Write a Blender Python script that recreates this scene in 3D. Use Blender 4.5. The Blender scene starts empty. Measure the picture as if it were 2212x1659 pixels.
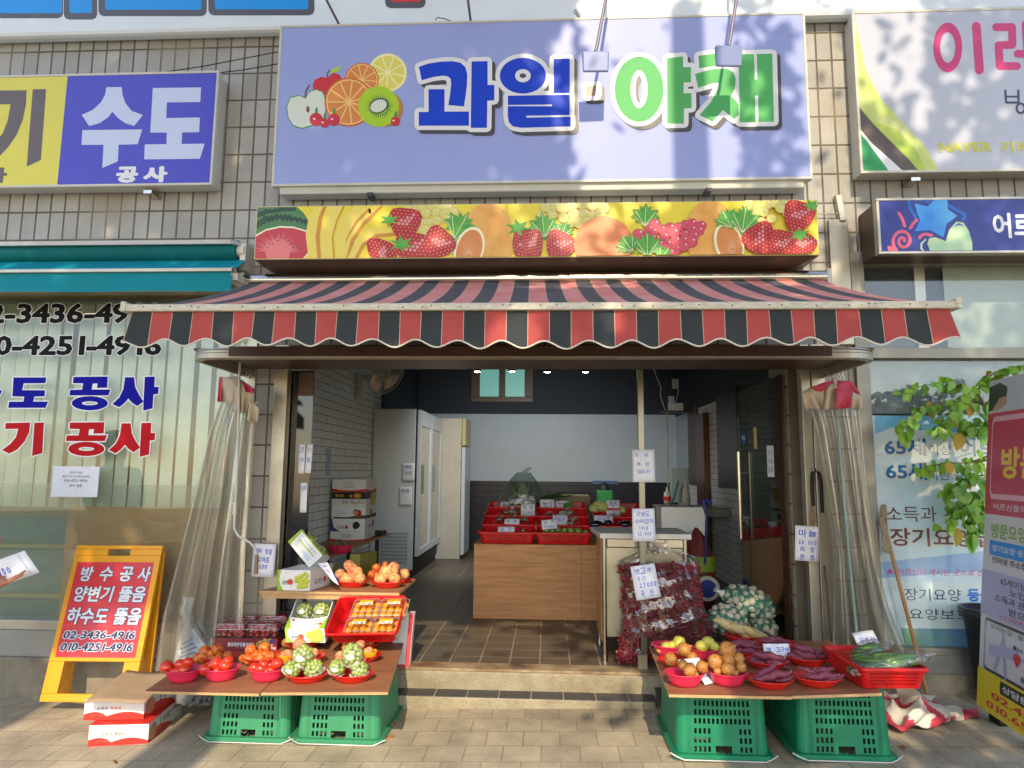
import bpy, math, random
import numpy as np
from mathutils import Vector, Matrix, Quaternion
from mathutils.geometry import delaunay_2d_cdt
random.seed(11)
V = Vector
SC = bpy.context.scene
COL = SC.collection
# ------------------------------------------------------------------ camera
F, CX, CY = 1470.0, 1106.0, 829.5
Ya = V((77 / F, -185.5 / F, -1)).normalized()
Zt = V((99 / F, 11060 / F, -1))
Za = (Zt - Ya * Zt.dot(Ya)).normalized()
Xa = Ya.cross(Za)
CAM = V((0, -4.65, 1.45))
R = Matrix((Xa, Ya, Za))
cd = bpy.data.cameras.new('camera')
cam = bpy.data.objects.new('camera', cd)
COL.objects.link(cam)
cd.sensor_fit = 'HORIZONTAL'
cd.sensor_width = 36
cd.lens = F / 2212 * 36
cd.clip_start, cd.clip_end = 0.05, 300
cam.matrix_world = Matrix.Translation(CAM) @ R.to_4x4()
SC.camera = cam
# ------------------------------------------------------------------ light
SUN = V((-0.03, 0.82, -0.57)).normalized()          # the way the light travels
w = bpy.data.worlds.new('World')
SC.world = w
w.use_nodes = True
nt = w.node_tree
sky = nt.nodes.new('ShaderNodeTexSky')
sky.sky_type = 'NISHITA'
sky.sun_disc = False
sky.sun_elevation = math.asin(-SUN.z)
sky.sun_rotation = math.atan2(-SUN.x, -SUN.y)
bg = nt.nodes['Background']
bg.inputs['Strength'].default_value = 0.15
nt.links.new(sky.outputs[0], bg.inputs[0])
sl = bpy.data.lights.new('sun', 'SUN')
sl.energy = 2.0
sl.angle = math.radians(0.5)
sl.color = (1, 0.83, 0.58)
so = bpy.data.objects.new('sun', sl)
COL.objects.link(so)
so.rotation_euler = SUN.to_track_quat('-Z', 'Y').to_euler()
SC.view_settings.view_transform = 'Standard'
SC.view_settings.look = 'None'
SC.view_settings.gamma = 1
SC.view_settings.exposure = 1.15
SC.render.engine = 'CYCLES'
SC.cycles.max_bounces = 8
SC.cycles.transparent_max_bounces = 16
SC.cycles.use_denoising = True
# ------------------------------------------------------------------ geometry helpers
def ray(u, v):
 c = V(((u - CX) / F, -(v - CY) / F, -1))
 return V((Xa.dot(c), Ya.dot(c), Za.dot(c)))
def P(u, v, y=0.0):            # the point of the plane y = const seen at (u, v)
 d = ray(u, v)
 return CAM + d * ((y - CAM.y) / d.y)
def PZ(u, v, z=0.0):
 d = ray(u, v)
 return CAM + d * ((z - CAM.z) / d.z)
SLOPE = .027                   # the pavement climbs gently from left to right
def PG(u, v, h=0.0):           # point of the pavement (raised by h)
 d = ray(u, v)
 t = (SLOPE * CAM.x + h - CAM.z) / (d.z - SLOPE * d.x)
 return CAM + d * t
def gz(x):
 return SLOPE * x
def PX(u, v, x):
 d = ray(u, v)
 return CAM + d * ((x - CAM.x) / d.x)
def Zm(sx, sy, k):             # enlarged-crop coordinates to picture coordinates
 return lambda x, y: ((sx + x / k) / 1.82278, (sy + y / k) / 1.82278)
def lerp(a, b, t):
 return a + (b - a) * t
class MB:
 def __init__(s):
  s.v, s.f, s.m, s.s = [], [], [], []
 def add(s, vs, fs, mi=0, sm=False):
  o = len(s.v)
  s.v += [V(p) for p in vs]
  for f in fs:
   s.f.append(tuple(i + o for i in f))
   s.m.append(mi)
   s.s.append(sm)
  return s
 def box(s, a, b, mi=0):
  (x0, y0, z0), (x1, y1, z1) = a, b
  c = V(((x0 + x1) / 2, (y0 + y1) / 2, (z0 + z1) / 2))
  return s.obox(c, V((abs(x1 - x0) / 2, 0, 0)), V((0, abs(y1 - y0) / 2, 0)), V((0, 0, abs(z1 - z0) / 2)), mi)
 def obox(s, c, a, b, d, mi=0):
  c, a, b, d = V(c), V(a), V(b), V(d)
  vs = [c - a - b - d, c + a - b - d, c + a + b - d, c - a + b - d, c - a - b + d, c + a - b + d, c + a + b + d, c - a + b + d]
  return s.add(vs, [(0, 3, 2, 1), (4, 5, 6, 7), (0, 1, 5, 4), (1, 2, 6, 5), (2, 3, 7, 6), (3, 0, 4, 7)], mi)
 def poly(s, pts, mi=0):
  return s.add(pts, [tuple(range(len(pts)))], mi)
 def hexa(s, b4, t4, mi=0):
  return s.add(list(b4) + list(t4), [(0, 3, 2, 1), (4, 5, 6, 7), (0, 1, 5, 4), (1, 2, 6, 5), (2, 3, 7, 6), (3, 0, 4, 7)], mi)
 def tube(s, pts, r, n=8, mi=0, closed=False, rs=None, cap=True, sm=True):
  pts = [V(p) for p in pts]
  k = len(pts)
  vs, nrm = [], None
  for i, p in enumerate(pts):
   if closed:
    t = pts[(i + 1) % k] - pts[i - 1]
   else:
    t = pts[min(i + 1, k - 1)] - pts[max(i - 1, 0)]
   t.normalize()
   if nrm is None:
    nrm = t.cross(V((0, 0, 1)) if abs(t.z) < .9 else V((1, 0, 0))).normalized()
   else:
    nrm = (nrm - t * nrm.dot(t)).normalized()
   bn = t.cross(nrm)
   rr = rs[i] if rs else r
   for j in range(n):
    a = 2 * math.pi * j / n
    vs.append(p + (nrm * math.cos(a) + bn * math.sin(a)) * rr)
  fs = []
  for i in range(k if closed else k - 1):
   for j in range(n):
    a, b = i * n + j, i * n + (j + 1) % n
    c = ((i + 1) % k) * n
    fs.append((a, b, c + (j + 1) % n, c + j))
  s.add(vs, fs, mi, sm)
  if cap and not closed:
   s.add(vs[:n], [tuple(range(n - 1, -1, -1))], mi)
   s.add(vs[-n:], [tuple(range(n))], mi)
  return s
 def cyl(s, a, b, r0, r1=None, n=16, mi=0, sm=True):
  return s.tube([a, b], r0, n, mi, rs=[r0, r0 if r1 is None else r1], sm=sm)
 def lathe(s, prof, c=(0, 0, 0), n=24, mi=0, sx=1, sy=1, rib=None, rot=None):
  c = V(c)
  vs, fs = [], []
  for i, (r, z) in enumerate(prof):
   for j in range(n):
    a = 2 * math.pi * j / n
    rr = r * (rib(i, j) if rib else 1)
    p = V((rr * math.cos(a) * sx, rr * math.sin(a) * sy, z))
    vs.append((rot @ p if rot else p) + c)
  for i in range(len(prof) - 1):
   for j in range(n):
    fs.append((i * n + j, i * n + (j + 1) % n, (i + 1) * n + (j + 1) % n, (i + 1) * n + j))
  return s.add(vs, fs, mi, True)
 def ell(s, c, rx, ry=None, rz=None, mi=0, nu=14, nv=9, rot=None, fn=None):
  ry = rx if ry is None else ry
  rz = rx if rz is None else rz
  c = V(c)
  vs, fs = [], []
  for i in range(nv + 1):
   ph = math.pi * i / nv
   for j in range(nu):
    a = 2 * math.pi * j / nu
    d = V((math.sin(ph) * math.cos(a), math.sin(ph) * math.sin(a), -math.cos(ph)))
    k = fn(d) if fn else 1
    p = V((d.x * rx * k, d.y * ry * k, d.z * rz * k))
    vs.append((rot @ p if rot else p) + c)
  for i in range(nv):
   for j in range(nu):
    fs.append((i * nu + j, i * nu + (j + 1) % nu, (i + 1) * nu + (j + 1) % nu, (i + 1) * nu + j))
  return s.add(vs, fs, mi, True)
 def surf(s, fn, nu, nv, mi=0, sm=True, mfn=None):
  vs = [fn(i / nu, j / nv) for j in range(nv + 1) for i in range(nu + 1)]
  o = len(s.v)
  fs = []
  for j in range(nv):
   for i in range(nu):
    fs.append((j * (nu + 1) + i, j * (nu + 1) + i + 1, (j + 1) * (nu + 1) + i + 1, (j + 1) * (nu + 1) + i))
  s.add(vs, fs, mi, sm)
  if mfn:
   k = len(s.m) - len(fs)
   for j in range(nv):
    for i in range(nu):
     s.m[k + j * nu + i] = mfn(i, j)
  return s
 def tri2(s, V2, F2, fn, mi=0):
  return s.add([fn(p) for p in V2], F2, mi)
 def build(s, name, mats, parent=None, bev=0, solid=0, sub=0, loc=None, bseg=2):
  me = bpy.data.meshes.new(name)
  vs = s.v if loc is None else s.v
  me.from_pydata([tuple(p) for p in vs], [], s.f)
  if not isinstance(mats, (list, tuple)):
   mats = [mats]
  for m in mats:
   me.materials.append(m)
  me.polygons.foreach_set('material_index', s.m)
  me.polygons.foreach_set('use_smooth', s.s)
  me.update()
  o = bpy.data.objects.new(name, me)
  COL.objects.link(o)
  if loc is not None:
   o.location = loc
   WM[o.name] = Matrix.Translation(V(loc))
  else:
   WM[o.name] = Matrix.Identity(4)
  if solid:
   md = o.modifiers.new('solid', 'SOLIDIFY')
   md.thickness = solid
   md.offset = 0
  if bev:
   md = o.modifiers.new('bevel', 'BEVEL')
   md.width = bev
   md.segments = bseg
   md.limit_method = 'ANGLE'
  if sub:
   md = o.modifiers.new('sub', 'SUBSURF')
   md.levels = md.render_levels = sub
  if parent is not None:
   o.parent = parent
   o.matrix_parent_inverse = WM[parent.name].inverted()
  return o
WM = {}
def tag(o, label, cat, group=None, kind=None):
 o['label'] = label
 o['category'] = cat
 if group:
  o['group'] = group
 if kind:
  o['kind'] = kind
 return o
def thing(name, label, cat, loc=(0, 0, 0), group=None):
 o = bpy.data.objects.new(name, None)
 o.empty_display_size = .05
 COL.objects.link(o)
 o.location = loc
 WM[o.name] = Matrix.Translation(V(loc))
 return tag(o, label, cat, group)
def struct(o):
 o['kind'] = 'structure'
 return o
def dup(root, loc, rot=(0, 0, 0), label=None, group=None, scale=None):
 r = root.copy()
 COL.objects.link(r)
 r.location = loc
 r.rotation_euler = rot
 if scale:
  r.scale = scale if isinstance(scale, (tuple, list)) else (scale,) * 3
 if label:
  r['label'] = label
 if group:
  r['group'] = group
 for ch in list(root.children):
  c = ch.copy()
  COL.objects.link(c)
  c.parent = r
  for g in list(ch.children):
   d = g.copy()
   COL.objects.link(d)
   d.parent = c
 return r
class Proto:
 """first use moves the built thing itself, later uses copy it"""
 def __init__(s, root):
  s.root, s.used = root, False
 def put(s, loc, rot=(0, 0, 0), label=None, group=None, scale=None):
  if s.used:
   return dup(s.root, loc, rot, label, group, scale)
  s.used = True
  r = s.root
  r.location = loc
  r.rotation_euler = rot
  if scale:
   r.scale = scale if isinstance(scale, (tuple, list)) else (scale,) * 3
  if label:
   r['label'] = label
  if group:
   r['group'] = group
  return r
# ------------------------------------------------------------------ flat printed artwork
def thick2(V2, F2, wd, nd=8):
 """grow flat shapes outward by wd: union of the faces, edge strips and corner discs"""
 from collections import Counter
 vs = [V(p).to_2d() for p in V2]
 fs = [list(f) for f in F2]
 tris = []
 for f in fs:
  q = [V2[i] for i in f]
  tris += [(q[0], q[i], q[i + 1]) for i in range(1, len(q) - 1)]
 ec = Counter()
 for q in fs:
  for a, b in zip(q, q[1:] + q[:1]):
   ec[(min(a, b), max(a, b))] += 1
 B = [e for e, c in ec.items() if c == 1]
 segs = []
 for a, b in B:
  A, C2 = vs[a], vs[b]
  d = C2 - A
  if d.length < 1e-6:
   continue
  segs.append((A.x, A.y, d.x, d.y))
  n = V((-d.y, d.x)).normalized() * wd
  i = len(vs)
  vs += [A + n, A - n, C2 - n, C2 + n]
  fs.append([i, i + 1, i + 2, i + 3])
 for a in set(x for e in B for x in e):
  i = len(vs)
  vs += [vs[a] + V((math.cos(t * 2 * math.pi / nd), math.sin(t * 2 * math.pi / nd))) * wd for t in range(nd)]
  fs.append(list(range(i, i + nd)))
 r = delaunay_2d_cdt(vs, [], fs, 1, 1e-6)
 P2 = np.array([(p.x, p.y) for p in r[0]])
 T = np.array([list(f)[:3] for f in r[2]])
 ce = P2[T].mean(1)
 keep = np.zeros(len(T), bool)
 S = np.array(segs)
 T0 = np.array(tris, float)
 order = np.argsort(ce[:, 0])
 S_, T_ = S, T0
 sx0, sx1 = np.minimum(S_[:, 0], S_[:, 0] + S_[:, 2]) - wd, np.maximum(S_[:, 0], S_[:, 0] + S_[:, 2]) + wd
 tx0, tx1 = T_[:, :, 0].min(1), T_[:, :, 0].max(1)
 for k in range(0, len(T), 300):
  ix = order[k:k + 300]
  c = ce[ix]
  a, b = c[0, 0], c[-1, 0]
  S, T0 = S_[(sx0 <= b) & (sx1 >= a)], T_[(tx0 <= b) & (tx1 >= a)]
  dx, dy = c[:, None, 0] - S[None, :, 0], c[:, None, 1] - S[None, :, 1]
  t = np.clip((dx * S[:, 2] + dy * S[:, 3]) / (S[:, 2] ** 2 + S[:, 3] ** 2), 0, 1)
  kk = (((dx - t * S[:, 2]) ** 2 + (dy - t * S[:, 3]) ** 2) < wd * wd * .999).any(1)
  sg = []
  for i in range(3):
   p, q = T0[:, i], T0[:, (i + 1) % 3]
   sg.append((q[:, 0] - p[:, 0]) * (c[:, None, 1] - p[:, 1]) - (q[:, 1] - p[:, 1]) * (c[:, None, 0] - p[:, 0]))
  ins = ((sg[0] >= 0) & (sg[1] >= 0) & (sg[2] >= 0)) | ((sg[0] <= 0) & (sg[1] <= 0) & (sg[2] <= 0))
  keep[ix] = kk | ins.any(1)
 return [tuple(p) for p in P2], [tuple(int(i) for i in f) for f, o in zip(T, keep) if o]
_T = {}
HANGUL = '가감갓강건계고곳공과관구국군귤근급기길김깨께나넷노는늘능니다담당대도두드득들등뚫란래레로루르름릴마만매머목무문물미박받방변병보복부사산상생샤서성세센소수순숭스슨습시신실쑥아안암양어없에여오요욕용우울원으음의이인일입있자장저전접조종주질참창천철청추출춧치친카켓콩킨터토트파페포품하한합해햇호화환횡'
LATIN = '0123456789-.,:()ABDEJKNOPRSTVkg'
def glyphs():
 """all letters needed, laid out once, one per line: letter -> (points, faces, advance)"""
 c = bpy.data.curves.new('t', 'FONT')
 c.size = 1
 c.resolution_u = 2
 c.space_line = 3
 al = LATIN + HANGUL
 c.body = '\n'.join(al)
 o = bpy.data.objects.new('t', c)
 ts = bpy.data.scenes.new('t')
 ts.collection.objects.link(o)
 ts.view_layers[0].update()
 m = bpy.data.meshes.new_from_object(o.evaluated_get(ts.view_layers[0].depsgraph))
 lines = [([], [], {}) for _ in al]
 vv = [(p.co.x, p.co.y) for p in m.vertices]
 for p in m.polygons:
  k = max(0, min(len(al) - 1, round((.35 - vv[p.vertices[0]][1]) / 3)))
  P_, F_, mp = lines[k]
  f = []
  for i in p.vertices:
   if i not in mp:
    mp[i] = len(P_)
    P_.append((vv[i][0], vv[i][1] + 3 * k))
   f.append(mp[i])
  F_.append(tuple(f))
 for ch, (P_, F_, _) in zip(al, lines):
  x1 = max([p[0] for p in P_] or [.3])
  x0 = min([p[0] for p in P_] or [0])
  _G[ch] = (P_, F_, .92 if ch in HANGUL else x1 + min(x0, .07))
 bpy.data.meshes.remove(m)
 bpy.data.objects.remove(o)
 bpy.data.curves.remove(c)
 bpy.data.scenes.remove(ts)
_G = {}
def text2(s, bold=0):
 """a line of text as flat faces"""
 if not _G:
  glyphs()
 V2, F2, x = [], [], 0
 for ch in s:
  if ch == ' ':
   x += .28
   continue
  if (ch, bold) not in _T:
   P_, F_, ad = _G[ch]
   _T[ch, bold] = (*(thick2(P_, F_, bold, 6) if bold > 0 else (P_, F_)), ad)
  P_, F_, ad = _T[ch, bold]
  o = len(V2)
  V2 += [(px + x, py) for px, py in P_]
  F2 += [tuple(i + o for i in f) for f in F_]
  x += ad
 return V2, F2
def tri_poly(polys):
 vs, fs = [], []
 for p in polys:
  i = len(vs)
  if sum(p[j - 1][0] * p[j][1] - p[j][0] * p[j - 1][1] for j in range(len(p))) < 0:
   p = p[::-1]
  vs += [V(q) for q in p]
  fs.append(list(range(i, i + len(p))))
 r = delaunay_2d_cdt(vs, [], fs, 3, 1e-6)
 return [tuple(p) for p in r[0]], [tuple(f) for f, o in zip(r[2], r[5]) if o]
def ring(cx, cy, rx, ry, hx=0, hy=0, dx=0, dy=0, n=28, rot=0):
 cr, sr = math.cos(rot), math.sin(rot)
 def e(a, b, t, ox, oy):
  x, y = a * math.cos(t), b * math.sin(t)
  return (cx + ox + x * cr - y * sr, cy + oy + x * sr + y * cr)
 o = [e(rx, ry, 2 * math.pi * i / n, 0, 0) for i in range(n)]
 if not hx:
  return [o]
 h = [e(hx, hy, 2 * math.pi * i / n, dx, dy) for i in range(n)]
 return [[o[i], o[(i + 1) % n], h[(i + 1) % n], h[i]] for i in range(n)]
def stroke(pts, wd, n=8):
 out = []
 for a, b in zip(pts, pts[1:]):
  A, B = V(a), V(b)
  d = B - A
  if d.length < 1e-9:
   continue
  d.normalize()
  k = V((-d.y, d.x)) * wd
  out.append([tuple(A + k), tuple(A - k), tuple(B - k), tuple(B + k)])
 for a in pts:
  out.append([(a[0] + wd * math.cos(2 * math.pi * i / n), a[1] + wd * math.sin(2 * math.pi * i / n)) for i in range(n)])
 return out
def clip2(poly, r):
 x0, y0, x1, y1 = r
 for ax, lim, sg in ((0, x0, 1), (0, x1, -1), (1, y0, 1), (1, y1, -1)):
  out = []
  for i, p in enumerate(poly):
   q = poly[i - 1]
   pi, qi = (p[ax] - lim) * sg >= 0, (q[ax] - lim) * sg >= 0
   if pi != qi:
    t = (lim - q[ax]) / (p[ax] - q[ax])
    out.append((q[0] + (p[0] - q[0]) * t, q[1] + (p[1] - q[1]) * t))
   if pi:
    out.append(p)
  poly = out
  if not poly:
   return []
 return poly
class Art:
 """layers of thin printed shapes on a plane; cv turns drawn coordinates into plane coordinates"""
 def __init__(s, fn, nrm, cv=None, clip=None, step=.00012, start=4):
  s.fn, s.n, s.st, s.l, s.mb = fn, V(nrm), step, start, MB()
  s.mats, s.idx = [], {}
  s.cv, s.clip = cv or (lambda p: (p[0], p[1])), clip
 def mi(s, m):
  if m.name not in s.idx:
   s.idx[m.name] = len(s.mats)
   s.mats.append(m)
  return s.idx[m.name]
 def raw(s, V2, F2, m, same=False):
  if s.clip:
   pl = [clip2([V2[i] for i in f], s.clip) for f in F2]
   V2, F2 = [], []
   for q in pl:
    if len(q) > 2:
     F2.append(tuple(range(len(V2), len(V2) + len(q))))
     V2 += q
  off = s.n * (s.st * s.l)
  s.mb.add([V(s.fn(p)) + off for p in V2], F2, s.mi(m))
  if not same:
   s.l += 1
  return s
 def poly(s, polys, m, th=0, same=False):
  if polys and not isinstance(polys[0][0], (tuple, list)):
   polys = [polys]
  polys = [[s.cv(p) for p in q] for q in polys]
  V2, F2 = tri_poly(polys)
  if th:
   V2, F2 = thick2(V2, F2, th)
  return s.raw(V2, F2, m, same)
 def text(s, t, x0, y0, x1, y1, m, bold=0, out=None, slant=0, rot=0):
  V2, F2 = text2(t, bold)
  (x0, y0), (x1, y1) = s.cv((x0, y0)), s.cv((x1, y1))
  bx0, bx1 = min(p[0] for p in V2), max(p[0] for p in V2)
  by0, by1 = min(p[1] for p in V2), max(p[1] for p in V2)
  cxm, cym = (x0 + x1) / 2, (y0 + y1) / 2
  cr, sr = math.cos(rot), math.sin(rot)
  def mp(p):
   b = (p[1] - by0) / (by1 - by0)
   x = x0 + (p[0] - bx0) / (bx1 - bx0) * (x1 - x0) + slant * (b - .5) * abs(y1 - y0)
   y = y1 + b * (y0 - y1)
   x, y = x - cxm, y - cym
   return (cxm + x * cr - y * sr, cym + x * sr + y * cr)
  if out:
   V3, F3 = thick2([mp(p) for p in V2], F2, out[0], 6)
   s.raw(V3, F3, out[1])
  s.raw([mp(p) for p in V2], F2, m)
  return s
 def hand(s, t, x0, y0, x1, y1, m, bold=.012, jit=.12, slant=.0):
  """hand lettering: one jittered glyph after another"""
  (x0, y0), (x1, y1) = s.cv((x0, y0)), s.cv((x1, y1))
  cv, s.cv = s.cv, (lambda p: p)
  n = len(t)
  cw = (x1 - x0) / n
  rnd = random.Random(t)
  for i, ch in enumerate(t):
   if ch == ' ':
    continue
   k = .92 if ord(ch) > 0x1100 else .62
   if ch in '.,':
    s.text(ch, x0 + cw * (i + .4), y1 - (y1 - y0) * .14, x0 + cw * (i + .55), y1, m)
    continue
   cx = x0 + cw * (i + .5) + rnd.uniform(-.5, .5) * cw * jit
   hh = (y1 - y0) * rnd.uniform(.82, 1.02)
   cy = (y0 + y1) / 2 + rnd.uniform(-.5, .5) * hh * jit
   wd = cw * k * rnd.uniform(.88, 1.04)
   if ch == '1':
    wd *= .3
   s.text(ch, cx - wd / 2, cy - hh / 2, cx + wd / 2, cy + hh / 2, m, round(bold * .45, 3), slant=slant + rnd.uniform(-.12, .12), rot=rnd.uniform(-.06, .06))
  s.cv = cv
  return s
 def build(s, name, parent):
  return s.mb.build(name, s.mats, parent)
# ------------------------------------------------------------------ materials
def lin(c):
 c = c / 255
 return c / 12.92 if c <= .04045 else ((c + .055) / 1.055) ** 2.4
def C(r, g, b):
 return (lin(r), lin(g), lin(b), 1)
MATS = {}
def M(name, col, rough=.5, metal=0, var=0, vs=12, bump=0, bs=60, spec=.5, col2=None, coat=0, emit=None, trans=0, sss=0, obj=False, stretch=(1, 1, 1)):
 if name in MATS:
  return MATS[name]
 m = bpy.data.materials.new(name)
 MATS[name] = m
 m.use_nodes = True
 n = m.node_tree.nodes
 L = m.node_tree.links
 b = n['Principled BSDF']
 b.inputs['Base Color'].default_value = col
 b.inputs['Roughness'].default_value = rough
 b.inputs['Metallic'].default_value = metal
 b.inputs['Specular IOR Level'].default_value = spec
 b.inputs['Coat Weight'].default_value = coat
 b.inputs['Coat Roughness'].default_value = .15
 if trans:
  b.inputs['Transmission Weight'].default_value = trans
 if sss:
  b.inputs['Subsurface Weight'].default_value = sss
  b.inputs['Subsurface Radius'].default_value = (.01, .004, .002)
 if emit:
  b.inputs['Emission Color'].default_value = emit[0]
  b.inputs['Emission Strength'].default_value = emit[1]
 if var or bump or col2:
  tc = n.new('ShaderNodeTexCoord')
  mp = n.new('ShaderNodeMapping')
  mp.inputs['Scale'].default_value = stretch
  L.new(tc.outputs['Object'], mp.inputs[0])
  src = mp.outputs[0]
  if obj:
   oi = n.new('ShaderNodeObjectInfo')
   ad = n.new('ShaderNodeVectorMath')
   ad.operation = 'ADD'
   mu = n.new('ShaderNodeMath')
   mu.operation = 'MULTIPLY'
   mu.inputs[1].default_value = 37
   L.new(oi.outputs['Random'], mu.inputs[0])
   L.new(src, ad.inputs[0])
   L.new(mu.outputs[0], ad.inputs[1])
   src = ad.outputs[0]
  if var or col2:
   tx = n.new('ShaderNodeTexNoise')
   tx.inputs['Scale'].default_value = vs
   tx.inputs['Detail'].default_value = 5
   tx.inputs['Roughness'].default_value = .6
   L.new(src, tx.inputs['Vector'])
   rp = n.new('ShaderNodeValToRGB')
   rp.color_ramp.elements[0].position = .33
   rp.color_ramp.elements[1].position = .67
   if col2:
    c1, c2 = col, col2
   else:
    c1 = tuple(x * (1 - var) for x in col[:3]) + (1,)
    c2 = tuple(min(1, x * (1 + var)) for x in col[:3]) + (1,)
   rp.color_ramp.elements[0].color = c1
   rp.color_ramp.elements[1].color = c2
   L.new(tx.outputs[0], rp.inputs[0])
   L.new(rp.outputs[0], b.inputs['Base Color'])
   if not metal:
    rr = n.new('ShaderNodeMapRange')
    rr.inputs[3].default_value = max(rough - .12, .02)
    rr.inputs[4].default_value = min(rough + .12, 1)
    L.new(tx.outputs[0], rr.inputs[0])
    L.new(rr.outputs[0], b.inputs['Roughness'])
  if bump:
   t2 = n.new('ShaderNodeTexNoise')
   t2.inputs['Scale'].default_value = bs
   t2.inputs['Detail'].default_value = 4
   L.new(src, t2.inputs['Vector'])
   bp = n.new('ShaderNodeBump')
   bp.inputs['Strength'].default_value = min(1, bump)
   bp.inputs['Distance'].default_value = .01
   L.new(t2.outputs[0], bp.inputs['Height'])
   L.new(bp.outputs[0], b.inputs['Normal'])
 return m
def brick(name, c1, c2, mortar, bw, bh, ms, rough=.5, off=0, axes='xz', bump=.3, noise=.15, nb=0, nscale=90, shift=(0, 0), spec=.5, dirt=None):
 m = bpy.data.materials.new(name)
 MATS[name] = m
 m.use_nodes = True
 n, L = m.node_tree.nodes, m.node_tree.links
 b = n['Principled BSDF']
 b.inputs['Specular IOR Level'].default_value = spec
 tc = n.new('ShaderNodeTexCoord')
 sp = n.new('ShaderNodeSeparateXYZ')
 cb = n.new('ShaderNodeCombineXYZ')
 L.new(tc.outputs['Object'], sp.inputs[0])
 ix = {'x': 0, 'y': 1, 'z': 2}
 for k in (0, 1):
  a = n.new('ShaderNodeMath')
  a.operation = 'ADD'
  a.inputs[1].default_value = shift[k] + 40 * (bw if k == 0 else bh)
  L.new(sp.outputs[ix[axes[k]]], a.inputs[0])
  L.new(a.outputs[0], cb.inputs[k])
 br = n.new('ShaderNodeTexBrick')
 br.offset = off
 br.inputs['Scale'].default_value = 1
 br.inputs['Brick Width'].default_value = bw
 br.inputs['Row Height'].default_value = bh
 br.inputs['Mortar Size'].default_value = ms
 br.inputs['Mortar Smooth'].default_value = .2
 br.inputs['Color1'].default_value = c1
 br.inputs['Color2'].default_value = c2
 br.inputs['Mortar'].default_value = mortar
 L.new(cb.outputs[0], br.inputs['Vector'])
 tx = n.new('ShaderNodeTexNoise')
 tx.inputs['Scale'].default_value = 3
 tx.inputs['Detail'].default_value = 8
 tx.inputs['Roughness'].default_value = .7
 L.new(tc.outputs['Object'], tx.inputs['Vector'])
 mr = n.new('ShaderNodeMapRange')
 mr.inputs[1].default_value = .3
 mr.inputs[2].default_value = .7
 mr.inputs[3].default_value = 1 - noise
 mr.inputs[4].default_value = 1 + noise
 L.new(tx.outputs[0], mr.inputs[0])
 mx = n.new('ShaderNodeVectorMath')
 mx.operation = 'SCALE'
 L.new(br.outputs['Color'], mx.inputs[0])
 L.new(mr.outputs[0], mx.inputs['Scale'])
 col = mx.outputs[0]
 if dirt:
  t3 = n.new('ShaderNodeTexNoise')
  t3.inputs['Scale'].default_value = 1.3
  t3.inputs['Detail'].default_value = 6
  L.new(tc.outputs['Object'], t3.inputs['Vector'])
  r3 = n.new('ShaderNodeValToRGB')
  r3.color_ramp.elements[0].position = .5
  r3.color_ramp.elements[1].position = .75
  L.new(t3.outputs[0], r3.inputs[0])
  m3 = n.new('ShaderNodeMixRGB')
  m3.inputs[2].default_value = dirt
  L.new(r3.outputs[0], m3.inputs[0])
  L.new(col, m3.inputs[1])
  col = m3.outputs[0]
 L.new(col, b.inputs['Base Color'])
 rr = n.new('ShaderNodeMapRange')
 rr.inputs[3].default_value = rough
 rr.inputs[4].default_value = min(1, rough + .35)
 L.new(br.outputs['Fac'], rr.inputs[0])
 L.new(rr.outputs[0], b.inputs['Roughness'])
 inv = n.new('ShaderNodeMath')
 inv.operation = 'SUBTRACT'
 inv.inputs[0].default_value = 1
 L.new(br.outputs['Fac'], inv.inputs[1])
 h = inv.outputs[0]
 if nb:
  t2 = n.new('ShaderNodeTexNoise')
  t2.inputs['Scale'].default_value = nscale
  t2.inputs['Detail'].default_value = 2
  L.new(tc.outputs['Object'], t2.inputs['Vector'])
  a2 = n.new('ShaderNodeMath')
  a2.operation = 'MULTIPLY_ADD'
  a2.inputs[1].default_value = nb
  L.new(t2.outputs[0], a2.inputs[0])
  L.new(h, a2.inputs[2])
  h = a2.outputs[0]
 bp = n.new('ShaderNodeBump')
 bp.inputs['Strength'].default_value = bump
 bp.inputs['Distance'].default_value = .01
 L.new(h, bp.inputs['Height'])
 L.new(bp.outputs[0], b.inputs['Normal'])
 return m
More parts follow.
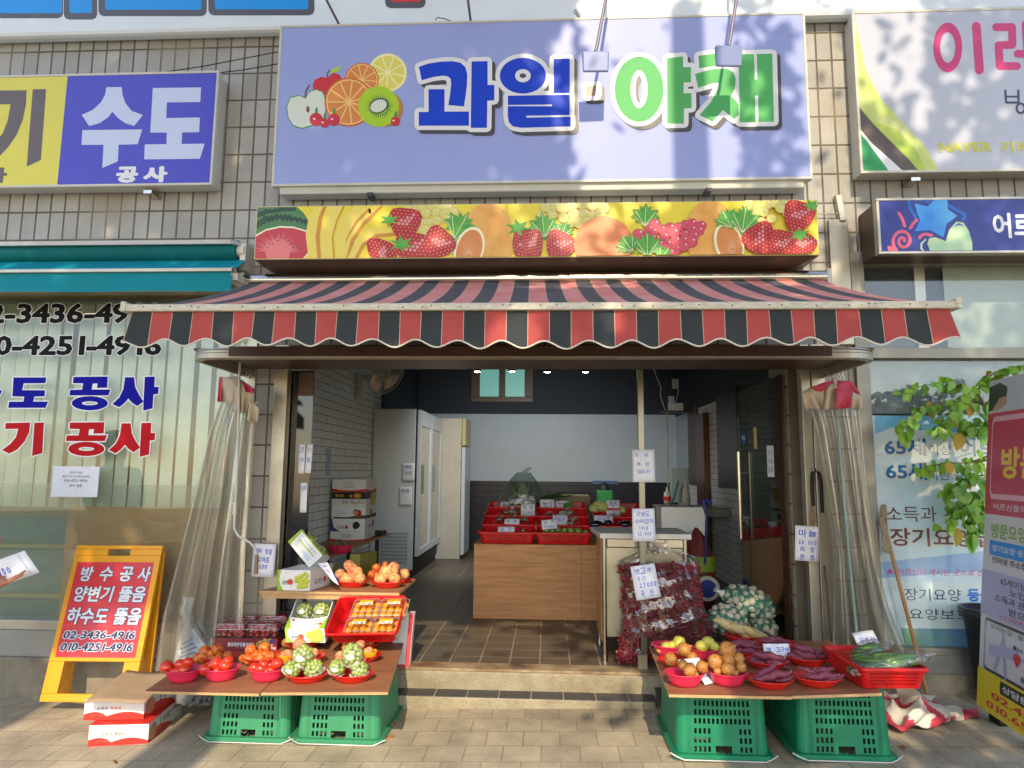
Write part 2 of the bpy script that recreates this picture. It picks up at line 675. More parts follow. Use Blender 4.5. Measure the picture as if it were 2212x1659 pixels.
def clear(name, tint=(1, 1, 1), gloss=.1, rough=.05, milk=0, milkc=(.8, .8, .8), bump=0, bs=20, fres=True, stretch=(1, 1, 1)):
 """clear film or pane: transparent, with a reflecting skin and some milkiness"""
 m = bpy.data.materials.new(name)
 MATS[name] = m
 m.use_nodes = True
 n, L = m.node_tree.nodes, m.node_tree.links
 n.remove(n['Principled BSDF'])
 out = n['Material Output']
 tr = n.new('ShaderNodeBsdfTransparent')
 tr.inputs[0].default_value = (*tint, 1)
 gl = n.new('ShaderNodeBsdfGlossy')
 gl.inputs['Roughness'].default_value = rough
 cur = tr.outputs[0]
 if milk:
  df = n.new('ShaderNodeBsdfDiffuse')
  df.inputs[0].default_value = (*milkc, 1)
  tl = n.new('ShaderNodeBsdfTranslucent')
  tl.inputs[0].default_value = (*milkc, 1)
  ad = n.new('ShaderNodeMixShader')
  ad.inputs[0].default_value = .4
  L.new(df.outputs[0], ad.inputs[1])
  L.new(tl.outputs[0], ad.inputs[2])
  mm = n.new('ShaderNodeMixShader')
  mm.inputs[0].default_value = milk
  L.new(cur, mm.inputs[1])
  L.new(ad.outputs[0], mm.inputs[2])
  cur = mm.outputs[0]
 mx = n.new('ShaderNodeMixShader')
 L.new(cur, mx.inputs[1])
 L.new(gl.outputs[0], mx.inputs[2])
 lw = n.new('ShaderNodeLayerWeight')
 lw.inputs['Blend'].default_value = .25
 mr = n.new('ShaderNodeMapRange')
 mr.inputs[3].default_value = gloss
 mr.inputs[4].default_value = min(1, gloss * 2 + .12)
 L.new(lw.outputs['Fresnel'], mr.inputs[0])
 L.new(mr.outputs[0], mx.inputs[0])
 if bump:
  tc = n.new('ShaderNodeTexCoord')
  mp = n.new('ShaderNodeMapping')
  mp.inputs['Scale'].default_value = stretch
  L.new(tc.outputs['Object'], mp.inputs[0])
  t2 = n.new('ShaderNodeTexNoise')
  t2.inputs['Scale'].default_value = bs
  t2.inputs['Detail'].default_value = 3
  L.new(mp.outputs[0], t2.inputs['Vector'])
  bp = n.new('ShaderNodeBump')
  bp.inputs['Strength'].default_value = bump
  bp.inputs['Distance'].default_value = .02
  L.new(t2.outputs[0], bp.inputs['Height'])
  L.new(bp.outputs[0], gl.inputs['Normal'])
  L.new(bp.outputs[0], lw.inputs['Normal'])
 L.new(mx.outputs[0], out.inputs[0])
 return m
WHITE = M('white_print', C(225, 226, 230), .35)
PAPER = M('paper', C(222, 224, 232), .7, var=.04, vs=30)
BLACK = M('black_print', C(18, 18, 22), .6, spec=.15)
DGREY = M('dark_grey_print', C(66, 66, 72), .4)
INK = M('blue_ink', C(28, 62, 190), .5)
ALU = M('aluminium', C(178, 172, 158), .38, .75, var=.12, vs=6, bump=.03)
STEEL = M('stainless', C(190, 186, 176), .2, 1, var=.06, vs=5, stretch=(1, 1, .1))
CREAM = M('cream_metal', C(198, 196, 184), .45, var=.06, vs=4)
GLASS = clear('glass', (.93, .97, .95), .05, .0)
FILM = clear('clear_film', (.97, .97, .97), .14, .09, milk=.06, bump=.9, bs=28)
# ================================================================== setting
TILE = brick('wall_tile', C(170, 168, 163), C(153, 151, 146), C(98, 88, 74), .1075, .213, .0072, .34, axes='xz', bump=.5, noise=.1, nb=.9, nscale=120, shift=(.02, .1), dirt=C(150, 142, 124))
TILEY = brick('reveal_tile', C(168, 160, 142), C(156, 148, 132), C(112, 98, 80), .1, .205, .008, .4, axes='yz', bump=.5, noise=.1, nb=.8)
PAVE = brick('paver', C(188, 174, 148), C(170, 158, 136), C(150, 134, 108), .2, .2, .0042, .8, off=.5, axes='xy', bump=.4, noise=.3, nb=1.6, nscale=150, shift=(.03, .03), dirt=C(122, 112, 96))
FLOORT = brick('floor_tile', C(100, 89, 76), C(92, 82, 70), C(156, 144, 122), .2, .2, .0042, .45, axes='xy', bump=.3, noise=.12, shift=(.05, .02), dirt=C(100, 91, 80))
SUBWAY = brick('white_wall_tile', C(226, 230, 230), C(218, 223, 223), C(96, 100, 100), .3, .075, .003, .3, off=.5, axes='yz', bump=.4, noise=.05)
DARKT = brick('dark_wall_tile', C(18, 24, 38), C(34, 28, 32), C(40, 46, 58), .3, .1, .004, .35, off=.5, axes='xz', bump=.4, noise=.3)
CONC = M('concrete', C(150, 140, 120), .85, var=.22, vs=7, bump=.5, bs=90, col2=C(118, 108, 90))
SILLC = M('sill_concrete', C(166, 156, 132), .85, bump=.9, bs=70, vs=6, col2=C(138, 126, 102))
RUST = M('rusty_sill', C(168, 150, 118), .8, 0, bump=.6, bs=50, vs=7, col2=C(118, 84, 56), stretch=(1, 1, 1))
NAVY = M('navy_wall', C(40, 48, 58), .7, var=.15, vs=3)
PLASTER = M('white_panel', C(176, 188, 196), .5, var=.05, vs=2)
BROWN = M('brown_frame', C(86, 66, 54), .4, .3, var=.12, vs=8)
DARKWOOD = M('dark_wood', C(70, 42, 28), .35, bump=.15, bs=40, vs=9, col2=C(46, 28, 20), stretch=(6, 6, .5))
PLY = M('plywood', C(178, 134, 94), .6, bump=.12, bs=60, vs=6, col2=C(146, 102, 66), stretch=(.6, 5, 6))
PLYTOP = M('plywood_sheet', C(168, 116, 82), .55, bump=.08, bs=60, vs=3, col2=C(140, 92, 62), stretch=(1, 5, 1))
PLYEDGE = M('plywood_edge', C(206, 172, 122), .7, vs=30, col2=C(170, 128, 84), stretch=(1, 1, 14))
CARDB = M('cardboard', C(164, 138, 108), .8, var=.08, vs=9)
mb = MB()
GX, GY = 30, 26
mb.add([(-GX, -GY, gz(-GX)), (GX, -GY, gz(GX)), (GX, .02, gz(GX)), (-GX, .02, gz(-GX))], [(0, 1, 2, 3)])
struct(mb.build('pavement', PAVE))
mb = MB()
ASPH = M('asphalt', C(64, 64, 66), .9, var=.2, vs=40, bump=.4, bs=200)
mb.add([(-GX, -GY, gz(-GX) + .004), (GX, -GY, gz(GX) + .004), (GX, -9.2, gz(GX) + .004), (-GX, -9.2, gz(-GX) + .004)], [(0, 1, 2, 3)])
struct(mb.build('road', ASPH))
# ---- the building
ZT = 7.0
bld = thing('shop_building', 'two storey shop building faced with grey stone tiles around an open produce shop', 'building', (0, .1, 0))
XD0, XD1 = -1.915, 1.765
mb = MB()
mb.box((-9, 0, 2.78), (-2.05, .2, ZT))            # over the left window
mb.box((-2.05, 0, -.2), (XD0, .2, ZT))            # left pier
mb.box((XD0, 0, 2.31), (XD1, .2, ZT))             # over the shop opening
mb.box((XD1, 0, -.1), (2.06, .2, ZT))             # right pier
mb.box((2.06, 0, 2.95), (9, .2, ZT))
mb.build('tiled_facade', TILE, bld)
mb = MB()
mb.box((-9, -.05, -.4), (-2.05, .2, .165))
mb.build('plinth', CONC, bld, bev=.01)
mb = MB(); mb.box((1.765, -.03, -.4), (9, .2, .19))
mb.build('plinth', CONC, bld, bev=.01)
mb = MB()
for a, b in (((1.69, .2, .18), (1.75, .62, 2.9)),):
 mb.box(a, b)
mb.build('tiled_reveal', TILEY, bld)
mb = MB()
mb.box((-1.915, -.015, -.05), (-1.82, .06, 2.31)); mb.build('door_post', ALU, bld, bev=.004)
mb = MB(); mb.box((1.70, -.015, 0), (1.762, .06, 2.31)); mb.build('door_post', ALU, bld, bev=.004)
mb = MB(); mb.box((1.768, -.02, 0), (1.86, .0, 2.31)); mb.build('pier_strip', ALU, bld, bev=.004)
mb = MB()
mb.box((-1.82, -.01, 2.235), (1.70, .1, 2.31))
mb.box((-1.82, .0, 2.145), (1.70, .05, 2.175))
mb.build('door_header', BROWN, bld, bev=.004)
mb = MB(); mb.box((-1.82, -.03, 2.158), (1.70, -.013, 2.172)); mb.build('header_highlight_strip', CREAM, bld, bev=.003)  # added cream strip, stands in for the line highlights along the shaded header
mb = MB()
mb.box((-1.82, -.012, 2.18), (1.70, .06, 2.232))
mb.cyl((-1.80, -.03, 2.2), (-1.7, -.03, 2.2), .014)
mb.cyl((1.56, -.03, 2.2), (1.68, -.03, 2.2), .014)
mb.build('shutter_rail', ALU, bld, bev=.003)
mb = MB()
mb.box((-1.95, -.13, -.2), (1.75, 0, .168))
mb.build('door_sill', SILLC, bld, bev=.012)
mb = MB()
mb.box((-1.82, -.125, .1685), (1.70, .02, .184))
mb.build('sill_plate', RUST, bld, bev=.003)
mb = MB()
mb.box((-1.95, -.265, -.2), (.66, -.1305, .055))
mb.build('entrance_step', SILLC, bld, bev=.01)
STEPT = brick('step_tile', C(72, 72, 76), C(64, 62, 66), C(150, 140, 122), .2, .3, .004, .5, axes='xy', bump=.3, noise=.15, shift=(.1, 0))
mb = MB()
mb.box((-1.95, -.262, .05), (.66, -.1312, .0585))
mb.build('step_tiling', STEPT, bld)
# interior shell
mb = MB()
YB_ = 6.3
mb.add([(-2.6, .0, .18), (2.6, .0, .18), (2.6, YB_, .18), (-2.6, YB_, .18)], [(0, 1, 2, 3)])
struct(mb.build('floor', FLOORT))
mb = MB()
mb.box((-2.6, .2, 3.3), (2.6, YB_ + .2, 3.4))
struct(mb.build('ceiling', NAVY))
wx0, wx1 = P(1018, 830, YB_).x, P(1152, 830, YB_).x
wz0, wz1 = P(1085, 869, YB_).z, P(1085, 790, YB_).z
pz0, pz1 = P(1200, 1040, YB_).z, P(1200, 895, YB_).z
mb = MB()
mb.box((-2.6, YB_, pz0), (2.6, YB_ + .15, pz1), 0)
mb.box((-2.6, YB_, .1), (2.6, YB_ + .15, pz0), 1)
mb.box((-2.6, YB_, pz1), (wx0, YB_ + .15, 3.3), 2)
mb.box((wx1, YB_, pz1), (2.6, YB_ + .15, 3.3), 2)
mb.box((wx0, YB_, pz1), (wx1, YB_ + .15, wz0), 2)
mb.box((wx0, YB_, wz1), (wx1, YB_ + .15, 3.3), 2)
struct(mb.build('back_wall', [PLASTER, DARKT, NAVY]))
mb = MB()
mb.box((-2.22, .2, .1), (-2.12, YB_, 3.3))
mb.box((-2.119, 3.9, 2.15), (-2.10, YB_, 3.3), 1)
struct(mb.build('left_wall', [SUBWAY, NAVY]))
mb = MB()
mb.box((2.05, .2, .1), (2.15, YB_, 3.3))
mb.box((2.035, 1.4, 2.3), (2.05, YB_, 3.3), 1)
mb.box((2.04, 4.6, pz0), (2.05, YB_, 2.3), 2)
struct(mb.build('right_wall', [SUBWAY, NAVY, PLASTER]))
# back window of the shop
WF = M('brown_window_frame', C(92, 74, 50), .45, var=.1)
bw = thing('small_back_window', 'small two pane window with a wooden frame high on the back wall', 'window', ((wx0 + wx1) / 2, YB_, wz0))
x0, x1, z0, z1 = wx0, wx1, wz0, wz1
xm = (x0 + x1) / 2
mb = MB()
mb.box((x0, YB_ - .04, z0), (x1, YB_ + .1, z0 + .09)); mb.box((x0, YB_ - .04, z1 - .06), (x1, YB_ + .1, z1))
mb.box((x0, YB_ - .04, z0 + .09), (x0 + .14, YB_ + .1, z1 - .06)); mb.box((x1 - .14, YB_ - .04, z0 + .09), (x1, YB_ + .1, z1 - .06))
mb.box((xm - .05, YB_ - .04, z0 + .09), (xm + .05, YB_ + .1, z1 - .06))
mb.build('frame', WF, bw, bev=.006)
FROST = M('lit_frosted_glass', C(110, 150, 142), .3, emit=(C(110, 176, 166), .3))
for a, b in ((x0 + .14, xm - .05), (xm + .05, x1 - .14)):
 mb = MB(); mb.box((a, YB_ + .03, z0 + .09), (b, YB_ + .035, z1 - .06)); mb.build('pane', FROST, bw)
# ---- left neighbour: shop window with vertical blinds
lw_ = thing('left_shop_window', 'wide shop window with vertical blinds, bubble film and big phone number stickers', 'window', (-3.4, .05, .17))
mb = MB()
mb.box((-9, -.01, .336), (-2.05, .1, .40)); mb.box((-9, -.01, 2.70), (-2.05, .1, 2.78))
mb.box((-2.11, -.012, .40), (-2.05, .1, 2.70)); mb.box((-6.0, -.01, .40), (-5.94, .1, 2.70))
mb.build('frame', ALU, lw_, bev=.004)
mb = MB(); mb.box((-9, -.02, .165), (-2.05, .1, .336)); mb.build('sill_panel', M('grey_sill', C(150, 146, 136), .6, var=.1, vs=3), lw_, bev=.004)
mb = MB(); mb.box((-9, .045, .40), (-2.11, .05, 2.70)); mb.build('pane', GLASS, lw_)
BUB = clear('bubble_film', (.97, .98, .95), .07, .25, milk=.07, milkc=(.66, .68, .58), bump=1, bs=95)
mb = MB(); mb.box((-9, .056, .40), (-2.13, .0585, P(200, 1046, .056).z)); mb.build('bubble_film', BUB, lw_)
BLIND = M('blind_fabric', C(228, 228, 212), .8, vs=4, col2=C(208, 210, 192))
bl = thing('vertical_blind', 'pale green vertical slat blind behind the left shop window', 'blind', (-3.4, .2, 2.68))
mb = MB()
zb = P(100, 1095, .2).z
rnd = random.Random(3)
x = -7.0
while x < -2.15:
 wd = .088 if rnd.random() > .12 else .06
 a = rnd.uniform(.1, .7) if x < -3.35 and rnd.random() > .4 else rnd.uniform(.05, .35)
 mb.obox((x, .2, (zb + 2.66) / 2), (wd / 2 * math.cos(a), wd / 2 * math.sin(a), 0), (-.001 * math.sin(a), .001 * math.cos(a), 0), (0, 0, (2.66 - zb) / 2))
 x += .112 + (rnd.random() < .25) * .022
mb.build('slats', BLIND, bl)
mb = MB(); mb.box((-7.1, .17, 2.66), (-2.12, .23, 2.7)); mb.build('head_rail', ALU, bl)
# what is inside: a room, a board, a yellow shelf
mb = MB()
mb.box((-9, 2.2, 0), (-2.25, 2.3, 2.95)); mb.box((-9, .2, 2.85), (-2.25, 2.2, 2.95)); mb.box((-9, .2, -.1), (-2.25, 2.2, .3)); mb.box((-2.3, .2, .3), (-2.25, 2.2, 2.85))
struct(mb.build('room_behind_blinds', M('beige_room', C(176, 150, 108), .8, var=.1, vs=2)))
mb = MB()
a, b = P(146, 1097, .1), P(470, 1366, .1)
mb.box((a.x, .1, b.z), (-2.14, .115, a.z + .01))
tag(mb.build('wooden_board', M('tan_board', C(200, 140, 66), .7, var=.08, vs=6), None), 'tan wooden board standing behind the lower window pane', 'board')
sh = thing('yellow_shelf', 'small yellow framed shelf seen dimly through the bubble film', 'shelf', (-3.3, .35, .35))
mb = MB()
YEL = M('yellow_frame', C(196, 174, 96), .6)
a, b = P(0, 1178, .35), P(140, 1360, .35)
xr = b.x
for zz in (a.z, P(0, 1285, .35).z):
 mb.box((-4.6, .33, zz - .014), (xr, .45, zz + .014))
mb.box((xr - .03, .33, b.z - .1), (xr, .45, P(150, 1100, .35).z))
mb.build('frame', YEL, sh)
mb = MB(); mb.box((-4.6, .42, b.z - .1), (xr - .03, .44, P(150, 1120, .35).z)); mb.build('back_panel', M('grey_green_panel', C(126, 140, 128), .7, var=.15, vs=5), sh)
# ---- right neighbour: steel framed window with posters
rw = thing('right_shop_window', 'steel framed shop window of the care centre with blue posters inside', 'window', (3.2, .05, .2))
mb = MB()
mb.box((2.062, -.03, .19), (2.15, .1, 2.95))
mb.box((2.15, -.02, 2.212), (9, .1, 2.284)); mb.box((2.15, -.02, 2.86), (9, .1, 2.95)); mb.box((2.15, -.015, .30), (9, .1, .345))
mb.box((4.6, -.01, .345), (4.66, .1, 2.212)); mb.box((4.6, -.01, 2.284), (4.66, .1, 2.86))
mb.build('frame', M('dull_steel', C(136, 134, 124), .42, .5, var=.1, vs=5), rw, bev=.004)
mb = MB(); mb.box((2.15, -.018, .19), (9, .1, .30)); mb.build('sill_panel', M('grey_panel', C(120, 120, 114), .5, var=.1), rw, bev=.004)
mb = MB(); mb.box((2.15, .04, .345), (9, .046, 2.212)); mb.build('lower_pane', clear('window_glass', (.97, .99, .99), .05, .02), rw)
mb = MB(); mb.box((2.15, .04, 2.284), (9, .046, 2.86)); mb.build('upper_pane', MATS['window_glass'], rw)
FRF = M('frosted_sheet', C(150, 158, 144), .35, var=.06, vs=2)
mb = MB(); mb.box((2.72, .06, 2.284), (9, .066, 2.86)); mb.box((2.16, .09, 2.284), (2.72, .1, 2.86), 1); mb.box((2.53, .066, 2.284), (2.6, .085, 2.86), 2)
mb.build('frosted_film', [FRF, NAVY, ALU], rw)
mb = MB(); mb.box((2.15, .055, P(1950, 895, .05).z + .004), (9, .06, 2.212)); mb.build('grey_film', M('textured_film', C(112, 122, 124), .22, var=.12, vs=5, bump=.5, bs=60), rw)
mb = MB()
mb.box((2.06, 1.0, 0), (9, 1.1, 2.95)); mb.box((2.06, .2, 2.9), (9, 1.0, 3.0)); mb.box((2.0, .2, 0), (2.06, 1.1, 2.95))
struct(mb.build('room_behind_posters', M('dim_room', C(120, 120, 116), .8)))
mb = MB()
mb.box((1.93, -.035, P(1830, 440, 0).z - 1.0), (2.058, 0, 3.18))
mb.build('steel_cover', ALU, bld, bev=.004)
# ================================================================== signs
def wallart(y, zm, clip=None, **k):
 def cv(p):
  q = P(*zm(*p), y)
  return (q.x, q.z)
 return Art(lambda p: (p[0], y, p[1]), (0, -1, 0), cv, clip, **k)
DISP = lambda x, y: (x, y)
R1 = Zm(0, 0, 2.0109)
R2 = Zm(1000, 0, 1.8433)
R3 = Zm(2100, 0, 1.8433)
R4 = Zm(3100, 0, 2.0740)
R5 = Zm(0, 750, 2.0109)
R6 = Zm(950, 750, 1.8433)
R7 = Zm(2100, 750, 2.0109)
R8 = Zm(3000, 750, 2.1434)
L1 = Zm(0, 1450, 2.2125)
# ---- the long white sign band of the upper floor
tb = thing('upper_sign_band', 'long white sign box over all the shops with blue and red rounded letters', 'sign', (0, 0, 4.7))
zb0 = P(600, 64, -.1).z
mb = MB(); mb.box((-9, -.1, zb0), (9, 0, 6.6)); mb.build('sign_box', M('white_sign_metal', C(222, 230, 236), .45, var=.04, vs=2), tb, bev=.03)
A = wallart(-.1, R1)
BL1, RD1, DG = M('sky_blue_vinyl', C(0, 150, 235), .4), M('red_vinyl', C(205, 50, 50), .4), M('dark_vinyl', C(84, 84, 96), .4)
def blk(A, x0, x1, yb, in0, in1, ib, m, r=40, up=-420):
 A.poly([(x0, up), (x1, up), (x1, yb - r), (x1 - r * .3, yb - r * .3), (x1 - r, yb), (x0 + r, yb), (x0 + r * .3, yb - r * .3), (x0, yb - r)], DG)
 A.poly([(in0, up), (in1, up), (in1, ib - 10), (in1 - 10, ib), (in0 + 10, ib), (in0, ib - 10)], m)
blk(A, -300, 500, 145, -300, 492, 105, BL1)
blk(A, 505, 770, 155, 550, 728, 103, BL1)
blk(A, 780, 1638, 128, 832, 1594, 78, BL1)
blk(A, 1650, 2490, 122, 1702, 2440, 75, BL1)
blk(A, 3050, 3370, 65, 3098, 3322, 18, RD1)
A.build('lettering', tb)
def lightbox(name, label, x0, x1, z0, z1, y, face, frame, side=None, cat='sign', depth=None):
 t = thing(name, label, cat, ((x0 + x1) / 2, 0, z0))
 f = .018
 mb = MB()
 mb.box((x0 + .01, y + .012, z0 + .012), (x1 - .01, 0, z1 - .012))
 mb.build('housing', side or frame, t, bev=.01)
 mb = MB()
 mb.box((x0, y - .004, z0), (x1, y + .05, z0 + f)); mb.box((x0, y - .004, z1 - f), (x1, y + .05, z1))
 mb.box((x0, y - .004, z0 + f), (x0 + f, y + .05, z1 - f)); mb.box((x1 - f, y - .004, z0 + f), (x1, y + .05, z1 - f))
 mb.build('frame', frame, t, bev=.003)
 if face:
  mb = MB(); mb.box((x0 + f, y, z0 + f), (x1 - f, y + .011, z1 - f)); mb.build('face', face, t)
 return t
# ---- main sign
y = -.15
MX0, MX1, MZ0, MZ1 = -1.953, 1.79, 3.42, 4.645
LAV = M('lavender_face', C(152, 164, 218), .45, var=.03, vs=1.5, spec=.35)
ms = lightbox('fruit_shop_sign', 'big lavender sign with painted fruit and large blue and green letters', MX0, MX1, MZ0, MZ1, y, LAV, CREAM)
mb = MB()
mb.box((MX0 + .05, y + .02, MZ0 - .05), (MX1 - .05, -.02, MZ0 + .012))
mb.build('bottom_tray', CREAM, ms, bev=.008)
mb = MB()
for u in (800, 1530):
 q = P(u, 408, -.12)
 mb.obox((q.x, -.09, MZ0 - .06), (.02, 0, 0), (0, .05, 0), (0, 0, .012))
mb.build('bracket', DGREY, ms)
A = wallart(y, R2)
O1, O2, O3 = M('orange_ink', C(216, 134, 68), .4), M('orange_rind_ink', C(206, 104, 54), .4), M('pale_orange_ink', C(238, 196, 120), .4)
LEM, LEMP = M('lemon_ink', C(226, 214, 100), .4), M('pale_lemon_ink', C(240, 236, 170), .4)
RAP, GRN, LGR = M('apple_red_ink', C(200, 48, 54), .4), M('green_ink', C(52, 150, 70), .4), M('lime_ink', C(168, 206, 42), .4)
PAL, BRN, KIW, CHR = M('pale_apple_ink', C(214, 220, 208), .4), M('brown_ink', C(120, 74, 66), .4), M('kiwi_skin_ink', C(176, 132, 66), .4), M('cherry_ink', C(196, 50, 62), .4)
DKG = M('dark_green_ink', C(34, 84, 60), .4)
def citrus(A, cx, cy, r, rind, pith, flesh, n=10, ph=.2):
 A.poly(ring(cx, cy, r, r), rind)
 A.poly(ring(cx, cy, r * .93, r * .93), pith)
 segs = []
 for i in range(n):
  a0, a1 = ph + 2 * math.pi * (i + .06) / n, ph + 2 * math.pi * (i + .94) / n
  segs.append([(cx + r * .1 * math.cos((a0 + a1) / 2), cy + r * .1 * math.sin((a0 + a1) / 2))] + [(cx + r * .87 * math.cos(lerp(a0, a1, k / 4)), cy + r * .87 * math.sin(lerp(a0, a1, k / 4))) for k in range(5)])
 A.poly(segs, flesh)
citrus(A, 970, 528, 140, LEMP, LEMP, LEM, 9)
A.poly([(427, 620), (440, 580), (490, 558), (530, 566), (580, 528), (620, 540), (645, 580), (620, 680), (480, 690), (430, 660)], RAP)
A.poly([(548, 535), (570, 500), (640, 478), (610, 520)], LGR)
A.poly(stroke([(532, 560), (535, 530), (550, 510)], 5), BRN)
citrus(A, 783, 580, 124, O2, O3, O1, 10, .1)
A.poly([(236, 770), (262, 705), (330, 690), (372, 708), (400, 665), (450, 646), (500, 665), (530, 740), (520, 850), (430, 912), (350, 936), (280, 915), (245, 850)], GRN)
A.poly([(242, 772), (266, 712), (330, 697), (374, 716), (402, 672), (450, 653), (496, 670), (522, 740), (514, 846), (428, 905), (350, 929), (284, 908), (250, 848)], PAL)
A.poly(stroke([(374, 708), (378, 660), (402, 622)], 6), BRN)
A.poly(ring(392, 795, 12, 24), BRN)
citrus(A, 690, 742, 178, O2, O3, O1, 11, .3)
A.poly(ring(955, 790, 128, 130), KIW)
A.poly(ring(905, 775, 148, 148), LGR)
sp = []
for i in range(34):
 a = 2 * math.pi * i / 34
 r1 = random.Random(i).uniform(92, 115)
 sp.append([(912 + 60 * math.cos(a - .07), 775 + 55 * math.sin(a - .07)), (912 + r1 * math.cos(a), 775 + r1 * .9 * math.sin(a)), (912 + 60 * math.cos(a + .07), 775 + 55 * math.sin(a + .07))])
A.poly(sp, DKG)
A.poly(ring(908, 770, 72, 54, rot=-.4), DKG)
A.poly(ring(905, 770, 62, 44, rot=-.4), PAL)
for cx, cy, r in ((452, 868, 48), (582, 870, 44), (514, 894, 34), (1028, 882, 34)):
 A.poly(ring(cx, cy, r, r), CHR)
 A.poly([(cx - 10, cy - r), (cx - 4, cy - r - 34), (cx + 10, cy - r - 42), (cx + 12, cy - r)], GRN)
 A.poly(ring(cx - 14, cy - 4, 9, 6), WHITE)
BLU, GN2, TAU = M('royal_blue_ink', C(8, 62, 200), .5, spec=.3), M('leaf_green_ink', C(84, 176, 100), .5, spec=.3), M('taupe_ink', C(150, 132, 120), .4)
s3 = lambda pts: [(x + 2027.6, yy) for x, yy in pts]
g_gwa = [[(1197, 487), (1270, 463), (1360, 450), (1440, 447), (1500, 458), (1535, 490), (1549, 540), (1547, 620), (1537, 700), (1525, 775), (1411, 765), (1425, 680), (1432, 610), (1428, 575), (1405, 556), (1370, 552), (1300, 562), (1218, 585)],
   [(1268, 650), (1384, 650), (1384, 812), (1561, 812), (1561, 915), (1197, 915), (1197, 815), (1268, 815)],
   [(1580, 449), (1696, 446), (1696, 620), (1745, 618), (1745, 731), (1694, 733), (1691, 930), (1574, 930)]]
g_il = ring(1952, 552, 168, 130, 57, 48) + [[(2175, 430), (2292, 428), (2292, 678), (2175, 680)],
  [(1843, 697), (2292, 690), (2292, 838), (1978, 842), (1978, 856), (2298, 850), (2298, 920), (1940, 930), (1880, 920), (1850, 890), (1842, 840), (1842, 773), (2163, 773), (2163, 761), (1843, 765)]]
g_dot = [s3([(383, 625), (460, 623), (460, 698), (383, 700)])]
g_ya = [s3(q) for q in ring(767, 650, 178, 238, 62, 137)] + [s3([(968, 425), (1085, 412), (1087, 490), (1143, 488), (1143, 600), (1090, 602), (1090, 680), (1146, 678), (1148, 787), (1092, 790), (1092, 900), (970, 900)])]
g_chae = [s3([(1197, 408), (1410, 378), (1422, 468), (1203, 498)]),
    s3([(1172, 540), (1290, 505), (1400, 500), (1450, 525), (1468, 575), (1462, 640), (1435, 700), (1490, 760), (1490, 835), (1455, 868), (1375, 800), (1300, 885), (1205, 838), (1290, 740), (1340, 640), (1345, 605), (1310, 605), (1195, 640)]),
    s3([(1487, 398), (1600, 395), (1606, 580), (1624, 580), (1620, 394), (1733, 392), (1745, 886), (1632, 888), (1630, 697), (1608, 697), (1612, 890), (1497, 890)])]
sh_ = lambda G, dx, dy: [[(x + dx, yy + dy) for x, yy in q] for q in G]
allg = g_gwa + g_il + g_ya + g_chae + g_dot
A.poly(sh_(allg, 27, 27), DGREY, .030)
A.poly(allg, WHITE, .032)
A.poly(g_gwa + g_il, BLU, same=True)
A.poly(g_ya + g_chae, GN2, same=True)
A.poly(g_dot, TAU)
A.build('lettering', ms)
# ---- yellow and blue plumbing sign
SX1, SZ0, SZ1 = -2.385, 3.437, 4.306
ps = lightbox('plumbing_sign', 'yellow and blue sign box of the plumbing shop with white letters', -5.6, SX1, SZ0, SZ1, y, None, CREAM)
zz = P(135, 280, y)
YELF, BLF = M('yellow_face', C(218, 208, 70), .35, var=.03, vs=3), M('violet_blue_face', C(66, 64, 190), .35, var=.03, vs=3)
mb = MB(); mb.box((-5.58, y, SZ0 + .018), (zz.x, y + .01, SZ1 - .018)); mb.build('yellow_face', YELF, ps)
mb = MB(); mb.box((zz.x, y, SZ0 + .018), (SX1 - .018, y + .01, SZ1 - .018)); mb.build('blue_face', BLF, ps)
A = wallart(y, R1)
g_su = [[(842, 690), (965, 690), (970, 750), (995, 820), (1045, 880), (1132, 910), (1062, 998), (990, 975), (930, 930), (890, 885), (855, 930), (790, 975), (706, 998), (648, 910), (735, 870), (800, 810), (832, 750)],
  [(653, 1030), (1126, 1025), (1090, 1142), (940, 1146), (933, 1278), (810, 1330), (820, 1147), (645, 1147)]]
g_do = [[(1210, 697), (1592, 692), (1586, 808), (1322, 811), (1316, 935), (1583, 930), (1577, 1047), (1442, 1049), (1438, 1140), (1620, 1137), (1583, 1257), (1142, 1262), (1147, 1143), (1318, 1141), (1322, 1050), (1190, 1050)]]
A.poly(g_su + g_do, M('pale_blue_print', C(196, 206, 236), .35))
A.text('공', 925, 1320, 1088, 1446, WHITE, .06)
A.text('사', 1140, 1318, 1322, 1442, WHITE, .06)
GRB = M('grey_brown_print', C(96, 84, 84), .4)
A.poly([[(-320, 720), (212, 715), (205, 830), (180, 950), (130, 1070), (60, 1170), (0, 1235), (-120, 1320), (-200, 1240), (-60, 1150), (20, 1060), (60, 960), (85, 826), (-320, 830)], [(260, 707), (366, 706), (324, 1267), (212, 1320)]], GRB)
A.text('사', -120, 1328, 50, 1448, GRB, .06)
A.build('lettering', ps)
mb = MB()
q = P(322, 418, -.1)
mb.obox((q.x, -.06, SZ0 - .03), (.03, 0, 0), (0, .06, 0), (0, 0, .012))
mb.build('bracket', STEEL, ps)
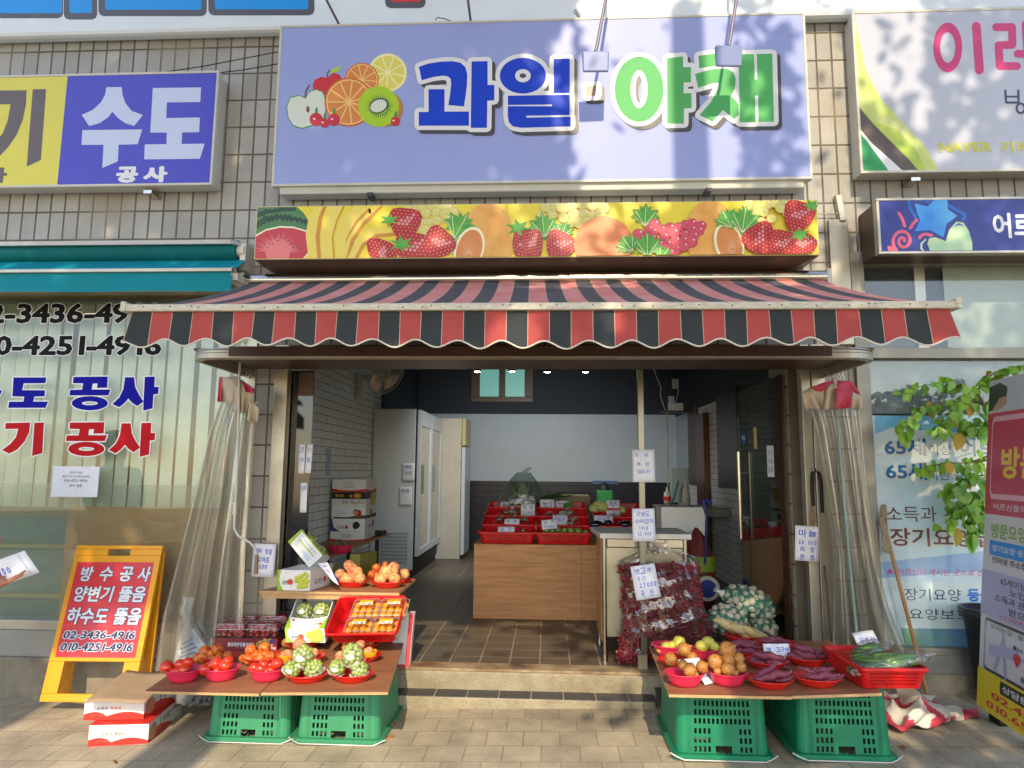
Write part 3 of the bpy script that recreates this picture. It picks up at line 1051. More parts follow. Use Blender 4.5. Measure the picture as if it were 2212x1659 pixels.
# ---- right care centre sign
rs = lightbox('care_centre_sign', 'large pale sign with rounded magenta letters over the right shop', 2.108, 6.5, 3.455, 4.638, y, M('pale_sign_face', C(186, 190, 204), .3, var=.02, vs=2), CREAM)
A = wallart(y, R4, clip=(2.126, 3.473, 6.4, 4.62))
LG1, LG2, GR3 = M('pale_green_print', C(206, 212, 140), .4, vs=5, col2=C(186, 204, 100)), M('olive_print', C(150, 190, 70), .4, vs=6, col2=C(196, 206, 90)), M('deep_green_print', C(40, 150, 84), .4)
BRP = M('brown_band_print', C(92, 78, 76), .4, var=.1, vs=4)
A.poly([(560, 180), (640, 560), (760, 800), (960, 1020), (1130, 1200), (1260, 1440), (560, 1440)], LG1)
A.poly([(600, 880), (700, 990), (900, 1060), (1060, 1240), (1160, 1440), (560, 1440), (580, 900)], LG2)
A.poly([(590, 880), (700, 1010), (850, 1160), (1000, 1310), (1110, 1440), (560, 1440), (560, 880)], BRP)
A.poly([(590, 1050), (700, 1180), (850, 1310), (990, 1440), (560, 1440), (560, 1050)], WHITE)
A.poly([(600, 1090), (700, 1220), (860, 1440), (560, 1440), (560, 1090)], GR3)
MAG, DNV = M('magenta_print', C(204, 50, 116), .4), M('dark_navy_print', C(54, 62, 84), .4)
A.poly(ring(1310, 388, 118, 204, 62, 125), MAG)
A.poly(stroke([(1543, 215), (1568, 572)], 36, 14), MAG)
A.poly(stroke([(1705, 222), (1835, 222), (1838, 365), (1724, 370), (1735, 540), (1875, 540)], 32, 14), MAG)
A.poly(stroke([(1880, 440), (2000, 440)], 32, 14) + stroke([(1950, 200), (1975, 590)], 36, 14), MAG)
A.poly(stroke([(1780, 740), (1786, 838), (1890, 838)], 9) + stroke([(1885, 740), (1888, 836)], 9) + stroke([(1783, 790), (1887, 790)], 8) + ring(1905, 885, 42, 48, 24, 30), DNV)
A.text('방문요양', 1760, 735, 2700, 935, DNV, .01) if False else None
NYE = M('olive_yellow_print', C(196, 196, 84), .4)
A.text('NAVER', 1232, 1165, 1672, 1240, NYE, .05)
A.text('카페', 1735, 1155, 1990, 1250, NYE, .03)
A.build('lettering', rs)
mb = MB()
q = P(1975, 390, -.1)
mb.obox((q.x, -.06, 3.425), (.03, 0, 0), (0, .06, 0), (0, 0, .012))
mb.build('bracket', STEEL, rs)
# ---- fruit picture banner
y = -.28
BX0, BX1, BZ0, BZ1 = -1.99, 1.758, 2.846, 3.221
YB = M('banner_yellow', C(232, 212, 62), .35, var=.05, vs=2)
fb = thing('fruit_banner', 'long yellow banner box printed with watermelon, bananas, strawberries, grapes and oranges', 'sign', (0, 0, BZ0))
mb = MB()
mb.hexa([(BX0 + .24, -.05, 2.775), (BX1 - .2, -.05, 2.775), (BX1 - .2, 0, 2.775), (BX0 + .24, 0, 2.775)], [(BX0, y + .004, BZ0), (BX1, y + .004, BZ0), (BX1, 0, BZ0), (BX0, 0, BZ0)])
mb.build('underside', BROWN, fb)
mb = MB(); mb.box((BX0, y + .004, BZ0 + .0005), (BX1, 0, BZ1)); mb.build('housing', CREAM, fb)
mb = MB(); mb.box((BX0 + .004, y, BZ0 + .004), (BX1 - .004, y + .0035, BZ1 - .004)); mb.build('face', YB, fb)
CL = (BX0 + .006, BZ0 + .006, BX1 - .006, BZ1 - .006)
A = wallart(y, R6, clip=CL, step=.00007)
WMG, WMD, WMR, WMP = M('melon_green', C(78, 128, 84), .4), M('melon_dark', C(44, 76, 64), .4), M('melon_red', C(196, 62, 78), .4), M('melon_pink', C(228, 124, 126), .4)
BAN, BAN2 = M('banana_ink', C(236, 214, 100), .4), M('banana_shade_ink', C(206, 142, 58), .4)
STR, STS, STW = M('strawberry_ink', C(176, 34, 46), .35), M('seed_ink', C(226, 172, 132), .4), M('strawberry_pink', C(240, 184, 190), .4)
LF1, LF2 = M('leaf_ink', C(62, 150, 52), .4, col2=C(100, 178, 70), vs=14), M('leaf_dark_ink', C(36, 104, 52), .4)
GRP, GRH = M('green_grape_ink', C(214, 208, 120), .35), M('grape_light_ink', C(238, 236, 200), .35)
PGR, PGH, ORG, ORR = M('pink_grape_ink', C(206, 76, 98), .35), M('pink_light_ink', C(244, 190, 190), .35), M('orange_skin_ink', C(226, 158, 66), .4, col2=C(236, 180, 96), vs=10), M('grapefruit_ink', C(228, 116, 72), .4, col2=C(236, 160, 104), vs=9)
def jag(pts, amp, seed, k=7):
 r = random.Random(seed)
 out = []
 for i in range(len(pts) - 1):
  for j in range(k):
   t = j / k
   out.append((lerp(pts[i][0], pts[i + 1][0], t), lerp(pts[i][1], pts[i + 1][1], t) + (amp if j % 2 else -amp) * r.uniform(.3, 1)))
 return out + [pts[-1]]
A.poly([(90, 90), (395, 112), (450, 160), (486, 215), (480, 330), (90, 340)], WMG)
A.poly(jag([(100, 235), (170, 190), (260, 172), (360, 182), (480, 215)], 12, 1) + [(480, 245)] + jag([(480, 245), (380, 225), (270, 212), (180, 235), (105, 285)], 12, 2), WMD)
A.poly(jag([(105, 160), (180, 140), (300, 125), (395, 120)], 8, 3) + [(400, 150), (300, 152), (190, 170), (105, 205)], WMD)
A.poly([(90, 330), (180, 280), (280, 258), (380, 262), (475, 290), (495, 460), (440, 510), (90, 510)], GRH)
A.poly([(90, 345), (180, 292), (280, 270), (380, 274), (468, 300), (486, 450), (430, 510), (90, 510)], WMR)
st = []
for i in range(40):
 a = math.pi * (1.02 + .98 * i / 39)
 r1 = random.Random(i).uniform(110, 165)
 st.append([(265 + 60 * math.cos(a - .1), 440 + 45 * math.sin(a - .1)), (265 + r1 * 1.25 * math.cos(a), 450 + r1 * math.sin(a)), (265 + 60 * math.cos(a + .1), 440 + 45 * math.sin(a + .1))])
A.poly(st + [ring(265, 450, 90, 80)[0]], WMP)
for i in range(16):
 r = random.Random(i + 50)
 A.poly(ring(150 + i * 19, 330 + abs(i - 7) * 12 + r.uniform(-20, 25), 5, 7, n=8), WMD, same=True)
A.l += 1
def banana(pts_l, pts_r, sh):
 A.poly(pts_l + pts_r[::-1], BAN)
 n = len(pts_r)
 inner = [(lerp(pts_r[i][0], pts_l[i][0], sh), lerp(pts_r[i][1], pts_l[i][1], sh)) for i in range(n)]
 A.poly(pts_r + inner[::-1], BAN2)
banana([(545, 100), (490, 190), (468, 330), (490, 505)], [(625, 100), (590, 200), (570, 330), (580, 505)], .3)
banana([(640, 100), (600, 230), (572, 360), (580, 505)], [(760, 100), (700, 220), (668, 340), (680, 505)], .12)
banana([(840, 100), (740, 190), (680, 320), (690, 505)], [(935, 140), (850, 230), (780, 360), (770, 505)], .2)
banana([(930, 160), (850, 230), (770, 350), (725, 505)], [(1050, 95), (900, 250), (820, 370), (790, 505)], .5)
banana([(1040, 260), (920, 280), (830, 360), (765, 505)], [(1130, 330), (1000, 340), (900, 400), (840, 505)], .35)
A.poly([(922, 130), (940, 135), (945, 168), (925, 165)], BLACK)
def grapes(pts, r, m, mh):
 for i, (x, yy) in enumerate(pts):
  rr = r * random.Random(i).uniform(.85, 1.1)
  A.poly(ring(x, yy, rr * 1.08, rr, n=18), BAN2 if m is GRP else STR)
  A.poly(ring(x - 1, yy - 1, rr, rr * .92, n=18), m)
  A.poly([(x + rr * .3, yy - rr * .6), (x + rr * .6, yy - rr * .45), (x + rr * .5, yy - rr * .2), (x + rr * .25, yy - rr * .35)], WHITE)
def vine(cx, cy, s, rot=0, m=None):
 base = [(0, -1), (.18, -.62), (.42, -.78), (.38, -.45), (.95, -.5), (.75, -.2), (1.1, .1), (.62, .12), (.7, .5), (.3, .36), (.1, .85), (-.1, .85), (-.3, .36), (-.7, .5), (-.62, .12), (-1.1, .1), (-.75, -.2), (-.95, -.5), (-.38, -.45), (-.42, -.78), (-.18, -.62)]
 c_, s_ = math.cos(rot), math.sin(rot)
 tr = lambda q: (cx + s * (q[0] * c_ - q[1] * s_), cy + s * (q[0] * s_ + q[1] * c_))
 A.poly([tr(q) for q in base], m or LF1)
 for e in ((0, -.8), (.7, -.35), (-.7, -.35), (.75, .08), (-.75, .08)):
  A.poly(stroke([tr((0, .7)), tr(e)], 2, 4), GRH, same=True)
 A.l += 1
def berry(cx, cy, w_, h_, rot):
 base = [(-.5, -.3), (-.42, -.46), (-.2, -.52), (.2, -.52), (.42, -.46), (.5, -.3), (.46, 0), (.3, .3), (.1, .5), (-.1, .5), (-.3, .3), (-.46, 0)]
 c_, s_ = math.cos(rot), math.sin(rot)
 tr = lambda q: (cx + q[0] * w_ * c_ - q[1] * h_ * s_, cy + q[0] * w_ * s_ + q[1] * h_ * c_)
 A.poly([tr(q) for q in base], STR)
 rings, seeds = [], []
 for j in range(9):
  for i in range(8):
   x, z_ = -.42 + .12 * i + .06 * (j % 2), -.44 + .105 * j
   lim = .46 if z_ < 0 else .46 - z_ * .75
   if abs(x) > lim:
    continue
   q = tr((x, z_))
   if (x - .05) ** 2 * 1.2 + (z_ + .12 + x * .6) ** 2 * 3 < .065:
    rings += ring(q[0], q[1], 11, 11, 7, 7, n=10)
   seeds.append(ring(q[0], q[1], 4, 5, n=6)[0])
 if rings:
  A.poly(rings, STW)
 A.poly(seeds, STS)
def calyx(cx, cy, s, rot):
 pts = []
 for i in range(12):
  a = rot + math.pi * 2 * i / 12
  r_ = s if i % 2 == 0 else s * .42
  pts.append((cx + r_ * math.cos(a), cy + r_ * .7 * math.sin(a)))
 A.poly(pts, LF1)
grapes([(1215, 125), (1270, 118), (1320, 110), (1390, 118), (1450, 115), (1500, 130), (1265, 180), (1340, 165), (1415, 160), (1480, 170), (1540, 160), (1300, 235), (1360, 235), (1420, 220), (1490, 210), (1330, 290), (1390, 285)], 40, GRP, GRH)
A.poly(ring(1790, 270, 168, 175), ORG)
A.poly(ring(1800, 420, 170, 200), ORG)
vine(1590, 270, 130, .5)
vine(1560, 420, 90, 1.2)
A.poly(ring(1690, 430, 100, 165, rot=.25), ORG)
A.poly(ring(1655, 430, 105, 170, rot=.3), GRH)
A.poly(ring(1655, 432, 90, 150, rot=.3), O1)
A.poly([[(1650 + 12 * math.cos(a - .06), 470 + 12 * math.sin(a - .06)), (1655 + 80 * math.cos(a), 445 + 125 * math.sin(a)), (1650 + 12 * math.cos(a + .06), 470 + 12 * math.sin(a + .06))] for a in [2 * math.pi * i / 22 for i in range(22)]], GRH)
berry(1188, 250, 240, 230, .1)
calyx(1075, 215, 75, .6)
berry(1010, 440, 200, 230, 2.3)
berry(1420, 395, 240, 230, .75)
berry(1245, 440, 260, 250, .1)
calyx(1165, 390, 95, .4)
berry(2060, 410, 210, 220, .3)
calyx(2010, 270, 95, .3)
A.cv = (lambda p, y=y: (lambda q: (q.x, q.z))(P(*R7(*p), y)))
grapes([(100, 130), (170, 130), (235, 140), (310, 125), (390, 120), (470, 120), (560, 140), (150, 200), (240, 220), (320, 190), (400, 190), (470, 210), (530, 190), (60, 210), (300, 260), (370, 260), (430, 250), (120, 260)], 45, GRP, GRH)
vine(80, 290, 120, -.1)
vine(240, 320, 80, .3)
berry(0, 440, 170, 240, -.2)
berry(205, 450, 250, 230, .5)
A.poly(ring(555, 430, 232, 222, n=40), ORR)
vine(885, 210, 110, .05)
A.poly(ring(1400, 300, 190, 215), ORG)
A.poly(ring(1330, 420, 110, 180), ORG)
gp = [(960, 270), (915, 310), (830, 350), (880, 365), (950, 330), (1015, 315), (1080, 300), (1145, 295), (1200, 275), (1255, 265), (1325, 285), (1255, 315), (1310, 325), (1270, 365), (1195, 350), (1110, 340), (1035, 370), (940, 385), (1000, 430), (1060, 430), (1125, 405), (1190, 400), (1250, 415), (1130, 475), (1190, 450), (1080, 500), (840, 430)]
grapes(gp, 40, PGR, PGH)
vine(745, 435, 95, -.6)
vine(900, 450, 120, .0)
vine(1030, 520, 80, .6)
A.poly(ring(1540, 430, 120, 185, rot=-.25), ORG)
A.poly(ring(1545, 430, 112, 178, rot=-.3), GRH)
A.poly(ring(1548, 432, 96, 156, rot=-.3), O1)
A.poly([[(1570 + 14 * math.cos(a - .06), 470 + 14 * math.sin(a - .06)), (1550 + 80 * math.cos(a), 445 + 125 * math.sin(a)), (1570 + 14 * math.cos(a + .06), 470 + 14 * math.sin(a + .06))] for a in [2 * math.pi * i / 22 for i in range(22)]], GRH)
grapes([(1700, 120), (1770, 135), (1840, 120), (1910, 110), (1980, 115), (2050, 105), (1740, 190), (1820, 180), (1880, 230), (1950, 150), (2010, 190), (1800, 260)], 42, GRP, GRH)
vine(1530, 240, 100, -.5)
vine(1660, 250, 130, .15)
berry(1800, 410, 270, 270, -.55)
berry(2085, 225, 250, 250, .3)
berry(1960, 450, 240, 240, .25)
berry(2110, 450, 220, 220, .5)
calyx(2100, 360, 90, .5)
calyx(2195, 130, 80, 1.1)
A.build('fruit_print', fb)
# ---- blue care sign on the right
bs_ = lightbox('blue_care_sign', 'dark blue sign box with a bright blue star, pink spiral and green heart', 2.133, 6.5, 2.85, 3.226, y, M('navy_sign_face', C(38, 52, 138), .35, var=.05, vs=3), ALU, side=BROWN)
A = wallart(y, R8, clip=(2.152, 2.87, 6.4, 3.208))
SB, PK, MT, SB2 = M('bright_blue_print', C(24, 128, 226), .35, col2=C(90, 176, 236), vs=5), M('pink_print', C(224, 96, 124), .4), M('mint_print', C(150, 206, 168), .4, col2=C(206, 214, 176), vs=5), M('mid_blue_print', C(22, 104, 198), .4)
A.poly(stroke([(1235, 70), (1250, 150), (1300, 235)], 13) + stroke([(1330, 60), (1400, 95), (1440, 60)], 13) + stroke([(1555, 60), (1565, 120), (1640, 165), (1700, 195), (1715, 225), (1690, 245)], 13), SB2)
A.poly([(1290, 110), (1400, 135), (1470, 60), (1560, 60), (1570, 160), (1650, 215), (1560, 280), (1530, 395), (1420, 335), (1290, 345), (1335, 250), (1310, 190)], SB)
A.poly(stroke([(1155, 190), (1185, 240), (1205, 300)], 13) + stroke([(1305, 250), (1275, 280), (1252, 318)], 13) + stroke([(1330, 400), (1350, 375), (1390, 368), (1430, 380)], 13), PK)
spi = [(1190 + (100 - 1.45 * i) * .9 * math.cos(2.2 + i * .17), 425 + (100 - 1.45 * i) * math.sin(2.2 + i * .17)) for i in range(62)]
A.poly(stroke([(1100, 540), (1070, 480)] + spi, 14), PK)
A.poly(stroke([(1380, 530), (1345, 490), (1345, 450), (1380, 415)], 8), MT)
A.poly([(1395, 450), (1410, 405), (1460, 395), (1520, 415), (1550, 430), (1580, 330), (1640, 262), (1700, 270), (1745, 340), (1775, 440), (1775, 540), (1430, 540)], MT)
A.poly([(1615, 305), (1660, 275), (1712, 305), (1660, 292)], SB2)
A.text('어르신', 1938, 190, 2480, 400, WHITE, .03)
A.build('lettering', bs_)
# ---- stickers on the left window
A = wallart(.044, R5)
A.text('02-3436-4916', -226, 897, 1262, 1050, BLACK, .035, out=(.006, WHITE))
A.text('010-4251-4916', -268, 1150, 1275, 1306, BLACK, .035, out=(.006, WHITE))
A.cv = (lambda p: (lambda q: (q.x, q.z))(P(*L1(*p), .044)))
w_do = [[(118, 80), (403, 80), (398, 130), (207, 132), (195, 190), (393, 192), (390, 245), (302, 247), (290, 290), (420, 290), (398, 345), (72, 345), (80, 292), (205, 290), (212, 247), (108, 245)]]
w_gong = [[(640, 75), (940, 72), (935, 170), (845, 172), (850, 132), (808, 134), (800, 185), (965, 185), (945, 237), (605, 237), (612, 188), (715, 186), (725, 132), (635, 130)]] + ring(783, 305, 158, 62, 68, 17)
w_sa = [[(1090, 78), (1170, 78), (1180, 165), (1215, 235), (1252, 290), (1195, 330), (1150, 300), (1118, 265), (1085, 305), (1040, 340), (978, 312), (1040, 255), (1075, 180)],
  [(1262, 75), (1350, 72), (1345, 162), (1385, 162), (1378, 225), (1338, 228), (1330, 350), (1248, 370), (1250, 300)]]
NB = M('deep_blue_print', C(4, 4, 150), .6, spec=.15)
RDP = M('signal_red_print', C(180, 18, 26), .6, spec=.15)
w_su = [[(-260, 80), (-190, 80), (-170, 150), (-110, 190), (20, 190), (0, 240), (-100, 240), (-110, 330), (-200, 340), (-200, 240), (-330, 240)]]
G = w_su + w_do + w_gong + w_sa
A.poly(G, WHITE, .008); A.poly(G, NB)
d_ = lambda G, dx, dy: [[(x + dx, yy + dy) for x, yy in q] for q in G]
w_gi = [[(50, 478), (265, 472), (255, 560), (215, 640), (150, 710), (80, 745), (18, 712), (90, 660), (140, 600), (160, 528), (45, 530)], [(300, 475), (385, 472), (370, 740), (280, 765)]]
G = w_gi + d_(w_gong, -30, 398) + d_(w_sa, -30, 402)
A.poly(G, WHITE, .008); A.poly(G, RDP)
A.build('lettering', lw_)
np_ = thing('window_notice', 'white notice paper with a phone number taped on the left window', 'notice', tuple(P(162, 1040, .04)))
a, b = P(116, 1007, .04), P(210, 1074, .04)
mb = MB(); mb.box((a.x, .0385, b.z), (b.x, .0415, a.z)); mb.build('sheet', PAPER, np_)
A = wallart(.0385, L1, step=.00015)
for t, x0_, x1_, y0_, y1_ in (('전화 주세요', 612, 720, 897, 920), ('출장 가서 공사해드릴께요', 545, 782, 932, 954), ('010-4251-4916', 560, 760, 966, 992), ('용마 철물', 606, 712, 1010, 1036)):
 A.text(t, x0_, y0_, x1_, y1_, BLACK)
A.build('lettering', np_)
# ---- posters in the right window
po = thing('blue_poster', 'big pale blue care poster with blue and maroon writing inside the right window', 'poster', (2.6, .05, .35))
yp = .05
S2 = Zm(3300, 1400, 1.8433)
q0, q1 = P(*S2(272, 435), yp), P(2300, 1405, yp)
POST = M('poster_sky', C(196, 226, 244), .4, vs=1.6, col2=C(234, 240, 244))
mb = MB(); mb.box((2.152, yp, q1.z), (3.4, yp + .003, q0.z)); mb.build('sheet', POST, po)
A = wallart(yp, S2, step=.00012)
TBL, MRN, HAL = M('poster_blue_print', C(10, 110, 180), .4), M('maroon_print', C(112, 52, 64), .4), M('halo_print', C(226, 228, 222), .4)
A.poly([[(266, 436), (1500, 432), (1500, 540), (800, 560), (400, 520), (270, 570)]], M('poster_blue_top', C(96, 186, 238), .4, vs=2, col2=C(140, 208, 240)))
A.text('65세', 330, 600, 642, 728, TBL, .03, out=(.012, HAL))
A.text('이상', 655, 645, 825, 724, TBL, 0)
A.text('어르신', 872, 596, 1290, 735, TBL, .03, out=(.012, HAL))
A.text('65세', 340, 775, 648, 905, TBL, .03, out=(.012, HAL))
A.text('미만', 655, 830, 815, 905, TBL, 0)
A.text('노인성질환', 840, 775, 1400, 905, TBL, .03, out=(.012, HAL))
A.text('소득과 관계없이', 345, 1092, 1250, 1215, MRN, 0)
A.text('장기요양급여', 372, 1250, 1300, 1395, MRN, .02, out=(.012, HAL))
S3 = Zm(3500, 2100, 2.0733)
A.cv = (lambda p: (lambda q: (q.x, q.z))(P(*S3(*p), yp)))
A.poly([(-150, 245), (900, 130), (900, 300), (-150, 370)], M('poster_lilac', C(150, 182, 228), .4, vs=2, col2=C(176, 202, 232)))
A.text('어르신이 계시는 곳으로 전문가', 68, 285, 900, 352, M('poster_magenta', C(204, 66, 160), .4), .01, slant=.2)
A.poly(ring(8, 305, 14, 16)[0:1] + ring(-4, 318, 12, 13)[0:1] + ring(20, 318, 12, 13)[0:1], MATS['poster_magenta'])
A.poly([(-5, 395), (900, 402), (900, 780), (95, 770), (80, 760), (0, 410)], M('poster_white', C(228, 238, 240), .4))
A.text('장기요양', 122, 448, 590, 555, DNV, 0)
A.text('등급', 635, 452, 850, 560, M('poster_azure', C(10, 130, 226), .4), .04)
A.text('요양보호사', 160, 612, 800, 715, DNV, 0)
PG_ = M('poster_meadow', C(120, 170, 120), .5, vs=9, col2=C(120, 160, 214))
A.poly([(95, 775), (900, 785), (900, 960), (140, 945)], PG_)
A.build('lettering', po)
# ================================================================== awnings, rail, curtains, lamps
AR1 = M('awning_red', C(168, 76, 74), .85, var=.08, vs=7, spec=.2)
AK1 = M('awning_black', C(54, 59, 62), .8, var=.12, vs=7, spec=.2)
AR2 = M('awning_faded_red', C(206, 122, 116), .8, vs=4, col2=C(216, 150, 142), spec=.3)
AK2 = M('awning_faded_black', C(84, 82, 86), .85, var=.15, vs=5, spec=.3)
ALN = M('awning_piping', C(178, 152, 132), .7)
CHIP = M('chipped_white_paint', C(206, 204, 192), .45, vs=26, col2=C(176, 166, 140), stretch=(1, 3, 5))
aw = thing('striped_awning', 'faded red and black striped awning with a wavy valance over the fruit shop', 'awning', (0, -.1, 2.2))
NS = 38
ax0, ax1 = P(285, 672, -1.4).x, P(2050, 665, -1.4).x
rx0, rx1 = P(524, 605, -.13).x + .05, P(1785, 595, -.13).x - .03
zr, zf = P(1100, 603, -.13).z, P(1100, 668, -1.4).z + .02
colr = [lambda: 0]
mb = MB()
def aw_pt(s, t):              # s 0..1 across, t 0 at the roller .. 1 at the front
 x = lerp(lerp(rx0, rx1, s), lerp(ax0, ax1, s), t)
 sag = .10 * ((1 - t) - (1 - t) ** 2.3) * (1 + .10 * math.sin(s * 19))
 return V((x, lerp(-.165, -1.4, t), lerp(zr - .032, zf, t) - sag + .004 * math.sin(s * 60) * t * (1 - t)))
lw2 = .045
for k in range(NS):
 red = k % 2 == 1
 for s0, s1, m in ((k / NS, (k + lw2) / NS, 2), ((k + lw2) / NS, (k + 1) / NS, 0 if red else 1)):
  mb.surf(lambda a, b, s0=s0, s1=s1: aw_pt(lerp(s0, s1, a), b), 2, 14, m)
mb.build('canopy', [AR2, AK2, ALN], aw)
mb = MB()
zv0 = zf - .025
for k in range(NS):
 red = k % 2 == 1
 for s0, s1, m in ((k / NS, (k + lw2 * .8) / NS, 2), ((k + lw2 * .8) / NS, (k + 1) / NS, 0 if red else 1)):
  def vp(a, b, s0=s0, s1=s1):
   s = lerp(s0, s1, a)
   x = lerp(ax0, ax1, s)
   ph = s * NS * math.pi
   zb = 2.058 + .019 * math.sin(ph + 2.2) + .008 * math.sin(s * 9)
   fl = max(0, s - .93) / .07
   return V((x + fl * .02 * b - max(0, .04 - s) * b * .8, -1.40 - .012 * b + .012 * b * math.sin(ph * .5 + .6) - .02 * fl * b, lerp(zv0, zb, b)))
  mb.surf(vp, 4, 5, m)
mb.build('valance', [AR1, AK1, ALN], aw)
mb = MB()
pts = []
for i in range(NS * 6 + 1):
 s = i / (NS * 6)
 ph = s * NS * math.pi
 fl = max(0, s - .93) / .07
 pts.append((lerp(ax0, ax1, s) + fl * .02 - max(0, .04 - s) * .8, -1.413 + .012 * math.sin(ph * .5 + .6) - .02 * fl, 2.057 + .019 * math.sin(ph + 2.2) + .008 * math.sin(s * 9)))
mb.tube(pts, .0045, 6)
mb.build('piping', M('white_piping', C(206, 200, 186), .6), aw)
mb = MB()
mb.box((ax0 - .02, -1.425, zf - .028), (ax1 + .02, -1.385, zf + .008))
mb.box((ax0 - .045, -1.43, zf - .03), (ax0 - .018, -1.35, zf + .022))
mb.box((ax1 + .018, -1.43, zf - .03), (ax1 + .045, -1.35, zf + .022))
mb.build('front_bar', CHIP, aw, bev=.005)
mb = MB()
r2 = random.Random(5)
for i in range(34):
 x = lerp(ax0, ax1, (i + r2.random()) / 34)
 mb.ell((x, -1.426, zf - .008 + r2.uniform(-.006, .004)), .004, .003, .004, nu=6, nv=4)
mb.build('screws', M('rusty_screw', C(92, 62, 44), .6), aw)
mb = MB()
mb.cyl((rx0 - .03, -.13, zr), (rx1 + .02, -.13, zr), .046, n=20)
mb.build('roller', STEEL, aw)
mb = MB()
for x in (rx0 - .045, rx1 + .035):
 mb.box((x - .015, -.17, zr - .06), (x + .015, 0, zr + .05))
 mb.cyl((x - .03, -.13, zr), (x + .02, -.13, zr), .03)
mb.build('bracket', CREAM, aw, bev=.006)
mb = MB()
mb.box((rx0 + .1, -.03, 2.70), (rx1, 0, 2.775))
mb.build('backing_strip', M('ochre_strip', C(128, 96, 44), .6), aw)
# teal awning of the plumbing shop
ta = thing('teal_awning', 'rolled up teal awning above the left shop window', 'awning', (-3.4, -.1, 2.75))
TL1, TL2 = M('teal_cloth', C(0, 128, 144), .7, var=.05, vs=5, spec=.25), M('teal_roll_cloth', C(0, 100, 104), .7, var=.08, vs=5, spec=.25)
xe = P(520, 540, -.12).x
zt1 = P(250, 545, -.14).z
mb = MB(); mb.cyl((-8, -.13, zt1), (P(517, 540, -.13).x, -.13, zt1), .078, n=24); mb.build('cloth_roll', TL2, ta)
za, zb_ = P(250, 583, -.3).z, P(250, 630, -.3).z
xf = P(500, 600, -.3).x
mb = MB()
mb.surf(lambda a, b: V((lerp(-8, xf + .03, a), lerp(-.16, -.29, b), lerp(zt1 - .07, za + .012, b))), 2, 3)
mb.surf(lambda a, b: V((lerp(-8, xf, a), -.305 + .01 * b * math.sin(a * 40), lerp(za - .02, zb_, b))), 60, 4)
mb.build('drop_cloth', TL1, ta)
mb = MB(); mb.box((-8, -.325, za - .022), (xf + .01, -.285, za + .004)); mb.build('front_bar', ALU, ta, bev=.004)
mb = MB()
zc = P(250, 522, -.2).z
mb.hexa([(-8, -.24, zc - .035), (xe - .02, -.24, zc - .035), (xe + .06, 0, zc), (-8, 0, zc)], [(-8, -.25, zc - .01), (xe - .02, -.25, zc - .01), (xe + .06, 0, zc + .03), (-8, 0, zc + .03)])
mb.build('cover_plate', M('white_aluminium', C(206, 208, 216), .35, .3), ta)
mb = MB()
xb = P(533, 545, -.1).x
mb.cyl((xe - .03, -.13, zt1), (xb + .01, -.13, zt1), .045)
mb.box((xb - .02, -.16, zt1 - .14), (xb + .02, 0, zt1 + .05))
mb.box((xf - .0, -.31, za - .05), (xb, -.24, za + .02))
mb.box((xb - .05, -.28, za - .07), (xb + .03, 0, za - .02))
mb.build('end_bracket', CREAM, ta, bev=.01)
# curtain rail
cr = thing('curtain_rail', 'rounded aluminium curtain rail running round under the awning', 'rail', (0, -.4, 2.08))
xL, xR, yF, rr = -2.12, 1.855, -.80, .17
path = [(xL, .0), (xL, yF + rr)]
for i in range(1, 9):
 a = math.pi + math.pi / 2 * i / 8
 path.append((xL + rr + rr * math.cos(a), yF + rr + rr * math.sin(a)))
path += [(xR - rr, yF)]
for i in range(1, 9):
 a = -math.pi / 2 + math.pi / 2 * i / 8
 path.append((xR - rr + rr * math.cos(a), yF + rr + rr * math.sin(a)))
path += [(xR, 0)]
def sweep(mb, path, prof, mi=0):
 n = len(path)
 vs = []
 for i, p in enumerate(path):
  a, b = V(path[max(i - 1, 0)]), V(path[min(i + 1, n - 1)])
  t = (b - a).normalized()
  nr = V((t.y, -t.x))
  for o, z in prof:
   vs.append((p[0] + nr.x * o, p[1] + nr.y * o, z))
 k = len(prof)
 fs = [(i * k + j, i * k + (j + 1) % k, (i + 1) * k + (j + 1) % k, (i + 1) * k + j) for i in range(n - 1) for j in range(k)]
 mb.add(vs, fs, mi)
mb = MB()
sweep(mb, path, [(.0, 2.078), (.018, 2.084), (.02, 2.112), (.014, 2.118), (.014, 2.128), (.02, 2.134), (.018, 2.142), (-.02, 2.142), (-.02, 2.078)])
mb.build('rail', ALU, cr)
mb = MB(); mb.box((-1.86, -.826, 2.092), (1.58, -.819, 2.15)); mb.build('fascia', BROWN, cr)
mb = MB(); mb.box((xL + .02, -.77, 2.136), (xR - .02, -.02, 2.15)); mb.build('soffit', BROWN, cr)
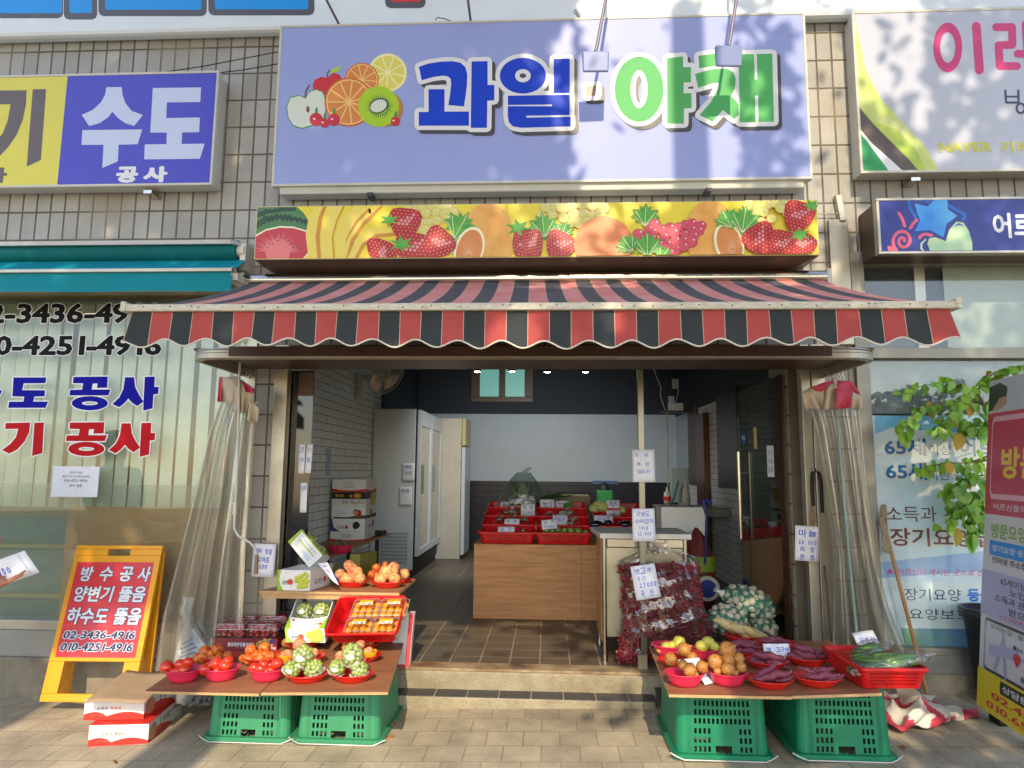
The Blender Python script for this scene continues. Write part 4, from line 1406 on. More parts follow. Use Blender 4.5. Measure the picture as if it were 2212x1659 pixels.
# vinyl curtains
VIN = clear('vinyl', (.95, .94, .90), .12, .14, milk=.24, milkc=(.66, .63, .56), bump=.7, bs=5, stretch=(4, 4, .3))
CB1, CB2 = M('beige_tarp', C(186, 172, 150), .6, var=.08, vs=8), M('red_tarp', C(190, 62, 88), .6, var=.08, vs=8)
def curtain(name, label, rows, band, hooks, nfold, yb, seed, redside):
 t = thing(name, label, 'curtain', tuple(P(*hooks[0], yb)))
 r = random.Random(seed)
 ph = [r.uniform(0, 6.28) for _ in range(4)]
 def pt(a, v, off=0):
  k = 0
  while k < len(rows) - 2 and rows[k + 1][0] < v:
   k += 1
  va, la, ra = rows[k]
  vb, lb, rb = rows[k + 1]
  t_ = (v - va) / (vb - va)
  l_, r_ = lerp(la, lb, t_), lerp(ra, rb, t_)
  amp = .035 + .03 * (v - rows[0][0]) / 500
  yy = yb + amp * math.sin(a * nfold * 6.28 + ph[0] + v * .002) + amp * .5 * math.sin(a * nfold * 2.3 * 6.28 + ph[1] - v * .004) + off
  return P(lerp(l_, r_, a + .02 * math.sin(a * nfold * 12 + ph[2])), v, yy)
 v0, v1 = rows[0][0], rows[-1][0]
 mb = MB(); mb.surf(lambda a, b: pt(a, lerp(v0, v1, b)), 70, 30); mb.build('vinyl_sheet', VIN, t)
 mb = MB(); mb.surf(lambda a, b: pt(a, lerp(v0, v1, b), .09), 50, 24); mb.build('rear_fold', VIN, t)
 mb = MB()
 for i, (pl, col) in enumerate(band):
  def bp(a, b, pl=pl, i=i):
   (ax_, ay), (bx, by), (cx, cy), (dx, dy) = pl
   u = lerp(lerp(ax_, bx, a), lerp(dx, cx, a), b)
   v = lerp(lerp(ay, by, a), lerp(dy, cy, a), b)
   return P(u, v, yb - .05 - .012 * i + .025 * math.sin(a * 6 + i) * b)
  mb.surf(bp, 8, 5, col)
 mb.build('top_band', [CB1, CB2], t, solid=.003)
 mb = MB()
 for u, v in hooks:
  q = P(u, v, yb)
  mb.tube([q + V((.012 * math.cos(k * .7), 0, .012 * math.sin(k * .7))) for k in range(9)], .003, 6, closed=True)
  mb.tube([q + V((0, 0, .012)), q + V((0, 0, .05))], .003, 6)
 mb.build('hooks', STEEL, t)
 return t
curtain('vinyl_curtain', 'clear vinyl curtain gathered at the left door post, spreading over the left window', [(868, 476, 556), (930, 452, 548), (1070, 418, 540), (1200, 384, 528), (1330, 350, 522), (1450, 332, 515)],
  [([(474, 814), (482, 814), (478, 868), (470, 868)], 1), ([(481, 815), (520, 812), (514, 870), (478, 868)], 0), ([(505, 828), (528, 828), (520, 892), (502, 890)], 0), ([(518, 818), (550, 845), (528, 894), (522, 890)], 0), ([(540, 862), (560, 882), (556, 912), (534, 908)], 0), ([(522, 820), (550, 840), (548, 850), (530, 846)], 1)],
  [(514, 812), (522, 808), (535, 810), (541, 813)], 3, -.22, 4, 0)
curtain('vinyl_curtain', 'clear vinyl curtain gathered at the right door post with a pink and white top band', [(872, 1742, 1855), (930, 1760, 1862), (1080, 1784, 1876), (1200, 1800, 1893), (1300, 1800, 1918), (1420, 1796, 1965)],
  [([(1730, 850), (1750, 836), (1776, 884), (1742, 886)], 0), ([(1748, 838), (1785, 824), (1800, 868), (1766, 884)], 0), ([(1752, 836), (1800, 820), (1802, 830), (1768, 850)], 1), ([(1786, 834), (1804, 826), (1806, 882), (1776, 886)], 0), ([(1809, 822), (1842, 824), (1858, 850), (1806, 882)], 1), ([(1806, 838), (1846, 846), (1840, 880), (1806, 884)], 1), ([(1842, 846), (1864, 858), (1864, 884), (1838, 884)], 0)],
  [(1790, 815), (1802, 812), (1812, 814), (1820, 816)], 4, -.25, 9, 1)
mb = MB()
mb.tube([P(1803, 840, -.31), P(1816, 1000, -.31), P(1834, 1200, -.32), P(1856, 1420, -.33)], .008, 6)
tag(mb.build('zip_strip', M('green_zip_edge', C(120, 150, 142), .5)), 'thin greenish zip strip running down the right vinyl curtain', 'strip')
# crank pole
cp = thing('crank_pole', 'white awning crank pole with a bent wooden handle hanging by the left door post', 'pole', tuple(P(515, 775, -.3)))
mb = MB()
mb.tube([P(518, 770, -.32), P(513, 1000, -.32), P(507, 1120, -.32)], .0085, 8)
mb.tube([P(507, 1120, -.32), P(506, 1142, -.33), P(514, 1157, -.34), P(540, 1172, -.36), P(552, 1185, -.36), P(555, 1200, -.36)], .0075, 8)
mb.build('rod', M('white_rod', C(196, 194, 186), .4), cp)
mb = MB(); mb.cyl(P(555, 1198, -.36), P(553, 1240, -.36), .011, .014); mb.build('handle', M('worn_wood', C(138, 110, 82), .7, var=.1), cp)
mb = MB(); mb.cyl(P(508, 1085, -.32), P(507, 1112, -.32), .013); mb.build('joint', CREAM, cp)
# floodlights on arms, stays, wires
FL = M('floodlight_metal', C(124, 138, 184), .4, .1)
fl = thing('floodlight', 'flat floodlight on a thin arm in front of the sign, nearest its middle', 'floodlight', (0, 0, 0))
mb = MB()
mb.hexa([(-.085, -.018, -.14), (.085, -.018, -.14), (.085, .0, -.14), (-.085, .0, -.14)], [(-.088, -.03, 0), (.088, -.03, 0), (.088, .01, 0), (-.088, .01, 0)])
mb.build('lamp_head', FL, fl, bev=.01)
mb = MB(); mb.box((-.07, .0015, -.125), (.07, .012, -.015)); mb.build('lamp_glass', M('lamp_glass', C(160, 170, 190), .1), fl)
mb = MB(); mb.tube([(0, -.02, 0), (.012, -.02, .05), (.07, -.02, .38), (.11, 0, .62), (.12, .2, .9)], .011, 8); mb.build('arm', M('arm_metal', C(120, 110, 124), .4, .4), fl)
pf = Proto(fl)
q = P(1286, 115, -.42)
pf.put(q, (0, 0, .03))
q = P(1572, 103, -.42)
pf.put(q, (0, 0, .06), 'flat floodlight on a thin arm in front of the sign, over its right half')
for i, (a, b, lab) in enumerate((((690, -30), (734, 56), 'thin steel stay rod holding the left end of the big sign'), ((1007, -30), (1017, 48), 'thin steel stay rod holding the big sign above its blue letters'))):
 mb = MB(); mb.cyl(P(*b, -.12), P(*a, -.5), .009); tag(mb.build('stay_rod', M('rod_metal', C(130, 116, 120), .4, .4)), lab, 'rod', 'stay rods of the big sign')
for (pts, lab) in ((((360, 155), (440, 143), (600, 112)), 'thin black wire slanting from the plumbing sign up to the big sign'), (((475, 157), (520, 152), (600, 138)), 'short black wire between the plumbing sign and the big sign'),
       ((  (940, 44), (945, 38), (960, 40), (976, 47)), 'small loop of grey cable on top of the big sign'), (((1254, 40), (1243, 20), (1240, 24), (1252, 42)), 'black cable end sticking up behind the big sign')):
 mb = MB(); mb.tube([P(u, v, -.1) for u, v in pts], .0032, 6); tag(mb.build('cable', BLACK), lab, 'cable')
# conduit on the right wall
cn = thing('conduit_box', 'grey metal conduit with a small box on the tiles beside the blue sign', 'conduit', tuple(P(1815, 480, 0)))
mb = MB(); a, b = P(1800, 415, -.04), P(1828, 478, -.04)
mb.hexa([(a.x + .035, -.05, b.z), (b.x, -.05, b.z), (b.x, 0, b.z), (a.x + .035, 0, b.z)], [(a.x + .01, -.05, a.z - .02), (b.x - .02, -.05, a.z - .02), (b.x - .02, 0, a.z - .02), (a.x + .01, 0, a.z - .02)])
mb.build('box', ALU, cn, bev=.006)
mb = MB(); mb.tube([P(1768, 462, -.03), P(1812, 462, -.03)], .004, 6); mb.build('cable', M('grey_cable', C(150, 146, 140), .5), cn)
# ================================================================== stalls and goods
def tub(mb, W0, D0, W1, D1, H, rad, holes, mi=0):
 """open walls between a W0 x D0 outline at z=0 and W1 x D1 at z=H; holes: (side, a0, a1, w0, w1, nu, nv, fill_u, fill_v)"""
 cells, rows = [], {0.0, 1.0}
 hl = []
 for sd, a0, a1, w0, w1, nu, nv, fu, fv in holes:
  for i in range(nu):
   for j in range(nv):
    ua = lerp(a0, a1, (i + .5 - fu / 2) / nu), lerp(a0, a1, (i + .5 + fu / 2) / nu)
    wa = lerp(w0, w1, (j + .5 - fv / 2) / nv), lerp(w0, w1, (j + .5 + fv / 2) / nv)
    hl.append((sd, ua[0], ua[1], wa[0], wa[1]))
    rows |= {round(wa[0], 5), round(wa[1], 5)}
 rows = sorted(rows)
 cols = []
 for sd in range(4):
  cuts = {0.0, 1.0}
  for h in hl:
   if h[0] == sd:
    cuts |= {round(h[1], 5), round(h[2], 5)}
  cuts = sorted(cuts)
  cols += [(sd, a) for a in cuts]
  cols += [(sd + .5, k / 4) for k in (1, 2, 3)]
 def pos(sd, a, w_):
  hw, hd = lerp(W0, W1, w_) / 2, lerp(D0, D1, w_) / 2
  z = w_ * H
  cs = [(-hw + rad, -hd, hw - rad, -hd), (hw, -hd + rad, hw, hd - rad), (hw - rad, hd, -hw + rad, hd), (-hw, hd - rad, -hw, -hd + rad)]
  if sd == int(sd):
   x0, y0, x1, y1 = cs[int(sd)]
   return V((lerp(x0, x1, a), lerp(y0, y1, a), z))
  cc = [(hw - rad, -hd + rad), (hw - rad, hd - rad), (-hw + rad, hd - rad), (-hw + rad, -hd + rad)][int(sd)]
  an = -math.pi / 2 + int(sd) * math.pi / 2 + a * math.pi / 2
  return V((cc[0] + rad * math.cos(an), cc[1] + rad * math.sin(an), z))
 n = len(cols)
 vs = [pos(sd, a, w_) for w_ in rows for sd, a in cols]
 fs = []
 for j in range(len(rows) - 1):
  wm = (rows[j] + rows[j + 1]) / 2
  for i in range(n):
   (s0, a0), (s1, a1) = cols[i], cols[(i + 1) % n]
   if s0 == s1 and s0 == int(s0):
    am = (a0 + a1) / 2
    if any(h[0] == s0 and h[1] - 1e-4 < am < h[2] + 1e-4 and h[3] - 1e-4 < wm < h[4] + 1e-4 for h in hl):
     continue
   fs.append((j * n + i, j * n + (i + 1) % n, (j + 1) * n + (i + 1) % n, (j + 1) * n + i))
 mb.add(vs, fs, mi)
 return [pos(sd, a, 0) for sd, a in cols], [pos(sd, a, 1) for sd, a in cols]
# ---- upturned green crates
GCR = M('green_crate_plastic', C(24, 122, 86), .42, var=.1, vs=7, bump=.05, bs=90, spec=.4)
GC2 = M('dusty_green_plastic', C(52, 136, 96), .5, vs=8, col2=C(66, 142, 102), spec=.35)
def make_crate(mat, label):
 t = thing('plastic_crate', label, 'crate')
 H = .335
 mb = MB()
 hs = []
 for sd in (0, 2):
  hs += [(sd, .1, .9, .47, .97, 13, 4, .55, .62), (sd, .1, .35, .08, .455, 4, 3, .55, .62), (sd, .715, .9, .08, .455, 3, 3, .55, .62), (sd, .40, .62, .045, .19, 1, 1, 1, 1)]
 for sd in (1, 3):
  hs += [(sd, .08, .92, .2, .97, 12, 1, .3, 1)]
 b, tp = tub(mb, .455, .52, .425, .48, H, .04, hs)
 mb.build('wall', mat, t, solid=.007)
 mb = MB()
 mb.poly([p + V((0, 0, -.002)) for p in tp])
 mb.build('base_plate', mat, t, solid=.006)
 mb = MB()
 for x in (-.15, -.075, .0, .075, .15):
  mb.hexa([(x - .002, -.266, .0), (x + .002, -.266, .0), (x + .002, -.235, .0), (x - .002, -.235, .0)], [(x - .002, -.262, .035), (x + .002, -.262, .035), (x + .002, -.235, .035), (x - .002, -.235, .035)])
 ring_ = [(1.0, .012), (1.0, .03), (1.10, .028), (1.10, .0), (1.09, .0), (1.09, .022), (1.0, .012)]
 n = len(b)
 vs = [V((p.x * k, p.y * (1 + (k - 1) * .9), z)) for k, z in ring_ for p in b]
 mb.add(vs, [(j * n + i, j * n + (i + 1) % n, (j + 1) * n + (i + 1) % n, (j + 1) * n + i) for j in range(len(ring_) - 1) for i in range(n)])
 mb.build('rim', mat, t)
 for s in (-1, 1):
  mb = MB()
  mb.tube([(-.265, s * .27, .03), (-.235, s * .285, .018), (-.2, s * .292, .006), (.2, s * .292, .006), (.235, s * .285, .018), (.265, s * .27, .03)], .0042, 6)
  mb.build('wire_handle', M('galvanised_wire', C(196, 196, 192), .35, .6), t)
 for s in (0, 1):
  mb = MB()
  for x in (-.17, -.16, .165, .175):
   mb.hexa([(x - .002, -.266, .03), (x + .002, -.266, .03), (x + .002, -.255, .03), (x - .002, -.255, .03)], [(x - .002, -.247, .32), (x + .002, -.247, .32), (x + .002, -.238, .32), (x - .002, -.238, .32)])
  if s == 0:
   mb.build('ribs', mat, t)
 return t
cA = make_crate(GC2, 'upturned green crate with sunlit dusty front, leftmost under the left fruit table')
cB = make_crate(GCR, 'upturned bright green crate under the onion bowls')
TL_Z, TR_Z = .352, .375
def crate_at(pr, u0, u1, v, lab, first):
 a, b = PG(u0, v), PG(u1, v)
 c = (a + b) / 2
 return c
for i, (root, u0, u1, v, lab) in enumerate(((cA, 425, 640, 1603, None), (None, 630, 826, 1607, 'upturned green crate under the right half of the left fruit table, beside the step'), (cB, 1455, 1672, 1642, None), (None, 1720, 1940, 1643, 'upturned green crate under the tray of green peppers'))):
 a, b = PG(u0, v), PG(u1, v)
 loc = V(((a.x + b.x) / 2, (a.y + b.y) / 2 + .265, gz((a.x + b.x) / 2)))
 rz = math.atan2(b.y - a.y, b.x - a.x) * .5
 if root:
  root.location, root.rotation_euler = loc, (0, 0, rz)
  root['group'] = 'upturned green crates carrying the tables'
  last = root
 else:
  dup(last, loc, (0, 0, rz), lab)
# ---- plywood table tops
def board(pts, h, th, label, grp):
 q = [PG(u, v, h) if len(p) == 2 else V((p[2], p[3], gz(p[2]) + h)) for p in pts for u, v in [p[:2]]]
 mb = MB()
 n = len(q)
 mb.poly(q, 0)
 dn = [p - V((0, 0, th)) for p in q]
 mb.poly(dn[::-1], 0)
 for i in range(n):
  mb.poly([dn[i], dn[(i + 1) % n], q[(i + 1) % n], q[i]], 1)
 return tag(mb.build('table_board', [PLYTOP, PLYEDGE], None), label, 'board', grp)
G_T = 'plywood table boards'
hL, hR = .352, .375
a1, m1, f1, b1 = PG(312, 1493, hL), PG(562, 1497, hL), PG(838, 1495, hL), PG(875, 1378, hL)
board([(0, 0, a1.x, a1.y), (0, 0, m1.x - .003, m1.y - .01), (0, 0, m1.x - .09, -.03), (0, 0, a1.x - .12, -.03)], hL, .013, 'plywood board with the tomato bowls, left half of the left table', G_T)
board([(0, 0, m1.x + .003, m1.y + .005), (0, 0, f1.x, f1.y), (0, 0, b1.x, b1.y), (0, 0, m1.x - .085, b1.y - .02)], hL, .013, 'plywood board with the plates of green grapes, right half of the left table', G_T)
a2, m2, f2, b2, c2_ = PG(1445, 1500, hR), PG(1710, 1505, hR), PG(1905, 1497, hR), PG(1405, 1400, hR), PG(1800, 1385, hR)
board([(0, 0, a2.x, a2.y), (0, 0, m2.x, m2.y), (0, 0, m2.x + .04, -.2), (0, 0, b2.x, b2.y)], hR, .013, 'plywood board with the onion bowls, left half of the right table', G_T)
board([(0, 0, m2.x + .005, m2.y + .01), (0, 0, f2.x, f2.y), (0, 0, c2_.x, c2_.y), (0, 0, m2.x + .045, -.15)], hR, .013, 'plywood board with the red pepper tray, right half of the right table', G_T)
# ---- dishes
PINK = M('pink_bowl_plastic', C(222, 48, 84), .35, var=.04, vs=6, spec=.5, sss=.1)
REDP = M('red_plate_plastic', C(214, 38, 28), .3, var=.04, vs=6, spec=.5, sss=.1)
REDT = M('red_tray_plastic', C(204, 22, 26), .3, var=.05, vs=6, spec=.5)
def make_bowl():
 o = MB()
 pr = [(0, 0), (.05, 0), (.07, .003), (.085, .02), (.097, .042), (.104, .062), (.113, .068), (.116, .072), (.113, .075), (.104, .073), (.098, .064), (.09, .042), (.078, .022), (.06, .008), (0, .007)]
 o.lathe(pr, n=96, rib=lambda i, j: 1 - (.012 if 3 <= i <= 4 and j % 2 else 0), sy=.84)
 return tag(o.build('pink_bowl', PINK, loc=(0, 0, 0)), 'x', 'bowl', 'pink colander bowls on the tables')
def make_plate():
 o = MB()
 pr = [(0, 0), (.07, 0), (.078, .004), (.1, .024), (.106, .034), (.118, .038), (.121, .042), (.118, .045), (.106, .041), (.098, .03), (.078, .009), (0, .007)]
 o.lathe(pr, n=48, sy=.8)
 return tag(o.build('red_plate', REDP, loc=(0, 0, 0)), 'x', 'plate', 'red oval plates of fruit and vegetables')
BOWL, PLATE = Proto(make_bowl()), Proto(make_plate())
Z4, Z5, Z6, Z7 = Zm(600, 2300, 3.318), Zm(1100, 2300, 3.318), Zm(2550, 2450, 3.687), Zm(3050, 2450, 3.403)
ZS = Zm(1080, 1850, 2.765)
def dish(pr, zm, cx, by, wz, h, label, sc=None, rot=0, floor=None):
 """dish whose middle is at crop column cx, whose lowest edge is at crop row by and which is wz crop pixels wide"""
 u, v = zm(cx, by)
 p = PG(u, v, h) if floor is None else PZ(u, v, floor)
 ul, ur = zm(cx - wz / 2, by)[0], zm(cx + wz / 2, by)[0]
 w_ = (ur - ul) * (p - CAM).dot(-Za.cross(Xa) if False else Ya_w()) / F
 s = w_ / (.232 if pr is BOWL else .242)
 p = p + V((0, (.05 if pr is BOWL else .06) * s, 0))
 if floor is None:
  p.z = gz(p.x) + h
 pr.put(p, (0, 0, rot), label, None, s)
 return p, s
def Ya_w():
 return R @ V((0, 0, -1))
FRUIT = {}
def fruit_mesh(kind, mat):
 o = MB()
 if kind == 'tomato':
  o.ell((0, 0, 0), 1, 1, .86, nu=20, nv=14, fn=lambda d: 1 + .025 * math.cos(5 * math.atan2(d.y, d.x)) * abs(d.z) ** 2 - .12 * max(0, d.z - .8))
  o.lathe([(.02, .84), (.12, .82), (.3, .8), (.34, .775)], n=10, mi=1, rib=lambda i, j: 1.3 if i == 3 and j % 2 == 0 else (.5 if i == 3 else 1))
 elif kind == 'peach':
  o.ell((0, 0, 0), 1, 1, .92, nu=22, nv=16, fn=lambda d: 1 - .10 * math.exp(-(d.y / .13) ** 2) * (d.x > 0) * max(0, d.x) ** .6 - .18 * max(0, d.z - .82))
 elif kind == 'onion':
  pr = [(0, -.86), (.25, -.84), (.6, -.66), (.88, -.32), (1, .05), (.94, .38), (.72, .66), (.42, .86), (.2, 1.0), (.09, 1.1), (.08, 1.2), (.04, 1.26), (0, 1.26)]
  o.lathe(pr, n=22, rib=lambda i, j: 1 + .012 * math.sin(j * 3.1 + i))
  for k in range(9):
   a = k * .7
   o.tube([(.06 * math.cos(a), .06 * math.sin(a), -.84), (.22 * math.cos(a), .22 * math.sin(a), -1.0 - .04 * (k % 3))], .02, 4)
 elif kind == 'apple':
  o.ell((0, 0, 0), 1, .94, .86, nu=18, nv=12, fn=lambda d: 1 + .05 * math.sin(3 * math.atan2(d.y, d.x)) - .2 * max(0, d.z - .8))
 m = o.build(kind, mat, loc=(0, 0, 0))
 me = m.data
 bpy.data.objects.remove(m)
 return me
TOM = M('tomato_skin', C(206, 34, 18), .16, vs=1.2, col2=C(220, 62, 24), spec=.6, coat=.3, obj=True)
CAL = M('calyx_green', C(70, 104, 44), .6)
NEC = M('nectarine_skin', C(176, 34, 34), .3, vs=1.5, col2=C(226, 142, 46), obj=True, spec=.45, stretch=(1, 1, .7))
PEA = M('peach_skin', C(196, 66, 62), .6, vs=1.5, col2=C(236, 200, 136), obj=True, spec=.25, bump=.02)
PEP = M('pale_peach_skin', C(196, 78, 66), .6, vs=1.3, col2=C(236, 196, 124), obj=True, spec=.25)
PLU = M('plum_skin', C(150, 70, 66), .35, vs=1, col2=C(176, 150, 70), obj=True, spec=.4)
YPL = M('yellow_plum_skin', C(206, 96, 52), .3, vs=.9, col2=C(222, 196, 58), obj=True, spec=.45)
ONI = M('onion_skin', C(140, 78, 28), .3, vs=1.8, col2=C(208, 152, 78), obj=True, spec=.5, stretch=(3.5, 3.5, .35), bump=.25, bs=7)
GAP = M('green_apple_skin', C(186, 186, 62), .35, vs=.9, col2=C(210, 196, 84), obj=True)
MAN = M('mandarin_skin', C(244, 150, 6), .4, vs=2, col2=C(248, 178, 24), bump=.15, bs=30, obj=True)
CHT = M('cherry_tomato_skin', C(150, 18, 24), .15, vs=2, col2=C(178, 36, 34), obj=True, coat=.3)
for k, kind, mt in (('tomato', 'tomato', [TOM, CAL]), ('nectarine', 'peach', NEC), ('peach', 'peach', PEA), ('pale_peach', 'peach', PEP), ('plum', 'peach', PLU), ('yellow_plum', 'peach', YPL), ('onion', 'onion', ONI), ('green_apple', 'apple', GAP), ('mandarin', 'apple', MAN)):
 FRUIT[k] = fruit_mesh(kind, mt)
rf = random.Random(21)
CATS = {'pale_peach': 'peach', 'yellow_plum': 'plum', 'green_apple': 'apple'}
def put(kind, loc, r, label, group, rot=None, sc=(1, 1, 1)):
 o = bpy.data.objects.new(kind, FRUIT[kind])
 COL.objects.link(o)
 o.location = loc
 o.scale = (r * sc[0], r * sc[1], r * sc[2])
 o.rotation_euler = rot or (rf.uniform(-.7, .7), rf.uniform(-.7, .7), rf.uniform(0, 6.28))
 return tag(o, label, CATS.get(kind, kind.replace('_', ' ')), group)
def heap(kind, zm, base, items, label, group, zfloor, span=.05, rots=None):
 """fruit of a heap: (column, row, radius) in crop pixels; base = the dish's place"""
 vmax = max(zm(0, y + r)[1] for x, y, r in items)
 zs = []
 for i, (x, y_, r) in enumerate(items):
  u, v = zm(x, y_)
  ur = zm(x + r, y_)[0]
  lift = (vmax - zm(0, y_ + r)[1])
  yy = base.y - span + min(.0011 * lift, 1.6 * span)
  p = P(u, v, yy)
  rad = (ur - u) * (p - CAM).dot(Ya_w()) / F
  p.z = max(p.z, zfloor + rad * .8)
  put(kind, p, rad, label, group, rots[i % len(rots)] if rots else None)
GB = 'pink colander bowls on the tables'
for cx, by, lab, items in ((340, 1300, 'leftmost of the three front tomato bowls', [(187, 1077, 85), (365, 1050, 78), (470, 1020, 72), (410, 1115, 72), (275, 1150, 60), (330, 1140, 60)]),
         (840, 1280, 'pink bowl in the middle of the three tomato bowls', [(830, 1030, 82), (955, 1060, 85), (985, 1005, 70), (690, 1115, 85), (840, 1135, 62), (760, 1060, 60)]),
         (1450, 1290, 'pink bowl of tomatoes next to the plates of grapes', [(1335, 1100, 72), (1420, 1112, 82), (1450, 1050, 72), (1630, 1035, 82), (1550, 1120, 62), (1500, 1140, 55)])):
 nm = {'l': 'leftmost pink bowl at the end of the left table', 'p': 'x'}
 dl = {340: 'pink colander bowl of shaded red tomatoes at the left end of the left table', 840: 'pink colander bowl of tomatoes between two other tomato bowls', 1450: 'pink colander bowl of tomatoes next to the plates of green grapes'}[cx]
 p, s = dish(BOWL, Z4, cx, by, 515, hL, dl)
 fl = {340: 'shiny red tomato in the pink bowl at the left end', 840: 'shiny red tomato in the middle one of three tomato bowls', 1450: 'shiny red tomato in the bowl nearest the green grapes'}[cx]
 heap('tomato', Z4, p, items, fl, 'tomatoes in ' + {340: 'the left bowl', 840: 'the middle bowl', 1450: 'the bowl by the grapes'}[cx], p.z + .012, .035)
for cx, by, wz, items, t in ((790, 1062, 540, [(690, 875, 80), (850, 850, 76), (590, 965, 66), (660, 990, 76), (770, 985, 62), (870, 955, 62), (985, 930, 58), (760, 915, 60)], 'behind the middle tomato bowl'),
        (1385, 1082, 590, [(1285, 855, 76), (1465, 835, 80), (1180, 970, 52), (1260, 980, 72), (1410, 970, 82), (1535, 940, 68), (1350, 920, 56), (1470, 920, 60)], 'in front of the dark red tomato box')):
 p, s = dish(PLATE, Z4, cx, by, wz, hL, 'red plate heaped with nectarines ' + t)
 heap('nectarine', Z4, p, items, 'red and yellow nectarine heaped on the plate ' + t, 'nectarines ' + t, p.z + .01, .04)
# plums and netted peaches, right half of the left table
p, s = dish(PLATE, Z5, 250, 860, 520, hL, 'red plate of plums below the open grape carton')
heap('plum', Z5, p, [(180, 675, 68), (340, 670, 68), (225, 722, 66), (90, 772, 64), (140, 815, 50), (400, 785, 52), (300, 790, 55)], 'dull red and green plum on the plate below the grape carton', 'plums below the grape carton', p.z + .01, .04)
p, s = dish(PLATE, Z5, 1040, 880, 530, hL, 'red plate of yellow plums in front of the mandarin tray')
heap('yellow_plum', Z5, p, [(945, 680, 74), (1095, 672, 74), (1062, 725, 70), (1175, 775, 64), (885, 785, 62), (1000, 790, 62)], 'yellow and red plum on the plate before the mandarin tray', 'yellow plums before the mandarins', p.z + .01, .04)
NET = M('yellow_foam_net', C(226, 168, 24), .6, bump=.5, bs=120, spec=.3)
p, s = dish(PLATE, Z5, 280, 1065, 560, hL, 'red plate of netted peaches behind the left grape bags')
heap('peach', Z5, p, [(260, 790, 88), (100, 950, 92), (440, 900, 70), (300, 930, 80)], 'pink peach in a yellow net behind the left grape bags', 'peaches behind the left grape bags', p.z + .01, .04)
pn1 = p
p, s = dish(PLATE, Z5, 1030, 1045, 540, hL, 'red plate of netted peaches behind the right grape bags')
heap('peach', Z5, p, [(1060, 790, 62), (1165, 890, 72), (800, 940, 70), (1000, 880, 80)], 'pink peach in a yellow net behind the right grape bags', 'peaches behind the right grape bags', p.z + .01, .04)
pn2 = p
for (x, y_, r, pp, lab) in ((95, 950, 100, pn1, 'yellow foam net round the peach at the left'), (1185, 900, 82, pn2, 'yellow foam net round the peach at the right'), (885, 840, 60, pn2, 'yellow foam net round the peach behind the right grape bag')):
 u, v = Z5(x, y_)
 q = P(u, v, pp.y - .035)
 rr = (Z5(x + r, y_)[0] - u) * (q - CAM).dot(Ya_w()) / F
 mb = MB()
 n_ = 20
 vs, fs = [], []
 for j, (ph, k) in enumerate(((2.5, 1.06), (2.0, 1.07), (1.55, 1.1), (1.25, 1.2))):
  for i in range(n_):
   a = 2 * math.pi * i / n_
   kk = k * (1 + (.12 * math.sin(i * 2.5) if j == 3 else 0))
   vs.append(q + V((rr * kk * math.sin(ph) * math.cos(a), rr * kk * math.sin(ph) * math.sin(a), rr * kk * math.cos(ph))))
 for j in range(3):
  for i in range(n_):
   fs.append((j * n_ + i, j * n_ + (i + 1) % n_, (j + 1) * n_ + (i + 1) % n_, (j + 1) * n_ + i))
 mb.add(vs, fs, 0, True)
 tag(mb.build('foam_net', NET), lab, 'net', 'yellow foam nets round the peaches')
